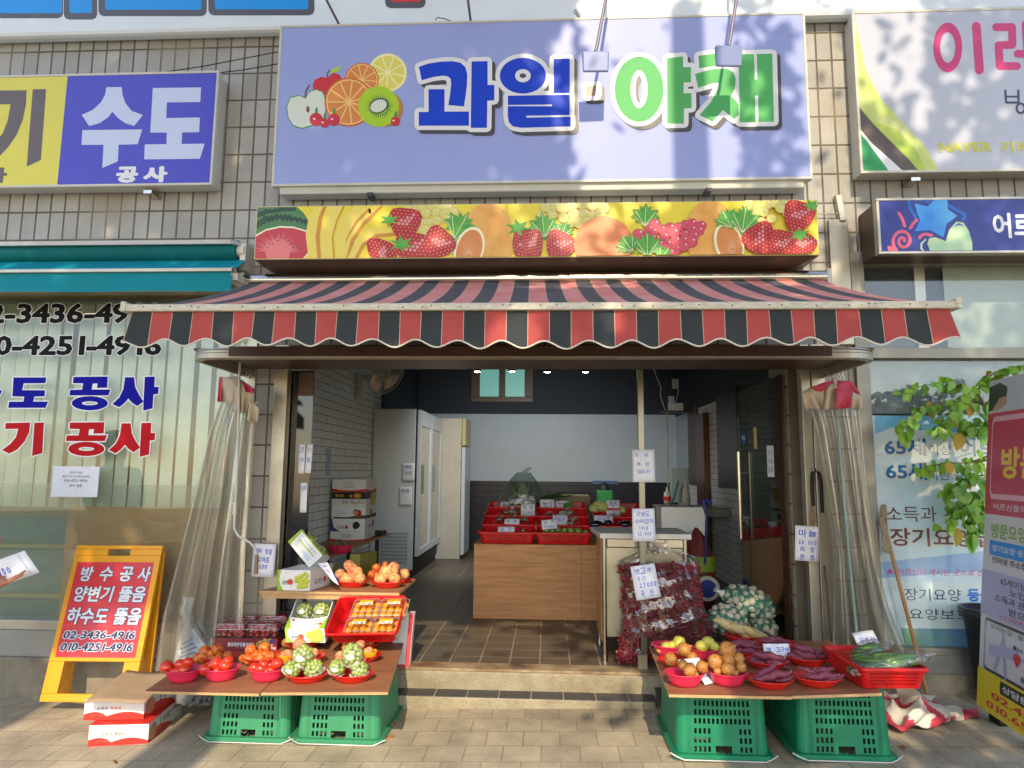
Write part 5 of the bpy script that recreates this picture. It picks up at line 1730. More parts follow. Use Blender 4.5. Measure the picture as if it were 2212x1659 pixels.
# ---- grape bunches in clear bags
GRM = M('green_grape_skin', C(156, 180, 56), .2, vs=3, col2=C(190, 204, 92), sss=.25, spec=.5, coat=.2)
WRAP = clear('grape_wrap', (.98, .99, .98), .13, .06, milk=.07, bump=.8, bs=34)
WPAP = M('white_wrapping_paper', C(222, 222, 214), .7, bump=.4, bs=40)
LBL = M('sticker_white', C(228, 230, 226), .4)
def bunch(loc, rx, ry, rz, label, seed, tilt=0, sticker=True, paper=True, n=46, group='bagged bunches of green grapes'):
 t = thing('grape_bunch', label, 'grapes', tuple(loc), group)
 r = random.Random(seed)
 rotm = Matrix.Rotation(tilt, 3, 'Y')
 br = .0118
 pts = []
 tries = 0
 while len(pts) < n and tries < 4000:
  tries += 1
  d = V((r.gauss(0, 1), r.gauss(0, 1), r.gauss(0, 1))).normalized()
  taper = 1 if d.z > -.1 else 1 + d.z * .35
  p = V((d.x * rx * taper, d.y * ry * taper, d.z * rz)) * r.uniform(.8, .95)
  if all((p - q).length > br * 1.5 for q in pts):
   pts.append(p)
 mb = MB()
 for p in pts:
  mb.ell(V(loc) + rotm @ p, br * r.uniform(.92, 1.12), nu=10, nv=7)
 mb.build('berries', GRM, t)
 mb = MB()
 ph = [r.uniform(0, 6) for _ in range(3)]
 mb.ell(loc, rx * 1.18, ry * 1.18, rz * 1.13, nu=30, nv=18, rot=rotm, fn=lambda d: 1 + .035 * math.sin(7 * d.x + ph[0] + 9 * d.z) + .03 * math.sin(13 * d.z - 6 * d.y + ph[1]))
 mb.build('clear_bag', WRAP, t)
 if paper:
  mb = MB()
  def pp(a, b):
   an = -math.pi * 1.08 + a * math.pi * 1.16
   zz = lerp(-1.0, -.55 + .2 * math.sin(a * 17 + ph[2]), b)
   k = math.sqrt(max(0.05, 1 - min(1, abs(zz)) ** 2)) * 1.08 + .30 * b
   return V(loc) + rotm @ V((math.cos(an) * rx * k, math.sin(an) * ry * k, zz * rz + .004 * math.sin(a * 31)))
  mb.surf(pp, 34, 5)
  mb.build('paper', WPAP, t, solid=.0006)
 if sticker:
  mb = MB()
  cs = []
  for i in range(20):
   a = 2 * math.pi * i / 20
   x_, z_ = .2 * rx * math.cos(a) * 2.1, rz * .1 + .15 * rz * math.sin(a) * 1.7
   yv = -ry * 1.24 * math.sqrt(max(.05, 1 - (x_ / rx / 1.2) ** 2 - (z_ / rz / 1.2) ** 2))
   cs.append(V(loc) + rotm @ V((x_, yv, z_)))
  mb.poly(cs)
  cen = sum(cs, V((0, 0, 0))) / 20
  mb.build('sticker', [LBL, M('sticker_green', C(150, 166, 80), .4)], t)
 return t
for k, (cx, by, items) in enumerate(((300, 1310, [(305, 955, 128, 150, .25), (165, 1110, 100, 95, .5), (455, 1110, 115, 105, -.5)]), (905, 1305, [(960, 935, 125, 150, -.15), (755, 1095, 95, 95, .3), (1050, 1120, 105, 95, -.2)]))):
 side = ('left', 'right')[k]
 p, s = dish(PLATE, Z5, cx, by, 595, hL, f'red plate carrying three bags of green grapes, {("nearer the tomatoes", "at the table end")[k]}')
 for i, (x, y_, rx, ry, tl) in enumerate(items):
  u, v = Z5(x, y_)
  q = P(u, v, p.y - (.02 if i else .0))
  sc = (q - CAM).dot(Ya_w()) / F / 3.318 / 1.82278
  w_ = ('top bag of green grapes on the plate ', 'lower left bag of green grapes on the plate ', 'lower right bag of green grapes on the plate ')[i] + ('nearer the tomatoes', 'at the table end')[k]
  bunch(q, rx * sc, .042, ry * sc, w_, k * 7 + i, tl, i == 0 or i == 1, True)
# ---- cartons
CGRN = M('carton_lime', C(150, 184, 40), .5)
CWHT = M('carton_white', C(226, 226, 222), .5, var=.03, vs=5)
CRED = M('carton_red', C(206, 50, 40), .45, var=.05, vs=6)
CPUR = M('carton_purple', C(74, 44, 130), .45)
CBLK = M('carton_black', C(30, 30, 26), .4)
CMAR = M('carton_maroon', C(128, 38, 44), .45, var=.05, vs=6)
CIN = M('carton_inside', C(196, 198, 194), .6)
OLV = M('carton_olive', C(120, 116, 50), .6, var=.06)
def frame_art(o, ex, ez, **k):
 """art on a face with lower left corner o and unit axes ex, ez: coordinates in metres"""
 ex, ez = V(ex).normalized(), V(ez).normalized()
 nrm = ex.cross(ez)
 return Art(lambda p: V(o) + ex * p[0] + ez * p[1], nrm, **k)
def carton(name, label, o, ex, ey, ez, w_, d, h, mats, open_top=False, group=None, cat='carton'):
 """box: o front lower left corner, ex along the front, ey to the back, ez up"""
 ex, ey, ez, o = V(ex).normalized(), V(ey).normalized(), V(ez).normalized(), V(o)
 t = thing(name, label, cat, tuple(o), group)
 mb = MB()
 A_, B_, C_ = ex * w_ / 2, ey * d / 2, ez * h / 2
 if not open_top:
  mb.obox(o + A_ + B_ + C_, A_, B_, C_)
  mb.build('box', mats, t, bev=.002)
 else:
  th = .004
  for c, a, b, cc in ((o + A_ + ey * th / 2 + C_, A_, ey * th / 2, C_), (o + A_ + ey * (d - th / 2) + C_, A_, ey * th / 2, C_), (o + ex * th / 2 + B_ + C_, ex * th / 2, B_ - ey * th, C_), (o + ex * (w_ - th / 2) + B_ + C_, ex * th / 2, B_ - ey * th, C_), (o + A_ + B_ + ez * th / 2, A_ - ex * th, B_ - ey * th, ez * th / 2)):
   mb.obox(c, a, b, cc)
  mb.build('box', mats, t)
 return t
def up_axes(a, b):
 ex = (b - a)
 ex.z = 0
 ex.normalize()
 return ex, V((-ex.y, ex.x, 0)), V((0, 0, 1))
# peach cartons on the pavement
def peach_art(t, o, ex, ey, ez, w_, d, h):
 A = frame_art(o, ex, ez)
 hill = [(0, 0)] + [(w_ * i / 24, h * (.18 + .16 * math.sin(i * .30 + .3) * (i < 9) + .2 * max(0, math.sin((i - 9) * .19)) * (i >= 9) + .06 * (i < 9))) for i in range(25)] + [(w_, 0)]
 A.poly(hill, CRED)
 A.poly(stroke([(w_ * .12, h * .2), (w_ * .2, h * .27), (w_ * .3, h * .2)], .0025) + stroke([(w_ * .28, h * .27), (w_ * .34, h * .24), (w_ * .4, h * .15)], .0025), M('carton_coral', C(226, 92, 80), .45))
 A.text('소양강', w_ * .21, h * .66, w_ * .40, h * .48, DGREY, .015)
 A.text('복숭아', w_ * .43, h * .66, w_ * .62, h * .48, M('carton_pink_text', C(214, 96, 90), .45), .02)
 A.build('front_print', t)
 A = frame_art(V(o) + V(ex) * w_, ey, ez)
 A.poly([(0, 0)] + [(d * i / 20, h * (.25 + .25 * math.sin(i * .28))) for i in range(21)] + [(d, 0)], CRED)
 A.poly(ring(d * .12, h * .5, .05, h * .38) , M('peach_print', C(206, 120, 96), .45, vs=9, col2=C(222, 160, 126)))
 A.text('소양강', d * .38, h * .8, d * .6, h * .5, BLACK, .02)
 A.poly(stroke([(d * .32, h * .85), (d * .32, h * .5)], .003) + stroke([(d * .66, h * .9), (d * .66, h * .6)], .003), BLACK)
 A.text('복숭아', d * .7, h * .85, d * .9, h * .6, CRED, .02)
 A.build('side_print', t)
GPC = 'white and red peach cartons stacked on the pavement'
a, b = PG(189, 1613), PG(319, 1606)
ex, ey, ez = up_axes(a, b)
ey = (V((-2.262, -.331, 0)) - V((b.x, b.y, 0))).normalized()
w_ = (b - a).length
zt = P(189, 1567, a.y).z
h_ = zt - a.z
lo = carton('peach_carton', 'white and red peach carton standing on the pavement, bottom of the pair', a, ex, ey, ez, w_, .5, h_, [CWHT], group=GPC)
peach_art(lo, a, ex, ey, ez, w_, .5, h_)
mb = MB(); mb.obox(a + ex * w_ / 2 + ey * .25 + ez * (h_ + .002), ex * (w_ / 2), ey * .25, ez * .0015); mb.build('lid', CRED, lo)
a2_ = a + ez * (h_ + .006) - ex * .062 + ey * .06
ex2, ey2 = ex, (ey + ex * .16).normalized()
hi = carton('peach_carton', 'white and red peach carton under a loose cardboard sheet, top of the pair', a2_, ex2, ey2, ez, w_ * 1.02, .5, h_, [CWHT], group=GPC)
peach_art(hi, a2_, ex2, ey2, ez, w_ * 1.02, .5, h_)
S4 = Zm(100, 2500, 2.765)
mb = MB()
hz = a2_.z + h_ - gz(a2_.x)
q = [PG(*S4(630, 742), hz + .012), PG(*S4(1300, 725), hz + .014), PG(*S4(1660, 420), hz + .045), PG(*S4(1110, 385), hz + .05)]
mb.surf(lambda u, v: lerp(lerp(q[0], q[1], u), lerp(q[3], q[2], u), v) + V((0, 0, .006 * math.sin(u * 5 + v * 3))), 10, 8)
tag(mb.build('cardboard_sheet', CARDB, solid=.005), 'loose brown cardboard sheet lying on the top peach carton', 'cardboard')
# box of packed cherry tomatoes
u0, u1 = Z4(755, 0)[0], Z4(1620, 0)[0]
a = PG(u0, Z4(0, 890)[1], hL)
b = PG(u1, Z4(0, 878)[1], hL)
ex, ey, ez = up_axes(a, b)
w_ = (b - a).length
h_ = P(u0, Z4(0, 702)[1], a.y).z - a.z
ct = carton('cherry_tomato_carton', 'low dark red carton under four clear packs of cherry tomatoes', a, ex, ey, ez, w_, .36, h_, [CMAR], open_top=True)
A = frame_art(a, ex, ez)
A.poly([(0, 0), (.008, 0), (.008, h_), (0, h_)], CGRN)
A.text('횡성대추방울토마토', w_ * .26, h_ * .72, w_ * .66, h_ * .42, WHITE, .03)
A.poly(stroke([(w_ * .37, h_ * .33), (w_ * .60, h_ * .33)], .0012), M('carton_light', C(190, 130, 130), .5))
A.poly([(w_ * .9, .0), (w_, .0), (w_, h_ * .5), (w_ * .9, h_ * .5)], M('carton_pinkish', C(176, 66, 84), .5))
for i in range(9):
 A.poly(ring(w_ * (.72 + .025 * i), h_ * (.72 + .1 * math.sin(i * 2)) - (.15 * h_ if i < 3 else 0), .014, .018, n=14), M('print_orange_fruit', C(206, 148, 66), .45, vs=20, col2=C(222, 180, 100)), same=True)
A.l += 2
A.poly(ring(w_ * .93, h_ * .8, .016, .016), CPUR)
A.text('3kg', w_ * .915, h_ * .45, w_ * .985, h_ * .25, WHITE, .03)
A.build('front_print', ct)
CLAM = clear('clear_plastic_box', (.98, .97, .97), .08, .06, milk=.02, bump=.5, bs=50)
ct_me = MB().ell((0, 0, 0), .0165, .0145, .0145, nu=12, nv=8).build('cherry_tomato', CHT, loc=(0, 0, 0))
ctm = ct_me.data
bpy.data.objects.remove(ct_me)
def clamshell(name, label, o, ex, ey, ez, w_, d, h, group, mat=CLAM, rim=True):
 t = thing(name, label, 'plastic box', tuple(o), group)
 mb = MB()
 r_ = .012
 for z0, z1, k0, k1, nm in ((0, h * .62, .92, 1.0, 'tray'), (h * .66, h, 1.0, .86, 'lid')):
  mb = MB()
  def rp(k, z):
   out = []
   for sx_, sy_ in ((-1, -1), (1, -1), (1, 1), (-1, 1)):
    out.append(V(o) + V(ex) * (w_ / 2 + sx_ * w_ / 2 * k) + V(ey) * (d / 2 + sy_ * d / 2 * k) + V(ez) * z)
   return out
  n = 8 if nm == 'tray' else 4
  vs = rp(k0, z0) + rp(k1, z1)
  mb.add(vs, [(0, 1, 5, 4), (1, 2, 6, 5), (2, 3, 7, 6), (3, 0, 4, 7), (0, 3, 2, 1) if nm == 'tray' else (4, 5, 6, 7)])
  if nm == 'tray':
   fl_ = rp(1.0, z1)
   ou = rp(1.05, z1)
   mb.add(fl_ + ou, [(0, 1, 5, 4), (1, 2, 6, 5), (2, 3, 7, 6), (3, 0, 4, 7)])
  mb.build(nm, mat, t)
 mb = MB()
 for z, k in ((h * .64, 1.04),):
  mb.tube(rp(k, z), .0016, 5, closed=True)
 mb.tube(rp(.84, h * .985), .0012, 5, closed=True)
 mb.build('rim', M('shiny_clear_rim', C(206, 200, 204), .2), t)
 return t
GCT = 'clear packs of cherry tomatoes'
pk_w, pk_d, pk_h = w_ * .47, .17, .085
r = random.Random(8)
for k, (ix, iy, lab) in enumerate(((0, 0, 'clear pack of cherry tomatoes, front left in the dark red carton'), (1, 0, 'clear pack of cherry tomatoes, front right in the dark red carton'), (0, 1, 'clear pack of cherry tomatoes, rear left in the dark red carton'), (1, 1, 'clear pack of cherry tomatoes, rear right in the dark red carton'))):
 o = a + ex * (w_ * .02 + ix * w_ * .49) + ey * (.01 + iy * .18) + ez * (h_ * .96 + iy * .012)
 clamshell('tomato_pack', lab, o, ex, ey, ez, pk_w, pk_d, pk_h, GCT)
 for lz in range(3):
  for i in range(5):
   for j in range(4 if lz == 2 else 2):
    q = o + ex * (.022 + (pk_w - .044) * (i + r.uniform(-.2, .2) + .1) / 4.2) + ey * (.022 + .034 * j + r.uniform(-.004, .004)) + ez * (.016 + lz * .023)
    c_ = bpy.data.objects.new('cherry_tomato', ctm)
    COL.objects.link(c_)
    c_.location = q
    c_.rotation_euler = (r.uniform(0, 3), r.uniform(0, 3), r.uniform(0, 3))
    tag(c_, 'dark red cherry tomato inside ' + lab.replace('clear pack of cherry tomatoes, ', 'the ').replace(' in the dark red carton', ' clear pack'), 'cherry tomato', 'cherry tomatoes in the ' + lab.split(', ')[1].split(' in')[0] + ' pack')
# ---- plank shelf, cartons and peaches at the left of the doorway
zp = .655
pf_, pr_ = PZ(*ZS(75, 1320), zp), PZ(*ZS(1395, 1312), zp)
pb_ = PZ(*ZS(1555, 1185), zp)
mb = MB()
q = [V((-1.87, pf_.y, zp)), V((pr_.x, pf_.y + .01, zp)), V((pb_.x - .01, pb_.y, zp)), V((-1.69, pb_.y, zp))]
dn = [p - V((0, 0, .016)) for p in q]
mb.poly(q, 0); mb.poly(dn[::-1], 0)
for i in range(4):
 mb.poly([dn[i], dn[(i + 1) % 4], q[(i + 1) % 4], q[i]], 1)
pk = thing('plank_shelf', 'pale wooden plank shelf carrying the grape carton and plates of peaches', 'shelf', (-1.4, .1, zp))
mb.build('plank', [PLY, PLYEDGE], pk)
mb = MB(); mb.box((-1.86, pf_.y + .02, zp - .05), (pr_.x - .09, pf_.y + .05, zp - .0165)); mb.build('batten', PLYEDGE, pk)
mb = MB()
for x, yy in ((-1.64, pf_.y + .2), (pr_.x - .12, pf_.y + .2), (-1.64, pb_.y - .06), (pb_.x - .12, pb_.y - .06)):
 mb = MB(); mb.box((x - .02, yy - .02, .18), (x + .02, yy + .02, zp - .0165)); mb.build('leg', DARKWOOD, pk)
# upper shelf along the left wall
zs2 = .758
us = thing('wall_shelf', 'long plywood wall shelf with a stack of fruit cartons on it', 'shelf', (-1.55, .6, zs2))
fq, bq = PZ(*ZS(545, 960), zs2), PZ(*ZS(1250, 690), zs2)
mb = MB()
q = [V((-2.12, fq.y, zs2)), V((fq.x, fq.y, zs2)), V((bq.x, bq.y, zs2)), V((-2.12, bq.y, zs2))]
dn = [p - V((0, 0, .02)) for p in q]
mb.poly(q, 0); mb.poly(dn[::-1], 0)
for i in range(4):
 mb.poly([dn[i], dn[(i + 1) % 4], q[(i + 1) % 4], q[i]], 1)
mb.build('board', [PLY, PLYEDGE], us)
for yy in (fq.y + .25, bq.y - .2):
 for x in (-2.1, fq.x - .08):
  mb = MB(); mb.box((x, yy, .18), (x + .035, yy + .04, zs2 - .021)); mb.build('leg', CBLK, us)
# stack of five cartons
x0 = P(*ZS(603, 820), 1.9).x
GST = 'stack of fruit cartons on the wall shelf'
rows = [(822, 672), (672, 530), (530, 392), (392, 240), (240, 100)]
labs = ['white carton with a red base, bottom of the stack on the wall shelf', 'white and purple grape carton with a dark grape picture, second in the stack', 'white carton with a red apple picture, middle of the stack', 'black and white carton with yellow writing, fourth up in the stack', 'white and red carton on top of the stack of five']
ys = 1.9
xw = P(*ZS(985, 600), ys).x - x0
for i, (b_, t_) in enumerate(rows):
 z0, z1 = (zs2 + .001 if i == 0 else P(*ZS(800, b_), ys).z), P(*ZS(800, t_), ys).z
 h_ = z1 - z0 - .002
 o = V((x0 + (.0, .0, .004, .002, .0)[i], ys, z0))
 t = carton('fruit_carton', labs[i], o, (1, 0, 0), (0, 1, 0), (0, 0, 1), xw, .40, h_, [CWHT], group=GST)
 A = frame_art(o, (1, 0, 0), (0, 0, 1))
 B = frame_art(o + V((xw, 0, 0)), (0, 1, 0), (0, 0, 1))
 if i in (0, 4):
  for X, L in ((A, xw), (B, .4)):
   X.poly([(0, 0)] + [(L * k / 12, h_ * (.12 + .14 * abs(k / 6 - 1) ** 2)) for k in range(13)] + [(L, 0)], CRED)
   X.poly([(L * .22, h_ * .2), (L * .9, h_ * .2), (L * .9, h_ * .88), (L * .22, h_ * .88)], M('label_edge', C(196, 190, 186), .6))
   X.poly([(L * .225, h_ * .22), (L * .895, h_ * .22), (L * .895, h_ * .86), (L * .225, h_ * .86)], CWHT)
   for k in range(5):
    X.poly(stroke([(L * (.3 + .05 * (k % 2)), h_ * (.75 - .1 * k)), (L * (.6 + .05 * (k % 3)), h_ * (.75 - .1 * k))], .0012), DGREY, same=True)
   X.l += 1
   X.poly([(L * .1, h_ * .7), (L * .15, h_ * .85), (L * .12, h_ * .78), (L * .16, h_ * .66)], CRED)
 elif i == 1:
  A.poly([(0, 0), (.09, 0), (.03, h_ * .35), (.012, h_), (0, h_)], CPUR)
  A.text('김천', xw * .2, h_ * .45, xw * .4, h_ * .22, BLACK, .01)
  A.poly(ring(xw * .47, h_ * .34, .016, .018), CRED)
  A.poly([(xw * (.75 + .13 * math.cos(k * .7) * random.Random(k).uniform(.7, 1)), h_ * (.5 + .36 * math.sin(k * .7) * random.Random(k + 9).uniform(.7, 1))) for k in range(9)], CBLK)
  B.text('김천', .12, h_ * .5, .25, h_ * .25, BLACK, .01)
  B.poly(ring(.3, h_ * .5, .03, .04), DGREY)
 elif i == 2:
  A.poly([(xw * .06, 0), (xw, 0), (xw, h_ * .3), (xw * .6, h_ * .18), (xw * .06, h_ * .2)], M('carton_dark_green', C(54, 70, 36), .5))
  A.poly(ring(xw * .78, h_ * .42, .034, .035), M('apple_print', C(190, 50, 46), .4))
  A.poly(ring(xw * .70, h_ * .48, .024, .026), M('apple_light_print', C(214, 150, 130), .4))
  A.poly([(xw * .62, h_ * .6), (xw * .7, h_ * .75), (xw * .82, h_ * .68), (xw * .72, h_ * .6)], DKG)
  A.poly([(xw * .06, h_ * .12), (xw * .58, h_ * .12), (xw * .58, h_ * .78), (xw * .06, h_ * .78)], PAPER)
  for k in range(4):
   A.poly(stroke([(xw * .12, h_ * (.65 - .13 * k)), (xw * (.3 + .06 * (k % 3)), h_ * (.65 - .13 * k))], .0011), DGREY, same=True)
  B.poly([(0, 0), (.4, 0), (.4, h_ * .3), (0, h_ * .25)], MATS['carton_dark_green'])
  B.poly(ring(.2, h_ * .45, .04, .035), MATS['apple_print'])
 elif i == 3:
  for X, L in ((A, xw), (B, .4)):
   X.poly([(0, h_ * .5), (L, h_ * .5), (L, h_), (0, h_)], CBLK)
  A.text('햇사레', xw * .1, h_ * .85, xw * .34, h_ * .62, M('carton_gold', C(206, 176, 60), .4), .03)
  A.poly(ring(xw * .56, h_ * .72, .015, .015) + ring(xw * .72, h_ * .74, .026, .022) + ring(xw * .8, h_ * .74, .02, .02), M('carton_orange', C(214, 146, 50), .4))
  for k in range(3):
   A.poly(stroke([(xw * .03, h_ * (.42 - .13 * k)), (xw * .97, h_ * (.42 - .13 * k))], .0008), DGREY, same=True)
  A.text('품종 10kg 등급', xw * .3, h_ * .4, xw * .95, h_ * .1, DGREY)
  B.poly([(.15, 0), (.35, 0), (.4, h_), (.2, h_ * .9)], MATS['carton_gold'])
 A.build('front_print', t)
 B.build('side_print', t)
# egg tray behind the stack
eg = MB()
for i in range(5):
 for j in range(5):
  eg.ell((x0 + .2 + .04 * i, 2.45 + .04 * j, zs2 + .025), .02, .02, .022, nu=8, nv=6)
tag(eg.build('egg_tray', M('dark_tray', C(70, 64, 52), .8)), 'dark moulded egg tray on the wall shelf behind the cartons', 'tray')
def grape_art(A, B, w_, d, h):
 A.poly([(0, 0), (w_ * .2, 0), (w_ * .1, h * .25), (w_ * .05, h * .55), (w_ * .1, h), (0, h)], CGRN)
 for i, (x, z) in enumerate(((.58, .62), (.66, .66), (.74, .72), (.84, .82), (.9, .74), (.64, .48), (.72, .5), (.8, .56), (.88, .58), (.7, .34), (.78, .36), (.86, .4), (.93, .45), (.66, .18), (.74, .18), (.82, .2), (.9, .24), (.58, .48))):
  A.poly(ring(w_ * x, h * z, w_ * .062, w_ * .062, n=16), M('grape_print_dark', C(140, 160, 30), .4))
  A.poly(ring(w_ * x - .002, h * z + .003, w_ * .052, w_ * .05, n=16), M('grape_print', C(190, 200, 56), .4))
 A.text('김천', w_ * .15, h * .5, w_ * .32, h * .3, BLACK, .012)
 A.poly(ring(w_ * .40, h * .42, .018, .018), CRED)
 if B:
  B.poly([(d * .7, 0), (d, 0), (d, h), (d * .8, h)], M('carton_olive_side', C(130, 140, 50), .5, vs=30, col2=C(90, 110, 40)))
  B.text('김천', d * .15, h * .5, d * .4, h * .25, DGREY, .012)
  B.poly(ring(d * .5, h * .4, .016, .018), CRED)
# grape carton on the plank
o = PZ(*ZS(30, 1312), zp + .001)
o2 = PZ(*ZS(420, 1300), zp + .001)
ex, ey, ez = V((1, 0, 0)), V((0, 1, 0)), V((0, 0, 1))
o = V((o.x, max(o.y, pf_.y), zp + .001))
w_ = o2.x - o.x
h_ = P(*ZS(30, 1088), o.y).z - o.z
gc = carton('grape_carton', 'white and lime grape carton lying level on the wooden plank', o, ex, (.22, 1, 0), ez, w_, .36, h_, [CWHT], group='white and lime grape cartons')
A, B = frame_art(o, ex, ez), frame_art(o + ex * w_, V((.22, 1, 0)), ez)
grape_art(A, B, w_, .36, h_)
A.build('front_print', gc); B.build('side_print', gc)
# tilted open carton above it
pc = [P(*ZS(x, y_), yy) for x, y_, yy in ((145, 780, .02), (380, 1065, -.02), (540, 925, .0), (300, 650, .04))]
ex = (pc[1] - pc[0]).normalized()
ey_ = (pc[3] - pc[0])
ey_ = (ey_ - ex * ey_.dot(ex)).normalized()
nr = ex.cross(ey_)
wd, hd = (pc[1] - pc[0]).length, (pc[3] - pc[0]).length
tc_ = thing('grape_carton', 'open grape carton tipped on its corner, label side facing out', 'carton', tuple(pc[0]), 'white and lime grape cartons')
bk = -nr
dp = .17
mb = MB()
mb.obox(pc[0] + ex * wd / 2 + ey_ * hd / 2 + bk * .004, ex * wd / 2, ey_ * hd / 2, bk * .004)
mb.obox(pc[0] + ex * .004 + ey_ * hd / 2 + bk * dp / 2, ex * .004, ey_ * hd / 2, bk * (dp / 2 - .009))
mb.obox(pc[0] + ex * (wd - .004) + ey_ * hd / 2 + bk * dp / 2, ex * .004, ey_ * hd / 2, bk * (dp / 2 - .009))
mb.obox(pc[0] + ex * wd / 2 + ey_ * .004 + bk * dp / 2, ex * (wd / 2 - .009), ey_ * .004, bk * (dp / 2 - .009))
mb.obox(pc[0] + ex * wd / 2 + ey_ * hd / 2 + bk * (dp - .004), ex * wd / 2, ey_ * hd / 2, bk * .004)
mb.build('box', [CWHT], tc_)
A = frame_art(pc[0], ex, ey_)
A.poly([(0, 0), (wd * .12, 0), (wd * .07, hd), (0, hd)], CGRN)
A.poly([(0, hd * .93), (wd, hd * .93), (wd, hd), (0, hd)], CGRN)
A.poly([(wd * .13, hd * .1), (wd * .95, hd * .1), (wd * .95, hd * .86), (wd * .13, hd * .86)], PAPER)
A.poly([(wd * .18, hd * .52), (wd * .86, hd * .52), (wd * .86, hd * .60), (wd * .18, hd * .60)], CGRN)
A.text('샤인머스켓 포도', wd * .3, hd * .8, wd * .85, hd * .68, DGREY)
for k in range(4):
 A.poly(stroke([(wd * .18, hd * (.46 - .08 * k)), (wd * (.5 + .05 * k), hd * (.46 - .08 * k))], .0012), DGREY, same=True)
A.l += 1
A.poly([(wd * .6, hd * .15), (wd * .84, hd * .15), (wd * .84, hd * .42), (wd * .6, hd * .42)], M('label_pale_blue', C(196, 208, 228), .5))
A.build('front_print', tc_)
for k in range(2):
 bunch(pc[0] + ex * (wd * (.3 + .42 * k)) + ey_ * hd * .8 + bk * dp * .5, .05, .045, .04, 'wrapped grape bunch in the tipped carton, ' + ('left', 'right')[k] + ' one', 40 + k, 0, False, False, 26, 'wrapped bunches in the tipped carton')
# long price strip leaning on the carton
pc2 = [P(*ZS(x, y_), pf_.y + .0) for x, y_ in ((475, 1018), (580, 1005), (712, 1275), (640, 1215))]
sp_ = thing('price_strip', 'tilted white price strip leaning between the grape carton and the peaches', 'price card', tuple(pc2[2]))
mb = MB(); mb.poly([pc2[0], pc2[1], pc2[2] + V((-.005, 0, .01)), pc2[3]]); mb.build('sheet', PAPER, sp_, solid=.0008)
e1, e2 = (pc2[3] - pc2[0]).normalized(), (pc2[1] - pc2[0]).normalized()
A = Art(lambda p: pc2[0] + e1 * p[0] + e2 * p[1], (0, -1, 0), start=8)
L_, W_ = (pc2[3] - pc2[0]).length, (pc2[1] - pc2[0]).length
A.hand('햇 사과', .02, .015 + W_ * .4, L_ * .55, .01, INK)
A.hand('10000', L_ * .6, W_ * .8, L_ * .95, W_ * .4, INK)
A.build('writing', sp_)
def plate_at(cx, by, wz, label, zf=zp):
 return dish(PLATE, ZS, cx, by, wz, 0, label, floor=zf)
def dishfix(zm, cx, by, wz, zf, label):
 u, v = zm(cx, by)
 p = PZ(u, v, zf)
 ul, ur = zm(cx - wz / 2, by)[0], zm(cx + wz / 2, by)[0]
 s = (ur - ul) * (p - CAM).dot(Ya_w()) / F / .242
 p = p + V((0, .06 * s, .001))
 PLATE.put(p, (0, 0, 0), label, None, s)
 return p, s
p, s = dishfix(ZS, 820, 1288, 370, zp, 'red plate heaped with big peaches beside the price strip')
heap('pale_peach', ZS, p, [(815, 1040, 62), (850, 1078, 64), (715, 1130, 56), (760, 1175, 60), (815, 1185, 66), (930, 1180, 64), (905, 1110, 56)], 'big blushed peach on the plate beside the price strip', 'peaches beside the price strip', p.z + .01, .045)
p, s = dishfix(ZS, 1400, 1235, 200, zp, 'small red plate at the right end of the plank')
p2, s2 = dishfix(ZS, 1080, 1200, 180, zp, 'small red plate of nectarines behind the peaches')
heap('nectarine', ZS, p2, [(1110, 1065, 46), (1060, 1135, 46), (1110, 1140, 40), (1205, 1030, 38)], 'red nectarine on the small plate behind the peaches', 'nectarines behind the peaches', p2.z + .01, .03)
p, s = dishfix(ZS, 1205, 1295, 390, zp, 'red plate heaped with peaches near the right end of the plank')
heap('pale_peach', ZS, p, [(1205, 1100, 66), (1300, 1060, 62), (1155, 1190, 66), (1310, 1185, 66), (1240, 1140, 55), (1300, 1110, 50)], 'yellowish peach on the plate near the end of the plank', 'peaches near the end of the plank', p.z + .01, .045)
q = P(*ZS(1412, 1135), p.y + .12)
put('pale_peach', q, .040, 'single blushed peach on the small plate at the plank end', None)
# olive carton and small bowl on the lower shelf
o = PZ(*ZS(945, 1115), zp + .001)
oc = carton('olive_carton', 'tall olive green carton standing on the plank behind the peaches', V((o.x, .34, zp + .001)), (1, 0, 0), (.35, 1, 0), (0, 0, 1), P(*ZS(1055, 1000), .34).x - P(*ZS(945, 1000), .34).x, .22, P(*ZS(945, 920), .34).z - zp, [OLV])
BOWL.put(V((P(*ZS(715, 860), .95).x, .95, zs2 + .001)), (0, 0, 0), 'pink bowl of kiwi fruit on the wall shelf in front of the cartons', None, .95)
KIWI = M('kiwi_fruit_skin', C(104, 92, 60), .8, var=.15, vs=20, bump=.2)
FRUIT['kiwi'] = fruit_mesh('apple', KIWI)
for i, (x, z) in enumerate(((-.05, .07), (0, .075), (.05, .07), (-.02, .09), (.03, .088))):
 put('kiwi', V((P(*ZS(715, 860), .95).x + x, .95 + .02 * (i % 2), zs2 + z)), .027, 'brown kiwi fruit in the pink bowl on the wall shelf', 'kiwi fruit on the wall shelf')
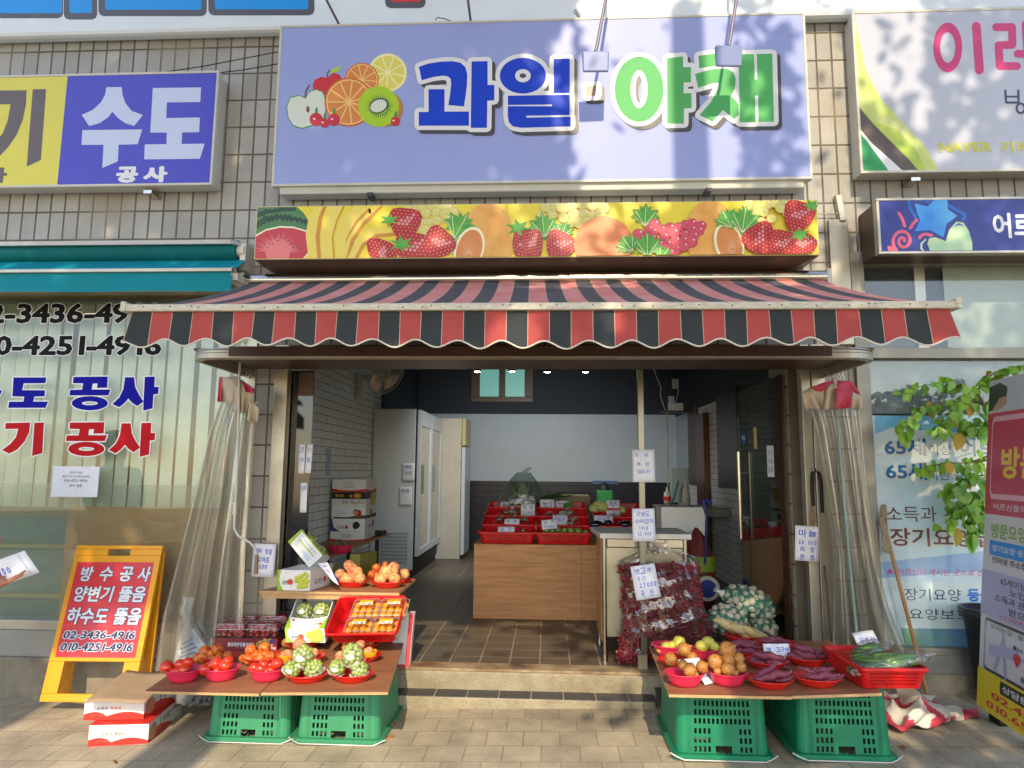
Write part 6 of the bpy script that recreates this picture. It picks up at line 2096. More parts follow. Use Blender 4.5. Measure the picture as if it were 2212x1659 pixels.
# ---- standing open grape carton and the mandarin tray on the left table
c0 = [P(*Z5(x, y_), yy) for x, y_, yy in ((70, 580, -.30), (585, 580, -.30), (690, 65, -.05), (205, 65, -.05))]
ex = (c0[1] - c0[0]).normalized()
eu = (c0[3] - c0[0]); eu = (eu - ex * eu.dot(ex)).normalized()
W_, H_ = (c0[1] - c0[0]).length, (c0[3] - c0[0]).length
nr = ex.cross(eu)
oc = thing('grape_carton', 'open white and lime grape carton tilted up to show two bunches of grapes', 'carton', tuple(c0[0]), 'white and lime grape cartons')
dp = .115
bk = -nr
mb = MB()
mb.obox(c0[0] + ex * W_ / 2 + eu * H_ / 2 + bk * dp, ex * W_ / 2, eu * H_ / 2, bk * .003, 1)
mb.obox(c0[0] + ex * .003 + eu * H_ / 2 + bk * dp / 2, ex * .003, eu * H_ / 2, bk * (dp / 2 - .004))
mb.obox(c0[0] + ex * (W_ - .003) + eu * H_ / 2 + bk * dp / 2, ex * .003, eu * H_ / 2, bk * (dp / 2 - .004))
mb.obox(c0[0] + ex * W_ / 2 + eu * .003 + bk * dp / 2, ex * (W_ / 2 - .007), eu * .003, bk * (dp / 2 - .004))
mb.obox(c0[0] + ex * W_ / 2 + eu * (H_ - .003) + bk * dp / 2, ex * (W_ / 2 - .007), eu * .003, bk * (dp / 2 - .004))
mb.build('box', [CWHT, CIN], oc)
A = frame_art(c0[0] + nr * .001, ex, eu)
def flap(y0, y1, sg):
 n = 14
 arc = [(W_ * k / n, y1 + sg * (H_ * .07) * math.sin(math.pi * k / n) ** .8) for k in range(n + 1)]
 A.poly([(0, y0), (W_, y0)] + arc[::-1], CWHT)
 A.poly([(0, y0), (W_ * .16, y0), (0, y1)], CGRN)
 A.poly([(W_, y0), (W_ * .84, y0), (W_, y1)], CGRN)
flap(0, H_ * .30, -1)
flap(H_, H_ * .76, 1)
A.text('김천', W_ * .68, H_ * .14, W_ * .8, H_ * .08, DGREY, .01)
A.poly(ring(W_ * .86, H_ * .11, .01, .009), CRED)
A.poly(ring(W_ * .15, H_ * .2, .008, .008), CRED)
A.text('김천', W_ * .12, H_ * .93, W_ * .3, H_ * .87, CRED, .01)
A.build('lid_flaps', oc)
fo = c0[0] + nr * .0
B0 = c0[0] + bk * 0
f_low = [P(*Z5(x, y_), -.335) for x, y_ in ((88, 760), (605, 765))]
A = Art(lambda p: lerp(lerp(f_low[0], f_low[1], p[0] / W_), lerp(c0[0], c0[1], p[0] / W_), p[1] / .09), (0, -1, 0))
A.poly([(0, 0), (W_, 0), (W_, .09), (0, .09)], CWHT)
grape_art(A, None, W_, .1, .09)
A.build('front_panel', oc)
for k, (x, y_) in enumerate(((310, 310), (540, 310))):
 q = P(*Z5(x, y_), -.17) + bk * .03
 bunch(q, .046, .04, .052, 'green grape bunch in the tilted open carton, ' + ('left', 'right')[k] + ' one', 60 + k, .1, True, True, 34, 'grape bunches in the open carton')
GTR = M('red_tray_inner', C(196, 18, 24), .3)
def make_tray():
 t = thing('red_tray', 'x', 'tray', (0, 0, 0), 'red plastic trays')
 W, D, H = .50, .36, .085
 mb = MB()
 hs = []
 for sd in (0, 2):
  hs.append((sd, .06, .94, .15, .85, 30, 4, .55, .6))
 for sd in (1, 3):
  hs.append((sd, .08, .92, .15, .85, 20, 4, .5, .6))
 b, tp = tub(mb, W * .9, D * .86, W, D, H, .03, hs)
 mb.build('wall', REDT, t, solid=.0035)
 mb = MB()
 mb.poly([p + V((0, 0, .002)) for p in b])
 mb.build('bottom', REDT, t, solid=.003)
 mb = MB()
 n = len(tp)
 prof = [(1.0, 0), (1.0, .006), (1.03, .01), (1.055, .006), (1.06, -.008), (1.05, -.008), (1.045, .0), (1.0, 0)]
 vs = [V((p.x + math.copysign((k - 1) * .22, p.x) * (abs(p.x) > W * .3), p.y + math.copysign((k - 1) * .22, p.y) * (abs(p.y) > D * .28), p.z + z)) if False else V((p.x * k, p.y * (1 + (k - 1) * 1.35), p.z + z)) for k, z in prof for p in tp]
 mb.add(vs, [(j * n + i, j * n + (i + 1) % n, (j + 1) * n + (i + 1) % n, (j + 1) * n + i) for j in range(len(prof) - 1) for i in range(n)], 0, True)
 mb.build('rim', REDT, t)
 return t
TRAY = Proto(make_tray())
# tilted mandarin tray: rim corners in the picture
tc4 = [P(*Z5(x, y_), yy) for x, y_, yy in ((620, 670, -.47), (1555, 655, -.47), (1655, 165, -.16), (745, 165, -.16))]
ex = (tc4[1] - tc4[0]).normalized()
eu = (tc4[3] - tc4[0]); eu = (eu - ex * eu.dot(ex)).normalized()
nr = ex.cross(eu)
ctr = (tc4[0] + tc4[1] + tc4[2] + tc4[3]) / 4
wT, hT = ((tc4[1] - tc4[0]).length + (tc4[2] - tc4[3]).length) / 2, ((tc4[3] - tc4[0]).length + (tc4[2] - tc4[1]).length) / 2
rm = Matrix((ex, eu, nr)).transposed()
sx_, sy_ = wT / .53, hT / .388
tr_loc = ctr - nr * .085
TRAY.put(tr_loc, rm.to_euler(), 'red tray of packed mandarins tilted toward the street', None, (sx_, sy_, 1))
def in_tray(x, y_, z):
 return tr_loc + ex * x * sx_ + eu * y_ * sy_ + nr * z
GMP = 'clear packs of mandarins in the tilted tray'
mlabs = ('lower left clear pack of mandarins in the tilted tray', 'lower right clear pack of mandarins in the tilted tray', 'upper left clear pack of mandarins in the tilted tray', 'upper right clear pack of mandarins in the tilted tray')
r = random.Random(2)
MLB = M('mandarin_label', C(232, 222, 206), .4)
for k, (x, y_) in enumerate(((-.13, -.155), (.07, -.155), (-.11, .0), (.10, .0))):
 o = in_tray(x - .02, y_, .006 + .03 * (k // 2))
 t = clamshell('mandarin_pack', mlabs[k], o, ex, eu, nr, .175, .14, .07, GMP)
 A = frame_art(o + ex * .045 + eu * .07 + nr * .072, ex, eu)
 A.poly([(0, 0), (.085, 0), (.085, .045), (0, .045)], MLB)
 A.poly([(0, .022), (.03, .018), (.05, .026), (.085, .022), (.085, .045), (0, .045)], MAN)
 A.poly([(.055, .004), (.075, .004), (.065, .018)], BRN)
 A.text('조생귤', .006, .014, .04, .005, DGREY, .02)
 A.build('label', t)
 for i in range(4):
  for j in range(3):
   put('mandarin', o + ex * (.024 + .042 * i + r.uniform(-.004, .004)) + eu * (.024 + .045 * j) + nr * (.024 + r.uniform(0, .008)), .0215, 'bright orange mandarin inside the ' + mlabs[k].replace(' of mandarins in the tilted tray', ''), 'mandarins in the ' + mlabs[k].split(' clear')[0] + ' pack')
SGN_N = V((0, -1, 0))
def card(name, label, quad, lines, group=None, col=INK, sheet=PAPER, bold=.012, border=True):
 """hand written card: quad = lower left, lower right, upper left corners in space; lines: (text, x0, y_top, x1, y_bottom) as fractions"""
 o, rx, ul = quad
 ex = (rx - o).normalized()
 W, H = (rx - o).length, None
 up = ul - o
 ez = (up - ex * up.dot(ex))
 H = ez.length
 ez.normalize()
 nrm = ex.cross(ez)
 t = thing(name, label, 'price card', tuple(o), group)
 mb = MB()
 mb.surf(lambda a, b: o + ex * W * a + ez * H * b + nrm * (.004 * math.sin(a * 3.1) - .003 * b), 6, 6)
 mb.build('sheet', sheet, t, solid=.0006)
 A = Art(lambda p: o + ex * W * p[0] + ez * H * p[1] + nrm * (.004 * math.sin(p[0] * 3.1) - .003 * p[1]), nrm, step=.0001, start=12)
 if border:
  A.poly(stroke([(.03, .12), (.97, .12)], .004, 4) + stroke([(.04, .12), (.04, .96)], .004, 4) + stroke([(.96, .12), (.96, .96)], .004, 4) + stroke([(.04, .96), (.96, .96)], .003, 4), M('thin_grey_line', C(150, 156, 176), .6))
 for ln in lines:
  tx, x0, y0, x1, y1 = ln[:5]
  A.hand(tx, x0, y0, x1, y1, col, bold=ln[5] if len(ln) > 5 else bold)
 A.build('writing', t)
 return t
def quadpx(zm, y, ll, lr, ul, dy=0):
 return P(*zm(*ll), y), P(*zm(*lr), y), P(*zm(*ul), y + dy)
S8 = Zm(1800, 1750, 1.843)
S9 = Zm(2350, 1350, 1.843)
S10 = Zm(800, 2100, 2.0733)
card('price_card', 'white price card stuck in the red mandarin tray', quadpx(Z5, -.21, (1080, 400), (1365, 390), (1070, 100), .12), [('하우스', .14, .78, .72, .62), ('감귤', .18, .52, .62, .34), ('4000', .2, .25, .8, .1)], border=False)
card('price_card', 'white price card hanging on the left door post behind the crank handle', quadpx(S10, -.12, (390, 352), (575, 360), (410, 82)), [('대추 방울', .12, .86, .85, .68), ('토마토', .22, .60, .80, .43), ('4500', .16, .38, .70, .24)], bold=.03)
card('price_card', 'upper price card on the steel door post, tofu and eggs', quadpx(S9, -.02, (262, 1010), (425, 1010), (255, 775)), [('두 부', .1, .9, .72, .74), ('계 란', .17, .62, .75, .48), ('있습니다', .2, .4, .8, .26)])
card('price_card', 'lower price card on the steel door post, potatoes ten kilos', quadpx(S9, -.02, (262, 1440), (427, 1440), (262, 1203)), [('강원도', .15, .92, .78, .76), ('수미감자', .1, .69, .95, .53), ('10kg', .25, .47, .7, .35), ('22.000', .2, .3, .82, .18)], bold=.02)
card('price_card', 'garlic price card hanging on the right door post', quadpx(S9, -.06, (1437, 1577), (1612, 1590), (1457, 1325)), [('마늘', .14, .9, .88, .68), ('66.000', .12, .61, .9, .46), ('저 장', .17, .41, .8, .25), ('한 접', .18, .2, .8, .03)], bold=.03)
# ---- steel door post
po_ = thing('steel_post', 'square stainless steel post standing in the doorway beside the counter', 'post', (.607, -.03, .18))
mb = MB(); xq = P(1386, 1000, 0).x
mb.box((xq - .02, -.005, .18), (xq + .02, .035, 2.16)); mb.build('post', M('post_steel', C(128, 126, 116), .3, .9, var=.1, vs=4), po_, bev=.003)
mb = MB(); a = P(1388, 1430, -.03); mb.box((a.x - .03, -.045, .168), (a.x + .03, -.008, .27)); mb.build('base_cover', M('weathered_post', C(150, 140, 110), .7, var=.2, vs=9), po_, bev=.003)
# ---- right table goods
hB = hR
p, s = dish(BOWL, Z6, 345, 520, 530, hB, 'pink bowl of yellow green apples, left of the two at the back')
heap('green_apple', Z6, p, [(268, 350, 76), (455, 285, 92), (345, 335, 66), (180, 400, 50)], 'yellow green apple in the left bowl at the back', 'apples in the left bowl at the back', p.z + .012, .03)
p, s = dish(BOWL, Z6, 850, 560, 480, hB, 'pink bowl of yellow green apples, right of the two at the back')
heap('green_apple', Z6, p, [(790, 345, 97), (878, 288, 95), (968, 355, 76)], 'yellow green apple in the bowl behind the tall onion heap', 'apples behind the onion heap', p.z + .012, .03)
p, s = dish(PLATE, Z6, 430, 665, 520, hB, 'red plate of onions behind the front left onion bowl')
OR = [(1.3, .3, .5), (.9, -.7, 2), (1.2, .8, 4), (-.9, .4, 1), (.6, -1.2, 3), (1.5, 0, 5)]
heap('onion', Z6, p, [(330, 545, 100), (525, 400, 108), (655, 525, 92)], 'brown onion with dry roots on the plate behind the front bowls', 'onions on the rear plate', p.z + .01, .04, OR)
p, s = dish(BOWL, Z6, 565, 955, 600, hB, 'pink bowl of three big onions at the front left corner')
heap('onion', Z6, p, [(610, 700, 108), (785, 650, 92), (515, 620, 80), (690, 770, 60)], 'shiny brown onion in the front left bowl', 'onions in the front left bowl', p.z + .012, .03, OR)
p, s = dish(BOWL, Z6, 1200, 945, 600, hB, 'pink bowl piled high with onions in the middle of the right table')
heap('onion', Z6, p, [(975, 575, 112), (1155, 400, 122), (1175, 545, 96), (1170, 685, 108), (1348, 650, 84), (1325, 520, 84), (1010, 710, 62), (1260, 740, 60)], 'golden brown onion in the highest onion heap', 'onions in the high heap', p.z + .012, .035, OR)
SWP = M('sweet_potato_skin', C(112, 44, 62), .6, vs=2.5, col2=C(140, 66, 84), bump=.15, bs=25, obj=True)
SPT = M('sweet_potato_tip', C(196, 172, 160), .7)
SW = []
for k in range(3):
 mb = MB()
 r = random.Random(k)
 n = 16
 bend = (.10, -.07, .04)[k]
 pts = [(lerp(-.5, .5, i / n), bend * math.sin(math.pi * i / n) + .012 * math.sin(i * 1.7 + k), .03 * math.sin(i * .9 + k)) for i in range(n + 1)]
 rs = [max(.006, .155 * (math.sin(math.pi * min(1, max(0, (i / n)))) ** (.62)) * (1 - .25 * (i / n)) * (1 + .06 * math.sin(i * 2.3 + k))) for i in range(n + 1)]
 mb.tube(pts, .1, 12, rs=rs)
 mb.ell(V(pts[-1]) + V((-.012, 0, 0)), .022, .02, .02, mi=1, nu=8, nv=6)
 o = mb.build('sweet_potato', [SWP, SPT], loc=(0, 0, 0))
 SW.append(o.data)
 bpy.data.objects.remove(o)
def sweets(zm, cx, by, wz, items, where, kpx):
 p, s = dish(PLATE, zm, cx, by, wz, hB, 'red plate of purple sweet potatoes ' + where)
 for i, (x, y_, ln, an, tl) in enumerate(items):
  u, v = zm(x, y_)
  q = P(u, v, p.y - .045 + .02 * (i % 3))
  L = ln / kpx / 1.82278 * (q - CAM).dot(Ya_w()) / F
  q.z = max(q.z, p.z + .03)
  o = bpy.data.objects.new('sweet_potato', SW[i % 3])
  COL.objects.link(o)
  o.location = q
  o.scale = (L, L * .92, L * .92)
  o.rotation_euler = Matrix((Matrix.Rotation(an, 3, 'Y') @ Matrix.Rotation(tl, 3, 'Z')).to_3x3()).to_euler()
  tag(o, 'purple sweet potato on the plate ' + where, 'sweet potato', 'sweet potatoes ' + where)
sweets(Z6, 1430, 535, 530, [(1330, 430, 420, -.02, .2), (1480, 415, 380, .1, -.2), (1380, 360, 420, .02, 0), (1500, 345, 320, .15, .1), (1330, 300, 420, -.03, .1), (1450, 290, 300, .1, -.2)], 'left of the sweet potato sign', 3.687)
sweets(Z6, 1780, 705, 640, [(1640, 600, 340, .3, .2), (1900, 600, 360, .4, -.3), (1660, 520, 400, -.1, .1), (1760, 500, 460, .1, 0), (1930, 530, 360, .45, .2), (1830, 600, 330, .2, .6)], 'in front of the sweet potato sign', 3.687)
sweets(Z6, 1830, 990, 680, [(1690, 830, 300, .1, .4), (2000, 830, 240, -.3, .1), (1720, 720, 460, -.55, .1), (1860, 780, 470, -.25, -.1), (1960, 840, 220, -.1, 0), (1780, 850, 250, .1, .6)], 'at the front middle of the right table', 3.687)
sweets(Z7, 490, 605, 620, [(400, 505, 480, .25, 0), (480, 460, 460, .3, .1), (480, 400, 440, .4, 0), (670, 470, 300, .2, .3), (610, 400, 160, -.1, 0), (640, 520, 280, .05, .5)], 'next to the red pepper tray', 3.403)
sweets(Z7, 630, 890, 660, [(420, 640, 230, .3, 0), (460, 680, 240, -.6, .1), (670, 640, 280, -.12, .1), (660, 730, 420, -.1, 0), (770, 760, 360, -.3, 0), (600, 790, 250, 0, .3)], 'at the front beside the pepper tray', 3.403)
sweets(Z6, 1900, 430, 600, [(1790, 280, 330, .05, 0), (1900, 250, 330, .2, .1), (2000, 300, 300, .3, .2), (2080, 360, 240, .2, 0), (1850, 330, 280, 0, .2)], 'behind the sweet potato sign', 3.687)
card('price_card', 'sweet potato price card standing among the plates', quadpx(Z6, -.72, (1700, 520), (2085, 520), (1690, 312), .02), [('햇 고구마', .1, .74, .98, .4)], bold=.03, border=False)
q0, q1, q2 = PG(*Z6(835, 912), hB + .004), PG(*Z6(1010, 875), hB + .004), PG(*Z6(700, 700), hB + .06)
card('price_card', 'white price sheet lying between the two front onion bowls', (q0, q1, q2), [('양파', .2, .6, .8, .4)], border=True)
card('price_card', 'white folded price card stuck behind the front left onion bowl', quadpx(Z6, -.82, (470, 690), (790, 660), (470, 540), .03), [('양파', .32, .72, .7, .2)], border=False)
# pepper tray
pc4 = [PG(*Z7(x, y_), hR + .095) for x, y_ in ((1130, 660), (2060, 640), (1500, 325), (700, 335))]
ex = (pc4[1] - pc4[0]); ex.z = 0; ex.normalize()
ey = V((-ex.y, ex.x, 0))
ctr = (pc4[0] + pc4[1]) / 2
wT = (pc4[1] - pc4[0]).length
dT = ((pc4[3] - pc4[0]).dot(ey) + (pc4[2] - pc4[1]).dot(ey)) / 2
ctr = ctr + ey * dT / 2 + ex * ((pc4[3] - pc4[0]).dot(ex)) * .25
sx2, sy2 = wT / .53, dT / .388
tp_loc = V((ctr.x, ctr.y, gz(ctr.x) + hR + .002))
tp_rot = math.atan2(ex.y, ex.x)
TRAY.put(tp_loc, (0, 0, tp_rot), 'red tray of bagged green chili peppers at the right end of the right table', None, (sx2, sy2, 1.1))
PEPM = M('green_pepper_skin', C(58, 104, 24), .2, vs=1.5, col2=C(96, 140, 40), obj=True, coat=.3)
PEPL = M('light_pepper_skin', C(96, 144, 36), .2, vs=1.5, col2=C(120, 166, 54), obj=True, coat=.3)
BAGC = clear('pepper_bag_film', (.97, .98, .97), .14, .08, milk=.03, bump=1, bs=30)
mbp = MB()
mbp.tube([(-.5, 0, 0), (-.42, .01, 0), (-.2, .03, .01), (.1, .04, 0), (.35, .01, 0), (.5, -.04, 0)], .1, 8, rs=[.03, .085, .1, .085, .05, .008])
mbp.tube([(-.5, 0, 0), (-.6, -.02, .02)], .02, 6)
pm_ = mbp.build('green_pepper', PEPM, loc=(0, 0, 0)); pmesh = pm_.data; bpy.data.objects.remove(pm_)
pm_ = mbp.build('green_pepper', PEPL, loc=(0, 0, 0)); pmesh2 = pm_.data; bpy.data.objects.remove(pm_)
GPB = 'bags of green peppers in the red tray'
rp_ = random.Random(12)
for k, (x, y_, ln, zt_) in enumerate(((-.12, -.10, .2, .2), (-.03, -.02, .2, .3), (-.05, -.13, .22, -.1), (.13, -.10, .26, .12), (.06, .06, .2, .3))):
 c = tp_loc + ex * x * sx2 + ey * y_ * sy2 + V((0, 0, .075 + .012 * k))
 lab = ('left', 'middle', 'front', 'largest right', 'rear')[k] + ' clear bag of green peppers in the red tray'
 t = thing('pepper_bag', lab, 'bag', tuple(c), GPB)
 mb = MB()
 rot = Matrix.Rotation(tp_rot + zt_, 3, 'Z') @ Matrix.Rotation(-.12, 3, 'Y')
 mb.ell(c, ln * .58, .062, .042, nu=30, nv=14, rot=rot, fn=lambda d: 1 + .05 * math.sin(11 * d.x + 5 * d.y) + .04 * math.sin(17 * d.z + 8 * d.x) + .3 * max(0, d.x - .8) * 0)
 mb.tube([c + rot @ V((ln * .52, 0, 0)), c + rot @ V((ln * .62, 0, .006)), c + rot @ V((ln * .72, .004, .004))], .01, 8, rs=[.02, .008, .014])
 mb.build('film', BAGC, t)
 for i in range(9):
  o = bpy.data.objects.new('green_pepper', pmesh2 if k in (3,) else pmesh)
  COL.objects.link(o)
  L = ln * rp_.uniform(.62, .8)
  o.location = c + rot @ V((rp_.uniform(-.02, .0), -.042 + .0105 * i, rp_.uniform(-.018, .02)))
  o.scale = (L, L * .85, L * .85)
  o.rotation_euler = (rp_.uniform(0, 6), rp_.uniform(-.15, .1), tp_rot + zt_ + rp_.uniform(-.15, .15))
  tag(o, 'long green pepper inside the ' + lab.replace(' of green peppers in the red tray', ''), 'pepper', 'peppers in the ' + ('left', 'middle', 'front', 'largest right', 'rear')[k] + ' bag')
card('price_card', 'price card for one thousand standing in the pepper tray', quadpx(Z7, -.46, (1190, 455), (1480, 415), (1005, 145), .1), [('무조건', .15, .72, .88, .48), ('1000', .2, .36, .88, .08)], bold=.02)
# corn husks on a plate behind
p, s = dish(PLATE, Z6, 1380, 300, 480, hB, 'red plate of dry corn husks behind the sweet potatoes')
HUSK = M('corn_husk', C(206, 186, 132), .7, vs=3, col2=C(176, 152, 96), stretch=(1, 6, 6), bump=.3, bs=30, obj=True)
r = random.Random(4)
for i in range(7):
 x, y_ = 1180 + 55 * i + r.uniform(-20, 20), 60 + 24 * i * .8 + r.uniform(-30, 25)
 q = P(*Z6(x, y_), p.y - .03 + .02 * (i % 3))
 mb = MB()
 an = .25 + r.uniform(-.15, .2)
 rot = Matrix.Rotation(an, 3, 'Y') @ Matrix.Rotation(r.uniform(-.3, .3), 3, 'Z')
 pts = [rot @ V((lerp(-.09, .09, k / 8), 0, .008 * math.sin(k))) for k in range(9)]
 mb.tube(pts, .02, 9, rs=[.008, .018, .026, .029, .029, .026, .021, .014, .005])
 for e in range(3):
  mb.surf(lambda a, b, e=e: rot @ V((lerp(-.09, .11, a), (.02 - .012 * b) * math.cos(e * 1.4 - 2.5 + b), .028 * math.sin(math.pi * min(1, a * 1.05)) * math.sin(e + b) * .9 + .004)), 6, 3)
 o = mb.build('corn_cob', HUSK, loc=q)
 tag(o, 'corn cob in a pale dry husk on the plate behind the sweet potatoes', 'corn', 'corn cobs in husks')
def leafquad(mb, p, L, r):
 d = V((r.gauss(0, 1), r.gauss(0, 1), r.gauss(0, .8))).normalized()
 n = V((r.gauss(0, .6), r.gauss(0, .6) - .8, r.gauss(0, .6) + .4)).normalized()
 s = d.cross(n)
 if s.length < .1:
  return
 s.normalize()
 a, b = d * L, s * L * .26
 mb.add([p - a * .5, p - a * .1 + b, p + a * .25 + b * .8, p + a * .6, p + a * .25 - b * .8, p - a * .1 - b], [(0, 1, 2, 3), (0, 3, 4, 5)])
# ================================================================== inside the shop
LAMPE = M('lit_bulb', C(255, 250, 235), .3, emit=(C(255, 246, 226), 14))
FRW = M('fridge_white', C(196, 204, 208), .35, var=.03, vs=3)
FRD = M('fridge_glass_door', C(176, 172, 156), .12, spec=.8, var=.06, vs=2)
RUB = M('black_rubber', C(20, 22, 24), .6)
# spot lamps on a pale conduit
tr = thing('spot_lamp_rail', 'bent pale conduit under the dark ceiling carrying the spot lamps', 'lamp rail', (0, 2.6, 2.6))
yl = 2.9
mb = MB()
mb.tube([P(1028, 797, yl), P(1046, 793, yl), P(1100, 790, yl), P(1190, 786, yl), P(1300, 784, yl)], .014, 8)
mb.tube([P(1100, 788, yl), P(1100, 770, yl) + V((0, 0, .3))], .012, 6)
mb.build('conduit', CREAM, tr)
for i, (u, v) in enumerate(((1031, 803), (1106, 803), (1182, 804), (1265, 804))):
 q = P(u, v, yl - .02)
 t = thing('spot_lamp', ('lit round spot lamp at the left end of the row', 'lit round spot lamp over the back window, second from the left', 'lit round spot lamp right of the back window', 'lit round spot lamp at the right end of the row')[i], 'lamp', tuple(q), 'lit spot lamps under the ceiling')
 mb = MB(); mb.lathe([(.012, .07), (.03, .06), (.042, .02), (.044, 0), (.04, 0), (.036, .012)], c=q, n=20); mb.build('shade', RUB, t)
 mb = MB(); mb.ell(q + V((0, 0, .006)), .036, .036, .012, nu=18, nv=8); mb.build('bulb', LAMPE, t)
 ld = bpy.data.lights.new('spot_lamp_light', 'SPOT')
 ld.energy = 30
 ld.color = (.96, .98, .97)
 ld.spot_size = 2.0
 ld.spot_blend = .8
 ld.shadow_soft_size = .04
 lo = bpy.data.objects.new('spot_lamp_light', ld)
 COL.objects.link(lo)
 lo.location = q + V((0, 0, -.02))
 lo.rotation_euler = (.95, 0, 0)
 lo.parent = t
 lo.matrix_parent_inverse = WM[t.name].inverted()
# fridges
yA = 3.5
xl, xr = P(792, 1000, yA).x, P(902, 1000, yA).x
zt = P(850, 883, yA).z
fA = thing('display_fridge', 'tall white display fridge with glass doors against the left wall, the nearer one', 'fridge', (xl, yA, .18), 'tall white display fridges')
yB = PX(949, 1000, xr).y
xl = max(xl, -2.11)
mb = MB(); mb.box((xl, yA, .26), (xr - .03, yB, zt)); mb.build('cabinet', FRW, fA, bev=.01)
mb = MB(); mb.box((xr - .03, yA + .005, .26), (xr - .012, yB, zt - .005)); mb.build('door_gasket', RUB, fA)
ym = (yA + yB) / 2
for y0, y1 in ((yA + .01, ym - .005), (ym + .005, yB)):
 mb = MB()
 for b in (((xr - .012, y0, .42), (xr + .03, y0 + .06, zt - .01)), ((xr - .012, y1 - .06, .42), (xr + .03, y1, zt - .01)), ((xr - .012, y0 + .06, .42), (xr + .03, y1 - .06, .5)), ((xr - .012, y0 + .06, zt - .2), (xr + .03, y1 - .06, zt - .01))):
  mb.box(*b)
 d = mb.build('door', FRW, fA, bev=.004)
 mb = MB(); mb.box((xr - .005, y0 + .06, .5), (xr + .012, y1 - .06, zt - .2)); mb.build('glass', FRD, d)
 mb = MB(); mb.box((xr + .03, y0 + .07, 1.15), (xr + .06, y0 + .12, 1.5)); mb.build('handle', M('handle_grey', C(140, 142, 138), .3, .5), d)
mb = MB()
for k in range(9):
 mb.box((xl + .14, yA - .006, .34 + .042 * k), (xr - .1, yA - .001, .36 + .042 * k))
mb.box((xl + .14, yA - .004, .31), (xl + .15, yA, .72)); mb.box((xr - .11, yA - .004, .31), (xr - .1, yA, .72))
mb.build('grille', M('grille_grey', C(150, 158, 162), .4), fA)
mb = MB(); mb.box((xl, yA + .03, .18), (xr - .03, yB, .255)); mb.build('plinth', RUB, fA)
x2 = P(1003, 1100, yB + .02).x
zt2 = P(970, 903, yB + .02).z
fB = thing('display_fridge', 'white upright fridge with a pale yellow upper corner, the farther one', 'fridge', (xr, yB, .18), 'tall white display fridges')
mb = MB(); mb.box((xl, yB + .02, .18), (x2 - .06, yB + .7, zt2)); mb.build('cabinet', M('fridge_cream', C(196, 188, 172), .3, var=.05, vs=3), fB, bev=.01)
mb = MB(); mb.box((x2 - .055, yB + .03, .24), (x2, yB + .7, zt2 - .42)); mb.build('door', FRW, fB, bev=.01)
mb = MB(); mb.box((x2 - .055, yB + .03, zt2 - .4), (x2, yB + .7, zt2)); mb.build('header', M('pale_yellow_panel', C(196, 184, 126), .4), fB, bev=.01)
for (x, y_, w_, h_, tx, lab) in ((636, 1058, 105, 150, ('계란', '9000'), 'upper pale paper note on the side of the fridge'), (612, 1255, 110, 155, ('콩나물',), 'lower pale paper note on the side of the fridge')):
 zm = Zm(1300, 1350, 2.0738)
 card('paper_note', lab, quadpx(zm, yA - .006, (x - w_ / 2, y_ + h_ / 2), (x + w_ / 2, y_ + h_ / 2), (x - w_ / 2 + 4, y_ - h_ / 2)), [(t_, .2, .92 - .35 * i, .8, .7 - .35 * i) for i, t_ in enumerate(tx)], border=False)
# wall fan
xw_ = -2.115
q = PX(772, 835, xw_)
wf = thing('wall_fan', 'white oscillating wall fan tilted on the left tiled wall', 'fan', tuple(q))
FAN = M('fan_white', C(186, 188, 176), .4)
mb = MB(); mb.hexa([(xw_, q.y - .05, q.z - .15), (xw_ + .05, q.y - .05, q.z - .13), (xw_ + .05, q.y + .05, q.z - .13), (xw_, q.y + .05, q.z - .15)], [(xw_, q.y - .05, q.z + .14), (xw_ + .07, q.y - .05, q.z + .14), (xw_ + .07, q.y + .05, q.z + .14), (xw_, q.y + .05, q.z + .14)])
mb.build('bracket', FAN, wf, bev=.01)
mb = MB(); mb.box((xw_ + .05, q.y - .035, q.z + .06), (xw_ + .2, q.y + .035, q.z + .13)); mb.build('arm', FAN, wf, bev=.01)
hc = P(833, 815, q.y - .0)
ax = V((.55, -.32, -.5)).normalized()
rq = V((0, 0, 1)).rotation_difference(ax).to_matrix()
R_ = 40 * (hc - CAM).dot(Ya_w()) / F * 1.08
mb = MB(); mb.cyl(hc - ax * .13, hc - ax * .02, .07, .085); mb.build('motor', FAN, wf)
mb = MB()
for z, k in ((-.05, .7), (-.02, 1.0), (.02, 1.0), (.05, .82), (.065, .4)):
 mb.tube([hc + rq @ V((R_ * k * math.cos(a), R_ * k * math.sin(a), z)) for a in [2 * math.pi * i / 32 for i in range(32)]], .004 if k == 1 else .002, 5, closed=True)
for i in range(60):
 a = 2 * math.pi * i / 60
 mb.tube([hc + rq @ V((R_ * k * math.cos(a), R_ * k * math.sin(a), z)) for z, k in ((.066, .3), (.05, .82), (.02, 1.0), (-.02, 1.0), (-.05, .7), (-.055, .4))], .0012, 4, cap=False)
mb.build('cage', FAN, wf)
mb = MB()
for i in range(3):
 a0 = 2 * math.pi * i / 3
 mb.surf(lambda a, b: hc + rq @ V((R_ * lerp(.15, .88, b) * math.cos(a0 + lerp(0, 1.5, a)), R_ * lerp(.15, .88, b) * math.sin(a0 + lerp(0, 1.5, a)), .02 * a - .01)), 8, 4)
mb.build('blades', clear('fan_blade_plastic', (.8, .84, .84), .1, .2, milk=.5), wf)
mb = MB(); mb.ell(hc + ax * .06, .055, .055, .02, rot=rq, nu=16, nv=8); mb.build('hub', M('fan_hub', C(200, 190, 150), .4), wf)
mb = MB(); mb.tube([PX(797, 850, xw_ + .03), PX(790, 870, xw_ + .02), PX(778, 885, xw_ + .01)], .004, 5); mb.build('cord', FAN, wf)
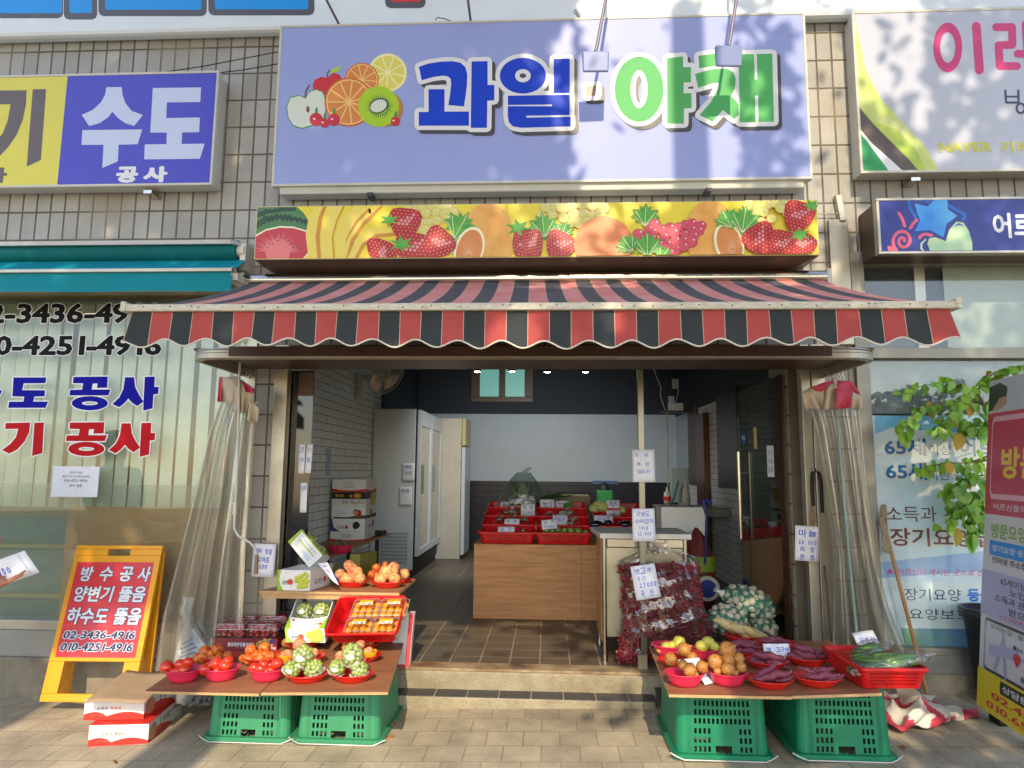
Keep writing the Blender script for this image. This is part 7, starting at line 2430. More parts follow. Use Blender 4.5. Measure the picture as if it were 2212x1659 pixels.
# dark glass panel and paper strips at the left of the doorway
gp_ = thing('dark_glass_panel', 'dark glass panel beside the left door post with paper strips taped on it', 'glass panel', (-1.66, .1, .18))
mb = MB()
xa, xb = P(629, 1000, .1).x, P(671, 1000, .1).x
mb.box((xa, .095, .18), (xb, .105, 2.14)); mb.build('pane', M('dark_glass', C(22, 28, 36), .08, spec=.7), gp_)
mb = MB(); mb.box((xa + .03, .092, P(650, 855, .09).z), (xb, .0945, 2.13)); mb.build('brown_film', M('brown_film', C(88, 66, 48), .5, var=.15, vs=4), gp_)
mb = MB(); mb.box((xa - .05, .09, .18), (xa - .001, .12, 2.14)); mb.build('edge_post', STEEL, gp_)
mb = MB(); mb.box((-1.818, .09, .18), (xa - .052, .13, 2.14)); mb.build('tile_strip', TILE, gp_)
Z3 = Zm(650, 1350, 2.2125)
for quad, tx, lab in ((((1155, 1138), (1213, 1138), (1162, 880)), ('고춧', '가루'), 'left of two upper paper strips on the dark glass panel'), (((1216, 1134), (1270, 1136), (1226, 880)), ('참기', '름'), 'right of two upper paper strips on the dark glass panel'), (((1172, 1478), (1232, 1478), (1190, 1218)), ('들깨',), 'lower narrow paper strip on the dark glass panel')):
 card('paper_note', lab, quadpx(Z3, .088, *quad), [(t_, .15, .9 - .35 * i, .85, .7 - .35 * i) for i, t_ in enumerate(tx)], border=False)
mb = MB()
c0_ = PX(704, 1000, -2.117)
c1_ = PX(714, 1000, -2.117)
mb.box((-2.119, c0_.y, c0_.z - .12), (-2.115, c1_.y, c0_.z + .14))
tag(mb.build('paper_note', M('pale_blue_paper', C(176, 188, 214), .6)), 'pale blue paper note on the white tiled wall behind the cartons', 'price card')
# plywood display counter with red baskets
yc = PZ(1160, 1338, .18).y
xc0, xc1 = P(1023, 1250, yc).x, P(1255, 1250, yc).x
zc_ = P(1100, 1176, yc).z
dc = thing('plywood_counter', 'plywood display counter in the middle of the shop carrying red baskets', 'counter', (0, yc, .18))
PLC = M('counter_plywood', C(204, 148, 94), .55, bump=.15, bs=50, vs=5, col2=C(172, 120, 74), stretch=(.7, 4, 9))
mb = MB(); mb.box((xc0, yc, .18), (xc1, yc + .018, zc_)); mb.build('front_board', PLC, dc)
mb = MB(); mb.box((xc1 + .002, yc + .008, .18), (P(1302, 1250, yc).x + .05, yc + .02, zc_ - .005)); mb.build('end_board', PLC, dc)
mb = MB(); mb.box((xc0, yc + .018, zc_ - .02), (xc1 + .75, 4.0, zc_)); mb.build('top', PLC, dc)
mb = MB(); mb.box((xc0, yc + .02, .18), (xc0 + .02, 4.0, zc_ - .02)); mb.build('side_board', PLC, dc)
D_ = Zm(1900, 1850, 3.687)
bw_ = .50
xs = [P(*D_(355, 1000), yc + .05).x, P(*D_(1175, 1000), yc + .05).x, P(*D_(1175, 1000), yc + .05).x + .56]
bl_ = []
for row in range(4):
 for col_ in range(3):
  if col_ == 2 and row == 0:
   continue
  x, y_, z_ = xs[col_] + .0 * row, yc + .20 + .30 * row, zc_ + .004 + .062 * row
  TRAY.put((x, y_, z_), (.10 if row else 0, 0, 0), 'red basket in the %s column on the plywood counter, %s' % (('left', 'middle', 'right')[col_], ('at the front edge', 'second row from the front', 'third row from the front', 'rearmost row')[row]), None, (.98, .95, 1.05))
  bl_.append((x, y_, z_))
SCL = Zm(1900, 1850, 3.687)
cards = (((220, 945), (465, 945), (245, 825), ('당 근',), yc + .12, 'carrot price card in the front left basket'), ((315, 840), (535, 840), (325, 712), ('마 늘', '5000'), yc + .42, 'garlic price card behind the carrot card'), ((555, 672), (762, 672), (558, 495), ('청 양', '2000'), yc + .75, 'hot pepper price card with a 2000 price'), ((255, 570), (390, 575), (262, 465), ('미나',), yc + 1.0, 'half hidden blue written card under the bagged cabbage'), ((385, 490), (585, 490), (388, 420), ('고춧가루',), yc + 1.05, 'pale card standing right below the bagged cabbage'), ((585, 490), (668, 490), (600, 412), ('순',), yc + 1.1, 'tilted little card right of the card below the cabbage'), ((835, 720), (1045, 720), (838, 432), ('고춧가루',), yc + .95, 'tall pale card in the middle column of baskets'), ((1058, 600), (1252, 600), (1058, 452), ('쑥갓', '1500'), yc + 1.02, 'pale blue card beside the small green herbs'), ((1020, 800), (1235, 800), (1035, 655), ('과일고추',), yc + .5, 'mauve card behind the squash price card'), ((862, 870), (1085, 850), (885, 730), ('호 박', '2500'), yc + .16, 'squash price card in the front middle basket'), ((1800, 680), (2000, 680), (1800, 440), ('무', '2500'), yc + .9, 'radish price card among the yellow green cabbages'), ((1620, 770), (1900, 775), (1640, 660), ('건고추',), yc + .5, 'card tucked behind the black bags beside the counter'))
for ll, lr, ul, tx, yy, lab in cards:
 n_ = len(tx)
 card('price_card', lab, quadpx(SCL, yy, ll, lr, ul, .03), [(t_, .14, .9 - .5 * i, .86, (.55 if n_ > 1 else .4) - .45 * i) for i, t_ in enumerate(tx)], border=False, bold=.025)
# bagged goods in the baskets
PBAG = clear('produce_bag', (.95, .96, .95), .14, .1, milk=.18, milkc=(.6, .62, .6), bump=1, bs=26)
def bagof(name, label, c, rx, ry, rz, fill, seed, group='small clear bags in the red baskets', n=14, kn=True):
 t = thing(name, label, 'bag', tuple(c), group)
 r = random.Random(seed)
 mb = MB()
 for i in range(n):
  mb.ell(V(c) + V((r.uniform(-.7, .7) * rx, r.uniform(-.7, .7) * ry, r.uniform(-.6, .5) * rz)), r.uniform(.25, .4) * rx, .3 * ry, .35 * rz, nu=8, nv=6)
 mb.build('contents', fill, t)
 mb = MB()
 mb.ell(c, rx, ry, rz, nu=22, nv=12, fn=lambda d: 1 + .06 * math.sin(9 * d.x + seed) + .05 * math.sin(13 * d.y + 7 * d.z))
 if kn:
  mb.tube([V(c) + V((0, 0, rz * .9)), V(c) + V((.01, 0, rz * 1.3)), V(c) + V((.03, 0, rz * 1.6))], .01, 7, rs=[.02, .008, .016])
 mb.build('film', PBAG, t)
GN, WH, BRR, PUR, YG = M('veg_green', C(70, 104, 48), .6, vs=20, col2=C(120, 150, 80)), M('veg_white', C(190, 190, 170), .5), M('root_brown', C(128, 96, 66), .7, var=.2), M('eggplant', C(34, 22, 40), .15, coat=.4), M('cabbage_yellow_green', C(160, 176, 90), .5, vs=9, col2=C(196, 206, 130))
for (x, y_, rx, rz, yy, fl_, lab) in ((560, 925, 95, 35, .2, WH, 'flat clear bag in the front left basket'), (430, 540, 150, 40, .98, WH, 'long clear bag under the cards left of the hot pepper card'), (410, 610, 140, 40, .8, BRR, 'clear bag of brown roots below the long clear bag'), (250, 715, 60, 35, .55, BRR, 'small knotted bag of dark greens at the left of the second row'), (440, 700, 55, 30, .55, BRR, 'small knotted bag of roots in the second row'), (600, 715, 60, 30, .55, GN, 'small knotted bag beside the middle column'), (950, 690, 110, 50, .72, BRR, 'clear pack of sliced roots below the tall pale card'), (1210, 620, 130, 45, .85, WH, 'pale green wrapped pack in the middle column'), (1310, 710, 90, 22, .6, WH, 'long clear pack at the right of the middle column'), (1900, 690, 110, 40, .8, WH, 'white knotted bag below the radish card'), (1280, 770, 50, 30, .42, WH, 'tiny knotted bag right of the squash card')):
 q = P(*SCL(x, y_), yc + yy)
 k = (q - CAM).dot(Ya_w()) / F / 3.687 / 1.82278
 bagof('produce_bag', lab, q, rx * k, .05, rz * k, fl_, x)
# squash
ZUC = M('squash_green', C(84, 110, 40), .35, vs=9, col2=C(150, 170, 84), obj=True, coat=.2)
ZN = M('white_foam_net', C(196, 206, 180), .6)
sq_o = MB().ell((0, 0, 0), 1, 1, 1.1, nu=14, nv=10).build('squash', ZUC, loc=(0, 0, 0))
sqm = sq_o.data
bpy.data.objects.remove(sq_o)
FRUIT['squash'] = sqm
r = random.Random(5)
for i, (x, y_, rr) in enumerate([(925, 880, 45), (1010, 885, 40), (1100, 875, 44), (1190, 885, 44), (1285, 885, 48), (1395, 890, 50), (1500, 915, 42), (880, 940, 38), (970, 945, 40), (1060, 945, 40), (1150, 945, 40), (1330, 945, 42), (1420, 950, 38), (1240, 945, 36)]):
 q = P(*SCL(x, y_), yc + (.12 if y_ > 900 else .2))
 k = (q - CAM).dot(Ya_w()) / F / 3.687 / 1.82278
 put('squash', q, rr * k, 'small green squash in the front middle basket', 'squashes in the front middle basket')
for i, (x, y_, rr) in enumerate(((1620, 560, 80), (1740, 540, 95), (1680, 510, 80), (2030, 580, 70))):
 q = P(*SCL(x, y_), yc + .95)
 k = (q - CAM).dot(Ya_w()) / F / 3.687 / 1.82278
 mb = MB(); mb.ell(q, rr * k, rr * k, rr * k * .8, nu=16, nv=10, fn=lambda d: 1 + .05 * math.sin(6 * d.x + 8 * d.z))
 tag(mb.build('cabbage', YG), 'yellow green cabbage wrapped in film beside the radish card', 'cabbage', 'wrapped cabbages by the radish card')
for i, (x, y_, rx, rz) in enumerate(((1640, 790, 110, 60), (1820, 770, 60, 50), (2070, 790, 100, 60))):
 q = P(*SCL(x, y_), yc + .35)
 k = (q - CAM).dot(Ya_w()) / F / 3.687 / 1.82278
 mb = MB(); mb.ell(q, rx * k, .06, rz * k, nu=18, nv=10, fn=lambda d: 1 + .08 * math.sin(8 * d.x + i) + .06 * math.sin(11 * d.z))
 tag(mb.build('black_bag', PUR), ('shiny black bag left of the counter corner', 'small black bag with a loop handle behind the counter', 'shiny black bag right by the steel post')[i], 'bag', 'black bags by the counter')
# cabbage in a clear bag, spring onions, cartons, green bin
q = P(*SCL(560, 330), yc + 1.15)
k = (q - CAM).dot(Ya_w()) / F / 3.687 / 1.82278
cb = thing('bagged_cabbage', 'big napa cabbage in a tied greenish clear bag on the counter', 'cabbage', tuple(q))
mb = MB()
r = random.Random(6)
for i in range(26):
 a = r.uniform(0, 6.28)
 rad = r.uniform(.2, 1) * 150 * k
 mb.surf(lambda u, v, a=a, rad=rad: q + V((math.cos(a) * rad * (.3 + .8 * v), math.sin(a) * rad * .6 * (.3 + .8 * v), (-90 + 260 * v) * k - rad * .3 * v * v)) + V((-math.sin(a), math.cos(a), 0)) * (u - .5) * 130 * k * math.sin(math.pi * min(1, v * .8 + .15)), 4, 6, 0 if i % 3 else 1)
mb.build('leaves', [M('napa_green', C(96, 130, 70), .5, vs=12, col2=C(140, 166, 100)), M('napa_white', C(190, 196, 160), .5)], cb)
mb = MB()
mb.surf(lambda u, v: q + V(((340 * (1 - .72 * v ** 1.7)) * k * math.cos(u * 6.283) * (1 + .05 * math.sin(u * 31 + v * 5)) + 40 * k * v, 200 * k * (1 - .8 * v ** 1.7) * math.sin(u * 6.283), (-150 + 440 * v) * k)), 40, 16)
mb.surf(lambda u, v: q + V(((40 + 95 * v) * k + (110 - 40 * v) * k * math.cos(u * 6.283) * .4, 30 * k * math.sin(u * 6.283), (285 + 85 * v) * k)), 16, 4)
mb.build('bag', clear('greenish_bag', (.72, .84, .78), .12, .12, milk=.2, milkc=(.42, .52, .48), bump=.8, bs=14), cb)
on = MB()
for i in range(22):
 a, b = SCL(r.uniform(640, 800), r.uniform(440, 520)), SCL(r.uniform(1040, 1340), r.uniform(318, 400))
 p0, p1 = P(*a, yc + 1.1), P(*b, yc + 1.35)
 on.tube([p0, lerp(p0, p1, .5) + V((0, 0, .02 * r.random())), p1], .006, 5, rs=[.008, .006, .002])
tag(on.build('spring_onions', M('spring_onion_green', C(58, 96, 52), .5, var=.2)), 'bundle of long spring onions sticking out over the rear baskets', 'spring onions')
hb = MB()
for i in range(40):
 c = P(*SCL(r.uniform(1190, 1280), r.uniform(490, 570)), yc + 1.0)
 leafquad(hb, c, .05, r)
tag(hb.build('herb_bunch', M('herb_green', C(70, 140, 56), .5)), 'small fresh green herb bunch beside a pale blue card', 'herbs')
o = P(*SCL(1150, 520), yc + 1.5)
o1 = P(*SCL(1560, 380), yc + 1.5)
carton('vegetable_carton', 'flat pale topped carton behind the middle column of baskets', o, (1, 0, 0), (0, 1, 0), (0, 0, 1), o1.x - o.x, .4, o1.z - o.z, [M('carton_dull', C(140, 128, 96), .6, var=.1)])
o, o1 = P(*SCL(1680, 480), 4.2), P(*SCL(1880, 300), 4.2)
gb = thing('green_bin', 'dark green square bin with an open black mouth at the back', 'bin', tuple(o))
mb = MB(); mb.hexa([(o.x, 4.2, .3), (o1.x, 4.2, .3), (o1.x, 4.5, .3), (o.x, 4.5, .3)], [(o.x - .01, 4.2, o1.z), (o1.x + .01, 4.2, o1.z), (o1.x + .01, 4.5, o1.z), (o.x - .01, 4.5, o1.z)]); mb.build('body', M('bin_green', C(20, 110, 52), .4), gb, bev=.01)
mb = MB(); mb.ell(((o.x + o1.x) / 2, 4.35, o1.z), (o1.x - o.x) * .42, .1, .1, nu=16, nv=8); mb.build('liner', RUB, gb)
o, o1 = P(*SCL(1600, 205), YB_ - .02), P(*SCL(1960, 160), YB_ - .02)
mb = MB(); mb.box((o.x, YB_ - .03, o.z), (o1.x, YB_ - .01, o1.z)); tag(mb.build('blue_tape', M('blue_tape', C(70, 110, 160), .5)), 'strip of blue tape along the top of the dark tiles', 'tape')
# steel counter table
kz = P(1395, 1153, .1).z
kt = thing('steel_counter', 'white topped steel counter table with a drawer beside the door post', 'counter table', (.7, .2, .18))
kx0, kx1 = P(1296, 1158, .1).x, P(1494, 1158, .1).x
mb = MB(); mb.hexa([(kx0, .1, kz - .036), (kx1, .1, kz - .036), (kx1, .62, kz - .036), (kx0 - .03, .62, kz - .036)], [(kx0, .1, kz), (kx1, .1, kz), (kx1, .62, kz), (kx0 - .03, .62, kz)]); mb.build('top', M('counter_top', C(190, 188, 180), .4, var=.04), kt, bev=.003)
ST2 = M('brushed_steel_sheet', C(150, 146, 130), .35, .8, var=.1, vs=4, bump=.03)
mb = MB(); mb.box((kx0 + .045, .135, .34), (kx1 - .05, .6, kz - .10)); mb.build('cabinet', ST2, kt)
mb = MB(); mb.box((kx0 + .05, .125, kz - .095), (kx0 + .32, .6, kz - .04)); mb.build('drawer', STEEL, kt, bev=.003)
mb = MB(); mb.box((kx0 + .34, .125, kz - .095), (kx1 - .05, .6, kz - .04)); mb.build('drawer', STEEL, kt, bev=.003)
mb = MB(); mb.box((kx0 + .012, .16, .3), (kx0 + .04, .6, kz - .04)); mb.build('side_panel', PLC, kt)
for x, y_ in ((kx0 + .03, .125), (kx0 + .03, .585), (kx1 - .04, .125), (kx1 - .04, .585)):
 mb = MB(); mb.cyl((x, y_, .2), (x, y_, kz - .037), .016); mb.cyl((x, y_, .18), (x, y_, .225), .021, .018); mb.build('leg', STEEL, kt)
mb = MB(); mb.tube([P(*S8(1440, 668), .16), P(*S8(1590, 674), .2)], .006, 8); tag(mb.build('pen', M('blue_white_pen', C(60, 70, 190), .4)), 'blue pen lying on the white counter top', 'pen')
# bag of dried chillies
Zb = Zm(2350, 2150, 1.898)
cbg = thing('chilli_bag', 'huge clear plastic bag full of dark red dried chillies beside the counter', 'bag', tuple(P(1435, 1400, .05)))
prof = [(-5, 420, 500), (45, 300, 640), (80, 230, 740), (110, 160, 775), (150, 150, 775), (230, 178, 768), (320, 178, 775), (420, 182, 790), (540, 178, 835), (640, 172, 868), (700, 170, 880), (760, 166, 700), (820, 164, 440), (890, 162, 200)]
def lr(v):
 for (v0, l0, r0), (v1, l1, r1) in zip(prof, prof[1:]):
  if v <= v1:
   t = (v - v0) / (v1 - v0)
   return lerp(l0, l1, t), lerp(r0, r1, t)
 return prof[-1][1:]
def cb_pt(a, b, s, k=1.0):
 v = lerp(-5, 885, b)
 l_, r_ = lr(v)
 th = .15 * math.sin(math.pi * min(max(a, 0.0), 1.0)) ** .55 * min(1, max(.05, (b - .02) * 4)) * min(1, (1.02 - b) * 3.5)
 wr = .008 * math.sin(a * 21 + b * 9) + .006 * math.sin(b * 37 + a * 8) + .004 * math.sin(a * 57 - b * 30)
 return P(*Zb(lerp(l_, r_, a), v), .11 - s * th * k) + V((0, wr * k, 0))
CFILM = clear('chilli_bag_film', (.97, .96, .95), .13, .06, milk=.03, bump=.6, bs=7, stretch=(1, 1, 2.2))
mb = MB()
mb.surf(lambda a, b: cb_pt(a, b, 1), 40, 44)
mb.surf(lambda a, b: cb_pt(a, b, -1), 24, 24)
kp = P(*Zb(450, 20), .1)
for i in range(7):
 a = i * .9
 mb.surf(lambda u, v, a=a: kp + V(((u - .5) * .05 * (1 + v) + .035 * v * math.cos(a), .03 * v * math.sin(a), -.03 + .08 * v + .01 * math.sin(u * 9 + i))), 5, 4)
mb.build('film', CFILM, cbg)
CHI = M('dried_chilli', C(126, 38, 46), .45, vs=5, col2=C(102, 30, 42), spec=.3)
CHS = M('chilli_stem', C(176, 140, 80), .7)
mb = MB()
r = random.Random(31)
for i in range(1050):
 a, b = r.uniform(.03, .97), r.uniform(.17, .97)
 q = cb_pt(a, b, 1, r.uniform(.45, .9))
 d = V((r.gauss(0, 1), r.gauss(0, .35), r.gauss(0, .6))).normalized()
 L = r.uniform(.05, .085)
 n_ = d.cross(V((0, 1, .2))).normalized() * r.uniform(-.02, .02)
 mb.tube([q - d * L * .5, q - d * L * .2 + n_ * .6, q + d * L * .15 + n_, q + d * L * .5], .01, 5, rs=[.008, .012, .010, .002])
 if i % 16 == 0:
  mb.ell(q - d * L * .55 + V((0, -.004, 0)), .007, nu=5, nv=4, mi=1)
o = mb.build('dried_chillies', [CHI, CHS], cbg)
o['kind'] = 'stuff'
mb = MB()
mb.surf(lambda a, b: cb_pt(lerp(.03, .97, a), lerp(.15, .97, b), 1, .4), 16, 18)
mb.build('packed_core', CHI, cbg)
card('price_card', 'price card stuck on the bag of dried chillies', (P(*Zb(297, 408), -.075), P(*Zb(480, 380), -.075), P(*Zb(270, 152), -.05)), [('햇고추', .12, .92, .86, .74), ('1근', .15, .68, .55, .54), ('27000', .2, .48, .95, .33), ('국 산', .2, .26, .75, .06)], bold=.02, border=False)
# nets of garlic
GNET = clear('teal_net', (.66, .88, .82), .03, .4, milk=.34, milkc=(.06, .40, .33), bump=.6, bs=160)
GAR = M('garlic_skin', C(196, 194, 172), .5, vs=4, col2=C(170, 160, 136), obj=True, bump=.15, bs=30)
mbg = MB(); mbg.lathe([(0, -.8), (.5, -.82), (.9, -.45), (1, 0), (.85, .4), (.5, .72), (.22, .95), (.16, 1.35), (0, 1.4)], n=14, rib=lambda i, j: 1 + .05 * math.cos(j * 2 * math.pi / 14 * 6) * (2 <= i <= 5))
o = mbg.build('garlic_bulb', GAR, loc=(0, 0, 0)); gme = o.data; bpy.data.objects.remove(o)
GSK = 'teal nets of garlic by the glass door'
for k, (x, y_, rx, rz, yy, tl, n_, lab) in enumerate(((1130, 420, 205, 112, .34, .32, 62, 'teal net of garlic on top of the pile by the glass door'), (960, 545, 150, 105, .22, -.1, 34, 'teal net of garlic at the lower left of the pile'), (1235, 600, 100, 75, .36, .2, 22, 'teal net of garlic at the bottom right of the pile'))):
 q = P(*Zb(x, y_), yy)
 sc = (q - CAM).dot(Ya_w()) / F / 1.898 / 1.82278
 rot = Matrix.Rotation(tl, 3, 'Y')
 t = thing('garlic_net', lab, 'net bag', tuple(q), GSK)
 RX, RZ, RY = rx * sc, rz * sc, .13
 mb = MB(); mb.ell(q, RX, RY, RZ, nu=32, nv=18, rot=rot, fn=lambda d: 1 + .03 * math.sin(9 * d.x + 4 * d.z) + .03 * math.sin(15 * d.z + d.y * 7) + .12 * max(0, abs(d.x) - .85))
 mb.build('net', GNET, t)
 mb = MB(); mb.ell(q, RX * .8, RY * .8, RZ * .8, nu=24, nv=14, rot=rot); mb.build('packed_core', M('garlic_core', C(160, 168, 142), .8, vs=30, col2=C(120, 140, 118), bump=.6, bs=40), t)
 if k < 2:
  e = q + rot @ V((-RX * 1.0, -.02, .0))
  mb = MB(); mb.tube([e, e + V((-.03, -.01, .015)), e + V((-.05, -.015, .03))], .01, 7, rs=[.03, .01, .022]); mb.tube([e + V((-.03 + .012 * math.cos(a), -.01 + .012 * math.sin(a), .012)) for a in [i * 1.05 for i in range(6)]], .004, 5, closed=True); mb.build('tie', M('white_string', C(200, 204, 200), .7), t)
 r = random.Random(k + 77)
 pts = []
 tr_ = 0
 while len(pts) < n_ and tr_ < 3000:
  tr_ += 1
  d = V((r.gauss(0, 1), -abs(r.gauss(0, 1)), r.gauss(0, 1))).normalized()
  p = V((d.x * RX, d.y * RY, d.z * RZ)) * r.uniform(.82, .92)
  if all((p - z).length > .038 for z in pts):
   pts.append(p)
 for p in pts:
  o = bpy.data.objects.new('garlic_bulb', gme)
  COL.objects.link(o)
  o.location = q + rot @ p
  s_ = r.uniform(.023, .03)
  o.scale = (s_,) * 3
  o.rotation_euler = (r.uniform(0, 6), r.uniform(0, 6), r.uniform(0, 6))
  tag(o, 'white garlic bulb in the ' + ('top', 'lower left', 'bottom right')[k] + ' teal net of the pile', 'garlic', 'garlic bulbs in the ' + ('top', 'lower left', 'bottom right')[k] + ' net')
# glass door with its bar handle, wooden frames on the right wall
gd = thing('glass_door', 'tall frameless glass door slid open at the right with a steel bar handle', 'door', (1.6, .3, .18))
S11 = Zm(2700, 1400, 1.58)
dA, dB = V((P(*S11(330, 600), .75).x, .75)), V((P(*S11(585, 600), .32).x, .32))
d3 = lambda p, z: V((p[0], p[1], z))
ex = (V((dB[0], dB[1], 0)) - V((dA[0], dA[1], 0))).normalized()
mid = (dA + dB) / 2
nrm = V((-ex.y, ex.x, 0))
mb = MB(); L_ = (dB - dA).length
mb.obox(d3(mid, 1.16), ex * L_ / 2, nrm * .005, V((0, 0, .97)))
mb.build('pane', clear('tinted_door_glass', (.42, .50, .50), .16, .01), gd)
mb = MB(); mb.obox(d3(dB, 1.16) + ex * .035, ex * .03, nrm * .02, V((0, 0, .98))); mb.build('wooden_stile', DARKWOOD, gd, bev=.003)
mb = MB(); mb.obox(d3(dB, 1.16) + ex * .075, ex * .008, nrm * .012, V((0, 0, .98))); mb.build('edge_trim', STEEL, gd)
hb_ = d3(dA, 0) + ex * .045 - nrm * .04
hz0, hz1 = P(*S11(335, 1140), .7).z, P(*S11(318, 600), .7).z
mb = MB()
for s in (-1, 1):
 c = d3(dA, 0) + ex * .06 + nrm * .05 * s
 mb.cyl(c + V((0, 0, hz0)), c + V((0, 0, hz1)), .0145)
for z in (hz0 + .16, hz1 - .16):
 c = d3(dA, z) + ex * .06
 mb.cyl(c - nrm * .05, c + nrm * .05, .008)
mb.build('bar_handle', STEEL, gd)
A = Art(lambda p: d3(dA, 0) + ex * p[0] + V((0, 0, p[1])) , -nrm if nrm.y > 0 else nrm, start=60)
za_, zb2 = P(*S11(360, 460), .6).z, P(*S11(360, 560), .6).z
A.poly(ring(.07, (za_ + zb2) / 2, .028, (za_ - zb2) / 2), M('sticker_blue', C(30, 90, 160), .4))
A.text('AJ', .052, (za_ + zb2) / 2 + .02, .088, (za_ + zb2) / 2 - .02, WHITE, .02)
A.poly([(L_ * .72, P(*S11(530, 755), .4).z), (L_ * .88, P(*S11(530, 755), .4).z), (L_ * .88, P(*S11(530, 560), .4).z), (L_ * .72, P(*S11(530, 560), .4).z)], PAPER)
A.hand('카드', L_ * .745, P(*S11(530, 590), .4).z, L_ * .86, P(*S11(530, 620), .4).z, INK)
A.hand('가능', L_ * .745, P(*S11(530, 640), .4).z, L_ * .86, P(*S11(530, 670), .4).z, INK)
A.hand('합니다', L_ * .745, P(*S11(530, 690), .4).z, L_ * .86, P(*S11(530, 730), .4).z, INK)
A.poly([(L_ * .42, 1.78), (L_ * .5, 1.78), (L_ * .5, 1.62), (L_ * .42, 1.62)], M('sticker_cream', C(190, 180, 130), .5))
A.build('stickers', gd)
for (u0, u1, v0, v1, lab) in ((207, 335, 250, 820, 'large brown wooden panel hanging on the right wall behind the glass door'), (25, 82, 315, 800, 'dark narrow wooden panel on the far right wall')):
 p0, p1 = PX(*S11(u0, (v0 + v1) / 2), 2.04), PX(*S11(u1, (v0 + v1) / 2), 2.04)
 z0, z1 = PX(*S11(u0, v1), 2.04).z, PX(*S11(u0, v0), 2.04).z
 mb = MB(); mb.box((2.015, min(p0.y, p1.y), z0), (2.039, max(p0.y, p1.y), z1)); tag(mb.build('wood_panel', DARKWOOD, bev=.004), lab, 'panel')
p0, p1 = PX(*S11(82, 600), 2.01), PX(*S11(132, 600), 2.01)
mb = MB(); mb.box((1.97, min(p0.y, p1.y), .18), (2.039, max(p0.y, p1.y), PX(*S11(82, 370), 2.01).z)); tag(mb.build('wooden_door', M('reddish_door_wood', C(96, 56, 34), .35, var=.15, vs=6, stretch=(5, 5, .5)), bev=.004), 'narrow reddish wooden door on the far right wall', 'door')
# router shelf and cables
q = PX(*Zm(2350, 1350, 1.843)(560, 500), 1.8)
rs_ = thing('router_shelf', 'small dark wall shelf with a white router box and blue tag high on the right', 'shelf', tuple(q))
mb = MB(); mb.box((q.x - .18, q.y - .1, q.z - .01), (2.04, q.y + .1, q.z + .008)); mb.build('board', DARKWOOD, rs_)
mb = MB(); mb.box((q.x - .08, q.y - .07, q.z + .01), (q.x + .12, q.y + .05, q.z + .12)); mb.build('router_box', CREAM, rs_, bev=.006)
mb = MB(); mb.box((q.x - .08, q.y - .04, q.z + .121), (q.x - .0, q.y + .0, q.z + .22)); mb.build('small_box', M('pale_blue_box', C(170, 186, 214), .5), rs_)
mb = MB(); mb.box((q.x - .02, q.y - .03, q.z + .33), (q.x + .07, q.y + .0, q.z + .47)); mb.tube([q + V((.03, -.03, .36)), q + V((.06, -.05, .3)), q + V((.02, -.04, .12))], .006, 6); mb.build('power_adapter', CREAM, rs_)
S9_ = Zm(2350, 1350, 1.843)
mb = MB(); mb.tube([P(*S9_(x, y_), 2.2) for x, y_ in ((405, 165), (430, 240), (465, 320), (462, 390), (490, 470), (510, 520), (515, 700), (518, 900), (512, 1110))], .006, 6)
tag(mb.build('white_cable', CREAM), 'long white cable hanging down from the dark ceiling near the router', 'cable')
# sink corner: bottles, hose, trolley, red onion net
bt = thing('dish_soap_bottle', 'white soap bottle with a red label on the back ledge', 'bottle', tuple(P(*S9_(513, 1160), 3.6)))
q = P(*S9_(513, 1170), 3.6); mb = MB(); mb.lathe([(0, 0), (.04, 0), (.045, .05), (.04, .13), (.015, .16), (.012, .2), (0, .2)], c=q, n=14); mb.build('body', CREAM, bt)
mb = MB(); mb.lathe([(.0455, .04), (.046, .09)], c=q, n=14); mb.build('label', REDP, bt)
q = P(*S9_(650, 1200), 3.4); mb = MB(); mb.lathe([(0, 0), (.045, 0), (.05, .1), (.04, .2), (.015, .26), (.012, .34), (0, .34)], c=q, n=14); tag(mb.build('white_bottle', CREAM), 'tall white bottle standing on the sink ledge', 'bottle')
q0, q1 = P(*S9_(440, 1170), 3.6), P(*S9_(690, 1185), 3.4)
mb = MB(); mb.box((q0.x, 3.2, q0.z - .12), (2.04, 4.0, q0.z - .02)); tag(mb.build('sink_ledge', ST2, bev=.01), 'steel sink ledge in the far right corner', 'sink')
q = P(*S9_(595, 1160), 3.9); mb = MB(); mb.box((q.x - .1, 3.85, q.z), (q.x + .12, 3.95, q.z + .42)); tag(mb.build('water_purifier', M('greyish_box', C(150, 160, 160), .4), bev=.01), 'pale grey water box standing above the sink', 'appliance')
mb = MB(); mb.tube([P(*S9_(590, 1000), 3.8), P(*S9_(575, 1060), 3.8), P(*S9_(560, 1120), 3.75), P(*S9_(530, 1180), 3.7)], .012, 8); tag(mb.build('green_hose', GCR), 'green hose hanging down over the sink', 'hose')
o = P(*S9_(470, 1370), 1.4); carton('white_carton', 'white carton standing behind the counter table', V((o.x, 1.4, .9)), (1, 0, 0), (0, 1, 0), (0, 0, 1), .38, .3, .24, [CWHT])
q = P(*S9_(735, 1450), 1.2)
rn = thing('onion_net', 'tall red net sack with a green band standing behind the chilli bag', 'net bag', tuple(q))
mb = MB(); mb.ell((q.x, 1.2, .55), .13, .13, .42, nu=24, nv=18, fn=lambda d: 1 + .05 * math.sin(9 * d.z + 6 * d.x)); mb.build('sack', M('red_net', C(130, 40, 34), .6, vs=30, col2=C(84, 30, 26), bump=.5, bs=80), rn)
mb = MB(); mb.lathe([(.137, .64), (.14, .7), (.137, .76)], c=(q.x, 1.2, 0), n=24); mb.build('label_band', M('lime_band', C(120, 150, 40), .5), rn)
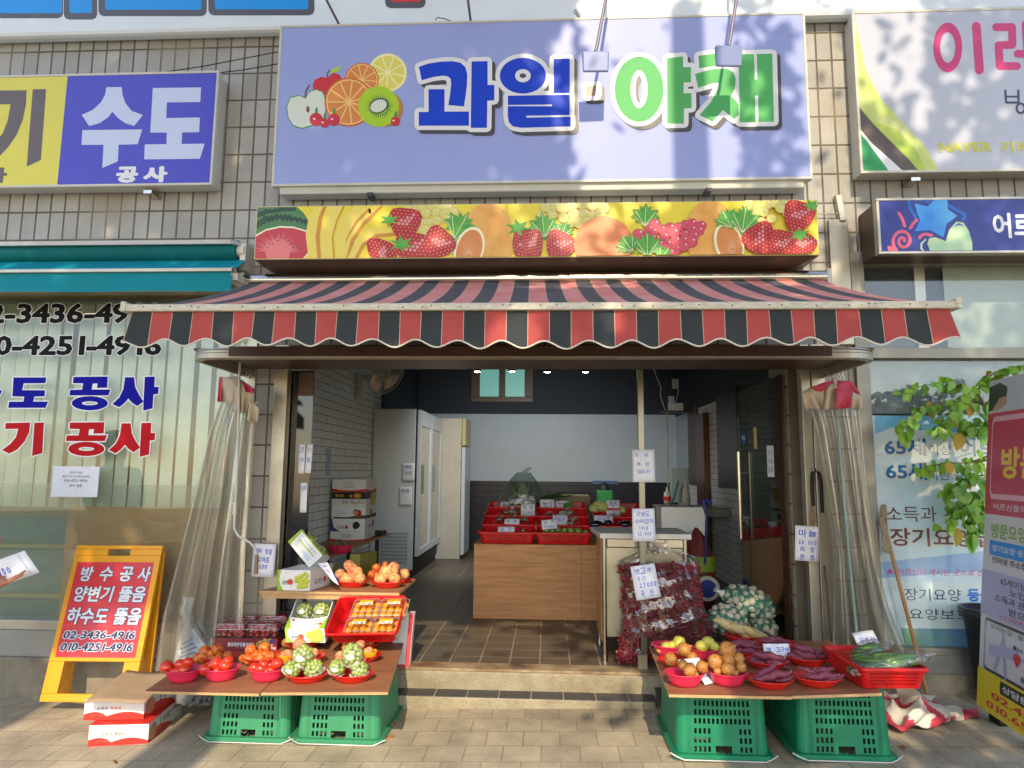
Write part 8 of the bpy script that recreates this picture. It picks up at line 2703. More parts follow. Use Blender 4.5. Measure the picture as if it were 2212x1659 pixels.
tl_ = thing('hand_trolley', 'blue handled hand trolley with a blue and white wheel behind the nets', 'trolley', tuple(P(1527, 1270, .9)))
mb = MB(); mb.tube([P(*S11(120, 1300), .9), P(*S11(130, 1000), .9), P(*S11(105, 900), .9), P(*S11(140, 905), .9), P(*S11(150, 930), .9)], .016, 8, rs=[.01, .01, .02, .03, .02]); mb.build('handle', M('trolley_blue', C(24, 40, 110), .5), tl_)
q = P(*S11(132, 1448), .9)
mb = MB(); mb.cyl(q + V((0, -.02, 0)), q + V((0, .02, 0)), .095, n=28); w1 = mb.build('wheel', M('tyre_white', C(190, 184, 168), .6), tl_)
mb = MB(); mb.cyl(q + V((0, -.026, 0)), q + V((0, .0, 0)), .068, n=28); mb.build('rim', M('rim_blue', C(24, 44, 130), .4), w1)
# ================================================================== outside odds and ends
# white panel carton with red edges beside the left table
Z1 = Zm(1300, 2400, 2.659)
wp = [P(*Z1(x, y_), -.10) for x, y_ in ((636, 590), (835, 590), (850, 50), (700, 60))]
wx = wp[2] - wp[1]
o = V((wp[0].x, -.125, .1845)); W_ = wp[1].x - wp[0].x; H_ = wp[2].z - .185
pc_ = thing('red_edged_carton', 'tall white carton with red edges standing on the door sill beside the left table', 'carton', tuple(o))
mb = MB(); mb.hexa([(o.x, -.12, .185), (o.x + W_, -.12, .185), (o.x + W_, -.06, .185), (o.x, -.06, .185)], [(o.x + .01, -.06, .185 + H_), (o.x + W_ + .01, -.06, .185 + H_), (o.x + W_ + .01, .0, .185 + H_), (o.x + .01, .0, .185 + H_)]); mb.build('box', CWHT, pc_, bev=.002)
A = Art(lambda p: V((o.x + p[0] + .01 * p[1] / H_, -.12 + .06 * p[1] / H_, .185 + p[1])), (0, -1, .1), start=6)
A.poly([[(W_ - .03, 0), (W_ - .002, 0), (W_ - .002, H_), (W_ - .03, H_)], [(0, 0), (W_, 0), (W_, .014), (0, .014)]], M('pinkish_red', C(206, 60, 70), .5))
A.build('red_edge', pc_)
# rice sack behind the first bowl
fs_ = thing('printed_sack', 'white woven sack with blue printing slumped behind the tomato bowls', 'sack', tuple(P(410, 1400, -.3)))
SKM = M('woven_sack', C(190, 196, 198), .6, var=.08, vs=6, bump=.5, bs=12)
sk = [(-2.34, 0), (-1.9, 0)]
def sk_pt(a, b):
 rows_ = [(0, 372, 520), (.25, 374, 505), (.5, 380, 470), (.75, 388, 440), (1, 398, 420)]
 k = min(3, int(b * 4))
 t = b * 4 - k
 l_, r_ = lerp(rows_[k][1], rows_[k + 1][1], t), lerp(rows_[k][2], rows_[k + 1][2], t)
 v = lerp(1475, 1345, b)
 return P(lerp(l_, r_, a), v, -.16 - .1 * math.sin(math.pi * a) ** .6 * (1 - .5 * b) + .012 * math.sin(a * 14 + b * 9) + .01 * math.sin(b * 21))
mb = MB(); mb.surf(sk_pt, 26, 26)
mb.surf(lambda a, b: sk_pt(a, b) * 1.0 + V((0, .02 + .14 * math.sin(math.pi * a), 0)), 12, 12)
mb.surf(lambda a, b: P(lerp(392, 416, a) + 4 * math.sin(b * 9), lerp(1350, 1290, b), -.17 + .02 * math.sin(a * 9 + b * 4)), 8, 8)
mb.build('sack', SKM, fs_)
A = Art(lambda p: sk_pt(p[0], p[1]), (0, -1, 0), step=.0008, start=3)
SBL = M('sack_blue_print', C(70, 116, 176), .6)
for k in range(5):
 for j in range(9 - k % 2):
  A.poly([(.10 + .05 * j, .62 - .07 * k + .012 * j), (.14 + .05 * j, .63 - .07 * k + .012 * j), (.14 + .05 * j, .655 - .07 * k + .012 * j), (.10 + .05 * j, .645 - .07 * k + .012 * j)], SBL, same=True)
A.poly(ring(.12, .17, .035, .03), SBL)
A.text('신안군', .22, .30, .56, .2, SBL, .01, slant=0, rot=.12)
A.build('print', fs_)
mb = MB()
for k in range(5):
 c = P(400 + 14 * k, 1505 + 3 * (k % 2), -.45 + .05 * k)
 mb.ell(c, .06, .05, .05, nu=14, nv=9, fn=lambda d: 1 + .15 * math.sin(7 * d.x + k) + .12 * math.sin(9 * d.z))
tag(mb.build('plastic_bag', M('grey_white_bag', C(140, 144, 148), .4, var=.2, vs=14)), 'crumpled grey plastic bags stuffed under the left table', 'bag')
# yellow A-board
bl_, br_ = PG(85, 1516, .0), PG(292, 1519, .0)
bl_.y = br_.y = -.36
t_ = (-.36 - CAM.y)
bl_, br_ = P(85, 1516, -.36), P(295, 1519, -.36)
tl4, tr4 = P(165, 1178, -.12), P(342, 1178, -.12)
ex = (br_ - bl_).normalized()
upv = (tl4 - bl_)
upv = upv - ex * upv.dot(ex) * 1.0
H_ = upv.length
up_ = upv.normalized()
W_ = ((br_ - bl_).length + (tr4 - tl4).length) / 2
nb = ex.cross(up_)
base = bl_ + ex * ((tl4 - bl_).dot(ex)) * .5
YBD = M('yellow_plastic', C(226, 156, 22), .4, var=.04, vs=5, spec=.45)
ab = thing('sign_board', 'yellow folding board with a red plumbing poster, leaning at the left shop front', 'sign board', tuple(base))
def bp3(x, z, d=0):
 return base + ex * x + up_ * z + nb * d
def bbox(mb, x0, x1, z0, z1, d0=-.03, d1=0, mi=0):
 mb.hexa([bp3(x0, z0, d1), bp3(x1, z0, d1), bp3(x1, z0, d0), bp3(x0, z0, d0)], [bp3(x0, z1, d1), bp3(x1, z1, d1), bp3(x1, z1, d0), bp3(x0, z1, d0)], mi)
mb = MB()
hz0, hz1 = H_ * .05, H_ * .245
bbox(mb, 0, W_, 0, hz0)
bbox(mb, 0, W_ * .17, hz0, hz1); bbox(mb, W_ * .83, W_, hz0, hz1)
bbox(mb, 0, W_, hz1, H_ * .93)
bbox(mb, 0, W_ * .38, H_ * .93, H_ * .975); bbox(mb, W_ * .64, W_, H_ * .93, H_ * .975); bbox(mb, 0, W_, H_ * .975, H_)
mb.build('front_panel', YBD, ab, bev=.004)
mb = MB()
bk_ = V((0, .22, 0))
for x0, x1 in ((0, W_ * .12), (W_ * .88, W_)):
 mb.hexa([bp3(x0, 0, -.04) + bk_ * .6, bp3(x1, 0, -.04) + bk_ * .6, bp3(x1, 0, -.06) + bk_ * .6, bp3(x0, 0, -.06) + bk_ * .6], [bp3(x0, H_ * .97, -.035), bp3(x1, H_ * .97, -.035), bp3(x1, H_ * .97, -.06), bp3(x0, H_ * .97, -.06)])
mb.build('rear_legs', YBD, ab, bev=.004)
mb = MB(); bbox(mb, W_ * .06, W_ * .94, H_ * .27, H_ * .885, .0004, .0025); mb.build('poster', M('poster_red', C(206, 54, 62), .35, var=.05, vs=4), ab)
A = Art(lambda p: bp3(p[0], p[1], .0025), nb, start=5, step=.0002)
WSH, NVO = M('white_letter', C(214, 222, 232), .4), M('navy_outline', C(40, 44, 90), .4)
X = lambda f: W_ * f
Zf = lambda f: H_ * f
for tx, x0, x1, z0, z1 in (('방', .13, .27, .855, .755), ('수', .35, .5, .855, .755), ('공', .58, .73, .855, .755), ('사', .79, .93, .855, .755), ('양변기', .11, .55, .725, .62), ('뚫음', .62, .92, .725, .62), ('하수도', .09, .55, .585, .475), ('뚫음', .62, .92, .585, .475)):
 A.text(tx, X(x0), Zf(z0), X(x1), Zf(z1), WSH, .03, out=(.0035, NVO), slant=.1)
for tx, z0, z1 in (('02-3436-4916', .435, .385), ('010-4251-4916', .36, .308)):
 A.text(tx, X(.1), Zf(z0), X(.9), Zf(z1), NVO, .03, out=(.004, WSH), slant=.18)
A.build('lettering', ab)
# person at the left edge holding price sheets (only the hands reach into the picture)
py = -.75
hw_ = P(22, 1252, py - .02)
xb_ = P(0, 1200, py).x - .40
per = thing('person', 'person at the left edge of the picture holding a stack of white price sheets', 'person', (xb_, py, gz(xb_)))
SKIN = M('skin', C(172, 116, 92), .5, var=.06, vs=20, sss=.15, spec=.4, bump=.05, bs=120)
g0 = gz(xb_)
J = {'pel': (xb_, py, .93), 'ch': (xb_, py, 1.25), 'nk': (xb_, py, 1.44), 'hd': (xb_, py - .02, 1.6),
  'ls': (xb_ + .18, py, 1.38), 'le': (xb_ + .20, py - .06, 1.1), 'lw': (hw_.x - .085, hw_.y - .0, hw_.z - .01),
  'rs': (xb_ - .18, py, 1.38), 're': (xb_ - .2, py - .1, 1.12), 'rw': (P(-14, 1168, py - .05).x, py - .08, P(-14, 1168, py - .05).z),
  'lh': (xb_ + .1, py, .9), 'lk': (xb_ + .11, py - .02, .5), 'la': (xb_ + .11, py, .09 + g0), 'rh': (xb_ - .1, py, .9), 'rk': (xb_ - .11, py - .02, .5), 'ra': (xb_ - .11, py, .09 + g0)}
def skin(name, edges, radii, mat, parent, root, sub=2):
 names = list(radii)
 me = bpy.data.meshes.new(name)
 me.from_pydata([J[n] if isinstance(n, str) else n for n in names], [(names.index(a), names.index(b)) for a, b in edges], [])
 me.materials.append(mat)
 o = bpy.data.objects.new(name, me)
 COL.objects.link(o)
 WM[o.name] = Matrix.Identity(4)
 o.modifiers.new('skin', 'SKIN')
 sd = o.modifiers.new('sub', 'SUBSURF')
 sd.levels = sd.render_levels = sub
 for i, n in enumerate(names):
  rr = radii[n]
  me.skin_vertices[0].data[i].radius = (rr, rr) if not isinstance(rr, tuple) else rr
  me.skin_vertices[0].data[i].use_root = n == root
 for p_ in me.polygons:
  p_.use_smooth = True
 o.parent = parent
 o.matrix_parent_inverse = WM[parent.name].inverted()
 return o
# fingers: sheets are held from below, the fingers curl up over the front
fing = []
lw_h = V(J['lw'])
for i, (fu, fv, L) in enumerate(((40, 1250, .9), (46, 1252, 1), (53, 1248, 1), (58, 1240, .85))):
 k0 = lw_h + V((.045 + .012 * i, -.012, -.022 + .006 * i))
 tip = P(fu - 2, fv - 8, py - .055)
 m1 = lerp(k0, tip, .45) + V((.006, -.022, -.004))
 J['f%da' % i], J['f%db' % i], J['f%dc' % i] = tuple(k0), tuple(m1), tuple(tip)
J['palm'] = tuple(lw_h + V((.055, .0, -.008)))
J['tha'] = tuple(lw_h + V((.04, .02, .022)))
J['thb'] = tuple(lw_h + V((.085, .022, .045)))
J['rp'] = tuple(V(J['rw']) + V((.045, -.01, .0)))
for i in range(4):
 J['g%da' % i] = tuple(V(J['rp']) + V((.03, -.012, .024 - .015 * i)))
 J['g%db' % i] = tuple(V(J['rp']) + V((.052 - .003 * i, -.03, .018 - .015 * i)))
 J['g%dc' % i] = tuple(V(J['rp']) + V((.046, -.048, .008 - .014 * i)))
E_ = [('pel', 'ch'), ('ch', 'nk'), ('nk', 'hd'), ('ch', 'ls'), ('ls', 'le'), ('le', 'lw'), ('lw', 'palm'), ('ch', 'rs'), ('rs', 're'), ('re', 'rw'), ('rw', 'rp'), ('pel', 'lh'), ('lh', 'lk'), ('lk', 'la'), ('pel', 'rh'), ('rh', 'rk'), ('rk', 'ra'), ('lw', 'tha'), ('tha', 'thb')]
RAD = {'pel': .14, 'ch': .15, 'nk': .06, 'hd': .10, 'ls': .06, 'le': .043, 'lw': .028, 'palm': (.018, .03), 'rs': .06, 're': .043, 'rw': .028, 'rp': (.018, .03), 'lh': .085, 'lk': .058, 'la': .04, 'rh': .085, 'rk': .058, 'ra': .04, 'tha': .012, 'thb': .009}
for i in range(4):
 E_ += [('palm', 'f%da' % i), ('f%da' % i, 'f%db' % i), ('f%db' % i, 'f%dc' % i), ('rp', 'g%da' % i), ('g%da' % i, 'g%db' % i), ('g%db' % i, 'g%dc' % i)]
 for p_ in 'fg':
  RAD[p_ + '%da' % i], RAD[p_ + '%db' % i], RAD[p_ + '%dc' % i] = .0095, .009, .0075
skin('body', E_, RAD, SKIN, per, 'pel')
skin('shirt', [('pel', 'ch'), ('ch', 'nk'), ('ch', 'ls'), ('ls', 'le'), ('ch', 'rs'), ('rs', 're')], {'pel': .16, 'ch': .175, 'nk': .075, 'ls': .078, 'le': .06, 'rs': .078, 're': .06}, M('grey_shirt', C(110, 116, 124), .8, var=.08, vs=8), per, 'pel')
skin('trousers', [('pel', 'lh'), ('lh', 'lk'), ('lk', 'la'), ('pel', 'rh'), ('rh', 'rk'), ('rk', 'ra')], {'pel': .155, 'lh': .105, 'lk': .08, 'la': .065, 'rh': .105, 'rk': .08, 'ra': .065}, M('dark_trousers', C(48, 50, 60), .8, var=.1, vs=8), per, 'pel')
mb = MB(); mb.ell((xb_, py + .005, 1.65), .105, .118, .1, nu=20, nv=12); mb.build('hair', M('black_hair', C(26, 22, 20), .5), per)
for s in (-1, 1):
 mb = MB(); mb.ell((xb_ + .11 * s, py - .05, g0 + .045), .05, .13, .05, nu=14, nv=9); mb.build('shoe', RUB, per)
mb = MB(); mb.ell((xb_, py - .13, 1.585), .016, .025, .03, nu=10, nv=8); mb.build('nose', SKIN, per)
mb = MB()
for s in (-1, 1):
 mb.ell((xb_ + .038 * s, py - .112, 1.615), .014, .01, .009, nu=10, nv=6)
mb.build('eyes', BLACK, per)
mb = MB(); mb.ell((xb_, py - .11, 1.535), .025, .012, .008, nu=10, nv=6); mb.build('mouth', M('lip', C(150, 80, 76), .5), per)
Sh = Zm(0, 1900, 2.764)
for k in range(3):
 dx = 9 * k
 q = [P(*Sh(x + dx, y_ + dx * .6), py - .015 + .006 * k) for x, y_ in ((-190, 1185), (420, 965), (265, 740), (-345, 955))]
 mb = MB(); mb.surf(lambda u, v: lerp(lerp(q[0], q[1], u), lerp(q[3], q[2], u), v) + V((0, .006 * math.sin(u * 3 + k), 0)), 8, 4)
 sh_o = thing('price_sheet', ('front white price sheet held in the hand at the left edge', 'second white price sheet peeking out behind the held one', 'rearmost white price sheet of the held stack')[k], 'price card', tuple(q[0]), 'price sheets held at the left edge')
 mb.build('sheet', PAPER, sh_o, solid=.0008)
 if k == 0:
  A = Art(lambda p: lerp(lerp(q[0], q[1], p[0]), lerp(q[3], q[2], p[0]), p[1]) + V((0, .006 * math.sin(p[0] * 3), 0)), (0, -1, 0), start=14)
  A.poly(stroke([(.86, .05), (.86, .95)], .006, 4), MATS['thin_grey_line'])
  A.hand('6000', .28, .3, .62, .62, INK, .03)
  A.build('writing', sh_o)
# mop, tarp, strap, stick on the right
mp_ = thing('mop', 'old string mop leaning head up against the right window on a wooden stick', 'mop', tuple(P(2003, 1498, -.05)))
mb = MB(); mb.cyl(P(2003, 1498, -.10), P(1912, 1140, -.04), .0115, .011); mb.build('stick', M('mop_stick', C(176, 128, 74), .5, var=.1, vs=8), mp_)
MOPM = M('mop_strings', C(150, 138, 118), .9, var=.15, vs=30, bump=.6, bs=60)
mb = MB()
r = random.Random(14)
for i in range(26):
 u0 = 1907 + r.uniform(-4, 6)
 mb.tube([P(u0, 1088 + r.uniform(0, 14), -.05 + r.uniform(-.02, .02)), P(u0 + r.uniform(-6, 3), 1130, -.06 + r.uniform(-.02, .02)), P(1913 + r.uniform(-8, 8), 1165, -.06), P(1917 + r.uniform(-10, 8), 1185 + r.uniform(0, 12), -.06)], .006, 5)
mb.build('strings', MOPM, mp_)
tp_ = thing('crumpled_tarp', 'crumpled red and white tarp lying on the pavement under the right table end', 'tarp', tuple(PG(2000, 1560)))
TW, TRD = M('tarp_white', C(206, 200, 188), .6, var=.08, vs=7), M('tarp_red', C(190, 62, 78), .6, var=.1, vs=7)
def hsh(x, y_):
 return .5 * math.sin(x * 9.1 + 1.3 * math.sin(y_ * 7)) + .35 * math.sin(x * 17 - y_ * 13 + 1) + .3 * math.sin(y_ * 23 + x * 5)
def tarp_pt(a, b):
 u = lerp(1885, 2040 + 25 * math.sin(b * 5), a) + 10 * math.sin(b * 7)
 v = lerp(1572 + 16 * math.sin(a * 4 - .5) - 4 * math.sin(a * 13), 1508, b)
 q = PG(u, v)
 env = math.sin(math.pi * min(1, max(0, a))) ** .5 * math.sin(math.pi * min(1, b * .9 + .06)) ** .6
 h = .012 + env * (.055 + .05 * hsh(a * 1.3, b))
 return q + V((.02 * hsh(b, a) * env, .025 * hsh(a + .4, b) * env, max(.006, h)))
mb = MB(); mb.surf(tarp_pt, 48, 30, 0, False, lambda i, j: 1 if int((i * .09 + j * .16 + .6 * math.sin(i * .2)) % 3) == 1 else 0)
mb.surf(lambda a, b: PG(lerp(2020, 2118 - 8 * b, a), lerp(1560 - 6 * a, 1528 + 8 * a, b)) + V((0, 0, .008 + .008 * math.sin(a * 9 + b * 4) + .006 * b)), 14, 8, 0, True, lambda i, j: 1 if i > 8 else 0)
mb.surf(lambda a, b: P(lerp(1930, 1955, a), 1470, -.5) * (1 - b) + (PG(lerp(1945, 2005, a), 1530) + V((0, 0, .05))) * b, 6, 8)
mb.build('cloth', [TW, TRD], tp_)
st_ = thing('rubber_strap', 'black rubber strap looped on a hook on the right door pier', 'strap', tuple(P(1762, 1020, -.03)))
Zr = Zm(3000, 1350, 1.9516)
mb = MB()
mb.tube([P(*Zr(x, y_), -.03) for x, y_ in ((395, 1255), (388, 1120), (386, 1010), (410, 975), (440, 1000), (455, 1080), (462, 1240), (465, 1305))], .011, 6); mb.build('loop', RUB, st_)
mb = MB(); mb.tube([P(*Zr(410 + 14 * math.cos(a), 980 + 14 * math.sin(a)), -.045) for a in [i * .63 for i in range(10)]], .003, 6, closed=True); mb.build('hook', STEEL, st_)
mb = MB(); mb.tube([P(*Zr(x, y_), -.04) for x, y_ in ((385, 1250), (370, 1310), (385, 1400), (400, 1400), (405, 1330), (392, 1260))], .004, 6); mb.build('cord', M('tan_cord', C(150, 110, 80), .7), st_)
mb = MB(); mb.cyl(P(1781, 1222, -.05), P(1796, 1385, -.08), .0055); tag(mb.build('thin_stick', M('brown_stick', C(110, 76, 54), .6)), 'thin brown stick hanging below the garlic price card', 'stick')
mb = MB(); a, b = PG(1418, 1545, .004), PG(1470, 1548, .004)
q4 = [V((.672, -.52, gz(.7) + .012)), V((1.5, -.55, gz(1.5) + .012)), V((1.5, -.1, .1)), V((.672, -.1, .1))]
mb.poly(q4); CHK = M('checker_plate', C(96, 92, 88), .5, .5, var=.15, vs=20, bump=.8, bs=120)
tag(mb.build('steel_ramp', CHK, solid=.012), 'dark checker plate ramp at the right end of the doorstep', 'ramp')
mb = MB()
r = random.Random(17)
LV = M('dead_leaf', C(150, 100, 56), .8, var=.2)
for (u, v) in ((845, 1560), (848, 1572), (835, 1585), (842, 1595), (852, 1566), (250, 1650), (2085, 1568), (1950, 1618)):
 q = PG(u, v) + V((0, 0, .008))
 mb2 = MB(); leafquad(mb2, q, .045, r)
 if mb2.v:
  tag(mb2.build('dead_leaf', LV), 'small dry brown leaf lying on the pavement', 'leaf', 'dry leaves on the pavement')
# banner stand at the right edge
bO = PG(2112, 1522, .06)
bT = PX(2176, 815, bO.x + .17)
bE = PG(2212, 1590, .06)
eu = V((bE.x - bO.x, bE.y - bO.y, gz(bE.x) - gz(bO.x))).normalized()
eh = (bT - bO)
eh = eh - eu * eh.dot(eu)
Hb = eh.length
eh.normalize()
nb = eu.cross(eh)
Wb = .6
bs2 = thing('banner_stand', 'tall leaning banner board with magenta, white and yellow fields at the right edge', 'banner', tuple(bO))
bq = lambda x, z, d=0: bO + eu * x + eh * z + nb * d
mb = MB(); mb.hexa([bq(0, 0, 0), bq(Wb, 0, 0), bq(Wb, 0, -.03), bq(0, 0, -.03)], [bq(0, Hb, 0), bq(Wb, Hb, 0), bq(Wb, Hb, -.03), bq(0, Hb, -.03)]); mb.build('board', CREAM, bs2, bev=.003)
for x in (.12, .48):
 mb = MB(); mb.cyl(bq(x, -.03, -.05) + V((-.02, 0, 0)), bq(x, -.03, -.05) + V((.04, 0, 0)), .05, n=18); mb.build('wheel', RUB, bs2)
A = Art(lambda p: bq(p[0] * Wb, (1 - p[1]) * Hb), nb, step=.0002, start=4, clip=(0, 0, 1, 1))
BM, BW, BLV, BYL, BBL, BGR = M('banner_magenta', C(196, 62, 96), .4), M('banner_white', C(212, 208, 214), .4), M('banner_lavender', C(176, 172, 206), .4), M('banner_yellow_field', C(226, 206, 40), .4), M('banner_blue', C(30, 140, 226), .4), M('banner_green', C(140, 176, 72), .4)
BTX, BRT, BYT = M('banner_dark_text', C(70, 66, 74), .4), M('banner_red_text', C(206, 60, 60), .4), M('banner_yellow_text', C(232, 200, 70), .4)
A.poly([(0, 0), (1, 0), (1, 1), (0, 1)], BW)
A.poly([(0, 0), (1, 0), (1, .105), (0, .105)], M('photo_sky', C(180, 184, 200), .4, vs=3, col2=C(206, 204, 210)))
A.poly([(0, .02), (.2, .012), (.34, .03), (.33, .06), (.2, .075), (.16, .09), (0, .1)], M('photo_dark_hair', C(58, 56, 62), .4))
A.poly([(.2, .06), (.33, .058), (.34, .08), (.2, .098), (.06, .1)], M('photo_face', C(190, 150, 136), .4))
A.poly([(.7, .105), (.62, .05), (.8, .025), (1, .03), (1, .105)], M('photo_grey_hair', C(120, 112, 108), .4))
A.poly([(0, .105), (1, .105), (1, .42), (0, .42)], BM)
A.poly(stroke([(.96, .125), (.12, .125), (.09, .14), (.09, .35), (.12, .365), (.96, .365)], .008, 6), M('banner_pale_line', C(226, 170, 186), .4))
A.text('방문요양', .28, .215, 1.6, .31, BYT, .03)
A.text('센터', .95, .32, 1.5, .36, BW)
A.text('어르신들의 친구', .16, .385, 1.0, .405, BW, .01)
A.text('방문요양 목욕', .14, .445, 1.1, .49, BGR, .02)
A.poly(stroke([(.14, .52), (1.2, .52)], .022, 14), BBL)
A.text('장기요양 등급신청', .17, .51, 1.0, .53, BW, .02)
A.text('인터넷 주소창에', .18, .545, .85, .565, BTX, .02)
A.poly([(0, .59), (1, .59), (1, .725), (0, .725)], BLV)
for tx, x0, x1, z0 in (('65세이상 어르신', .34, 1.1, .60), ('노인성질병', .5, 1.15, .625), ('소득과 관계없이', .25, 1.1, .652), ('받으실 수', .5, 1.1, .68)):
 A.text(tx, x0, z0, x1, z0 + .022, BTX, .02)
A.text('노인성질병(치매,파킨슨)', .34, .705, 1.2, .72, BRT)
A.poly(stroke([(1.0, .735), (.12, .735), (.1, .75), (.1, .87), (.12, .88), (1.0, .88)], .004, 6), DGREY)
A.text('오시는길 : 용마산로 160', .2, .742, 1.2, .757, BTX)
A.poly(stroke([(.2, .82), (.65, .80)], .015, 8) + stroke([(.42, .775), (.48, .875)], .015, 8) + stroke([(.3, .86), (.42, .78)], .014, 8), BLV)
A.poly(ring(.62, .783, .025, .006), BTX)
A.text('SK아파트', .66, .778, 1.0, .79, BTX)
A.poly(ring(.66, .81, .06, .013) + [[(.61, .815), (.71, .815), (.66, .835)]], BRT)
A.text('이래방문', .76, .80, 1.15, .815, BRT, .02)
A.text('요양센터', .76, .823, 1.15, .838, BRT, .02)
A.text('용암사 입구', .72, .85, 1.2, .866, BTX, .02)
A.poly([(0, .885), (1, .885), (1, 1), (0, 1)], BYL)
A.poly(stroke([(.42, .91), (1.2, .91)], .018, 14), M('banner_dark_green', C(40, 60, 40), .4))
A.text('상담문의', .44, .90, 1.0, .92, BW, .03)
A.text('02.455.6144', .26, .935, 1.7, .955, BRT, .03)
A.text('010.6599.6144', .18, .965, 1.7, .985, BRT, .03)
A.build('print', bs2)
# potted plant in front of the posters
pq = P(2118, 1445, -.12)
pq = V((pq.x + .06, -.16, gz(pq.x)))
pl = thing('potted_plant', 'tall leafy potted tree with drooping glossy leaves before the blue poster', 'plant', tuple(pq))
mb = MB()
zt_ = P(2105, 1313, -.16).z
mb.lathe([(.0, 0), (.10, 0), (.145, zt_ - pq.z - .06), (.165, zt_ - pq.z - .055), (.17, zt_ - pq.z), (.15, zt_ - pq.z), (.14, zt_ - pq.z - .03), (0, zt_ - pq.z - .03)], c=pq, n=30)
mb.build('pot', M('black_pot', C(34, 36, 40), .5), pl)
Zq = Zm(3300, 1400, 1.8433)
TRK = M('plant_stem', C(120, 96, 62), .8, var=.15, vs=20)
mb = MB()
tpts = [(1125, 1300), (1115, 1000), (1160, 700), (1120, 540), (1060, 370), (1010, 260)]
mb.tube([pq + V((0, 0, zt_ - pq.z - .03))] + [P(*Zq(x, y_), -.2) for x, y_ in tpts], .012, 8, rs=[.02, .018, .015, .013, .012, .009, .006])
branches = [((1060, 370), (900, 230), (760, 190), (430, 260)), ((1010, 270), (1050, 190), (1140, 120), (1330, 80)), ((1050, 340), (820, 330), (600, 380), (460, 520)), ((1120, 540), (900, 480), (760, 470), (700, 560)), ((1165, 640), (1080, 560), (1000, 540), (900, 520)), ((1165, 700), (950, 780), (760, 780), (600, 830)), ((1140, 860), (950, 880), (850, 930), (770, 1000)), ((1120, 1000), (1000, 1040), (900, 1100), (770, 1220)), ((1110, 1080), (1050, 1120), (1000, 1180), (980, 1300)), ((1060, 360), (1180, 260), (1260, 250), (1330, 280)), ((1150, 600), (1200, 500), (1260, 480), (1330, 520))]
leafm = MB()
r = random.Random(40)
def bigleaf(c, L, dr, r):
 d = (dr + V((r.uniform(-.3, .3), r.uniform(-.4, .3), r.uniform(-.3, .2)))).normalized()
 n = V((r.uniform(-.6, .6), -1 + r.uniform(-.3, .5), r.uniform(-.1, .9))).normalized()
 s = d.cross(n).normalized()
 n = s.cross(d).normalized()
 prof = [(0, 0), (.18, .30), (.42, .36), (.7, .24), (.9, .08), (1, 0)]
 vs = []
 for x, w_ in prof:
  c0_ = c + d * L * x - V((0, 0, .12 * L * x * x))
  vs += [c0_ - s * L * w_ + n * L * w_ * .25, c0_, c0_ + s * L * w_ + n * L * w_ * .25]
 fs = []
 for i in range(5):
  fs += [(3 * i, 3 * i + 1, 3 * i + 4, 3 * i + 3), (3 * i + 1, 3 * i + 2, 3 * i + 5, 3 * i + 4)]
 leafm.add(vs, fs, 0 if r.random() > .04 else 1, True)
for b in branches:
 pts = [P(*Zq(x, y_), -.2 - .05 * k * r.uniform(.3, 1.4) + .1) for k, (x, y_) in enumerate(b)]
 mb.tube(pts, .004, 6, rs=[.007, .005, .004, .002])
 for k in range(3):
  for j in range(7):
   t = (j + r.random()) / 7
   c = lerp(pts[k], pts[k + 1], t)
   if k == 0 and t < .4:
    continue
   dr = (pts[k + 1] - pts[k]).normalized()
   for s in (-1, 1):
    side = V((-dr.z, 0, dr.x)) * s
    bigleaf(c + V((r.uniform(-.015, .015), r.uniform(-.09, .06), r.uniform(-.02, .015))), r.uniform(.05, .08), (dr * .5 + side * .6 + V((0, -.2, -.55))), r)
for (x, y_, rad) in ((1050, 960, 110), (900, 1000, 110), (1000, 830, 130), (850, 1060, 90), (1000, 1150, 100), (950, 430, 120), (1080, 450, 110), (820, 400, 90), (1120, 280, 120)):
 for i in range(12):
  c = P(*Zq(x + r.gauss(0, .5) * rad, y_ + r.gauss(0, .5) * rad), -.2 + r.uniform(-.14, .1))
  bigleaf(c, r.uniform(.05, .085), V((r.uniform(-.6, .6), -.3, -.7)), r)
for (x, y_) in ((985, 1330), (870, 1290), (460, 590), (510, 540), (890, 600), (1040, 570), (960, 1340)):
 bigleaf(P(*Zq(x, y_ - 40), -.24), .11, V((0, -.1, -1)), r)
mb.build('stem', TRK, pl)
leafm.build('foliage', [M('plant_leaf', C(84, 140, 30), .35, vs=6, col2=C(140, 182, 54), spec=.5, sss=.2), M('yellow_leaf', C(176, 150, 44), .5)], pl)
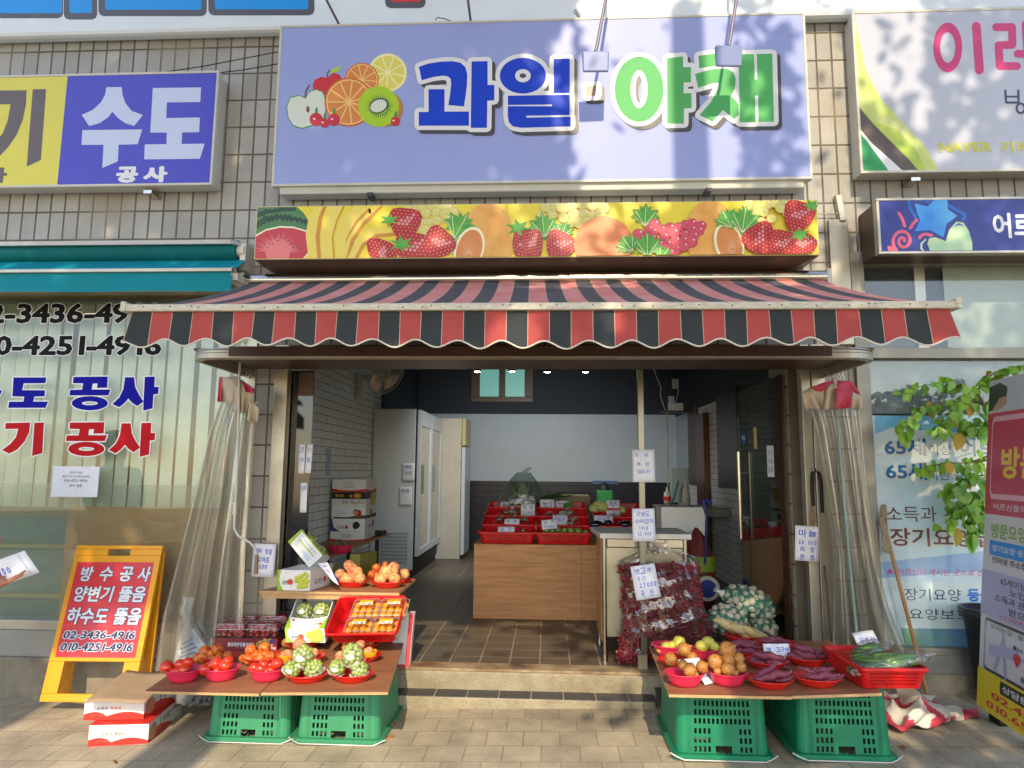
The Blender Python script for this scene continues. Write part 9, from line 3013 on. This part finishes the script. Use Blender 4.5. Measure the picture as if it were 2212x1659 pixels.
# ================================================================== street trees and pole behind the viewer: they throw the dappled shade
KY = -SUN.z / SUN.y           # how fast a sun ray climbs toward the street
KX = SUN.x / SUN.y
def sun_to_tree(X, Z, y):     # follow the sun ray through facade point (X, 0, Z) back to depth y
 return V((X + KX * y, y, Z - KY * y))
def patch(X, Z, cx, cz, rx, rz):
 return ((X - cx) / rx) ** 2 + ((Z - cz) / rz) ** 2 < 1
def density(X, Z):
 if Z > 3.15:
  if X < .0 - .12 * math.sin(Z * 5):
   return 1
  if X < .2:
   return .35
  if X < 1.28:
   return .012
  if X < 1.72:
   return .62 if Z < 4.45 else .3
  if X < 2.12:
   return .07
  if X < 2.6:
   return .5 if Z < 3.9 else .12
  return .95 if X > 2.9 else .75
 if Z > 2.5:
  if X < .05:
   return .95 if not patch(X, Z, -.8, 2.75, .12, .06) else .2
  if X < .62:
   return .3
  return .55 if X < 1.3 else .45
 if Z > 1.12:
  if patch(X, Z, -.12, 1.25, .16, .14) or patch(X, Z, .34, 1.3, .2, .2) or patch(X, Z, .2, 2.4, .5, .12) or patch(X, Z, 1.35, 2.45, .3, .08):
   return .12
  return .97 if X < 1.3 else .86
 if Z > .12:
  if -1.72 < X < .48 and Z < 1.08 - .12 * math.sin(X * 7):
   return .06 if not (patch(X, Z, .0, .88, .34, .07) or patch(X, Z, .35, .6, .2, .25)) else .7
  if -2.9 < X < -1.75 and Z < .35:
   return .1
  return .95
 if X < -3.25:
  return .9
 if -2.16 < X < -1.74:
  return .0
 if X < .95:
  return .45 if patch(X, Z, .42, -.2, .26, .16) else .0
 return .8 if not patch(X, Z, 1.9, -.35, .3, .1) else .1
LEAFM = M('street_leaf', C(70, 96, 36), .5, vs=2, col2=C(104, 128, 52))
BARK = M('bark', C(96, 84, 70), .9, bump=.6, bs=40, vs=12, col2=C(70, 60, 50))
r = random.Random(99)
crowns = {'a': MB(), 'b': MB()}
big = {'a': MB(), 'b': MB()}
N = 30000
for i in range(N):
 X, Z = r.uniform(-5.5, 5), r.uniform(-.9, 6.2)
 d = density(X, Z)
 if r.random() > d:
  continue
 near = X > .0 and Z > 2.4
 y = r.uniform(-6.6, -5.2) if near else r.uniform(-8.6, -6.2)
 k = 'b' if X > .9 else 'a'
 leafquad(crowns[k], sun_to_tree(X, Z, y), (r.uniform(.13, .21) if d > .2 else r.uniform(.1, .15)) if d < .96 else r.uniform(.2, .3), r)
for k, tx, lab in (('a', -1.98, 'street tree with a dense crown standing at the kerb on the left, behind the viewer'), ('b', 3.4, 'street tree with a thin crown standing at the kerb on the right, behind the viewer')):
 t = thing('street_tree', lab, 'tree', (tx, -7.4, gz(tx)), 'street trees along the kerb')
 mb = MB()
 x_ = tx + KX * -7.4
 mb.tube([(x_, -7.4, gz(x_) - .1), (x_ + .02, -7.4, 1.5), (x_ - .01, -7.35, 3.4), (x_ - .04, -7.4, 5.2), (x_ + .2, -7.3, 7), (x_ + .5, -7.3, 9)], .2, 12, rs=[.25, .21, .2, .18, .11, .04])
 for q in ((-2, 7), (1.4, 6.6), (-1.2, 8.2), (1.9, 8.6)):
  mb.tube([(x_ - .04, -7.38, 5.0), (x_ + q[0] * .5, -7.2, (5 + q[1]) / 2 + .3), (x_ + q[0], -7.2, q[1])], .08, 8, rs=[.11, .07, .03])
 mb.build('trunk', BARK, t)
 crowns[k].build('crown', LEAFM, t)
px_ = sun_to_tree(.97, 4.72, -6.1)
up = thing('utility_pole', 'grey concrete utility pole with a rounded top behind the viewer', 'pole', (px_.x, -6.1, 0))
mb = MB()
mb.tube([(px_.x + .05, -6.1, -.1), (px_.x, -6.1, px_.z - .12)], .15, 20, rs=[.2, .115])
mb.ell((px_.x, -6.1, px_.z - .12), .115, .115, .13, nu=20, nv=10)
mb.build('shaft', CONC, up)
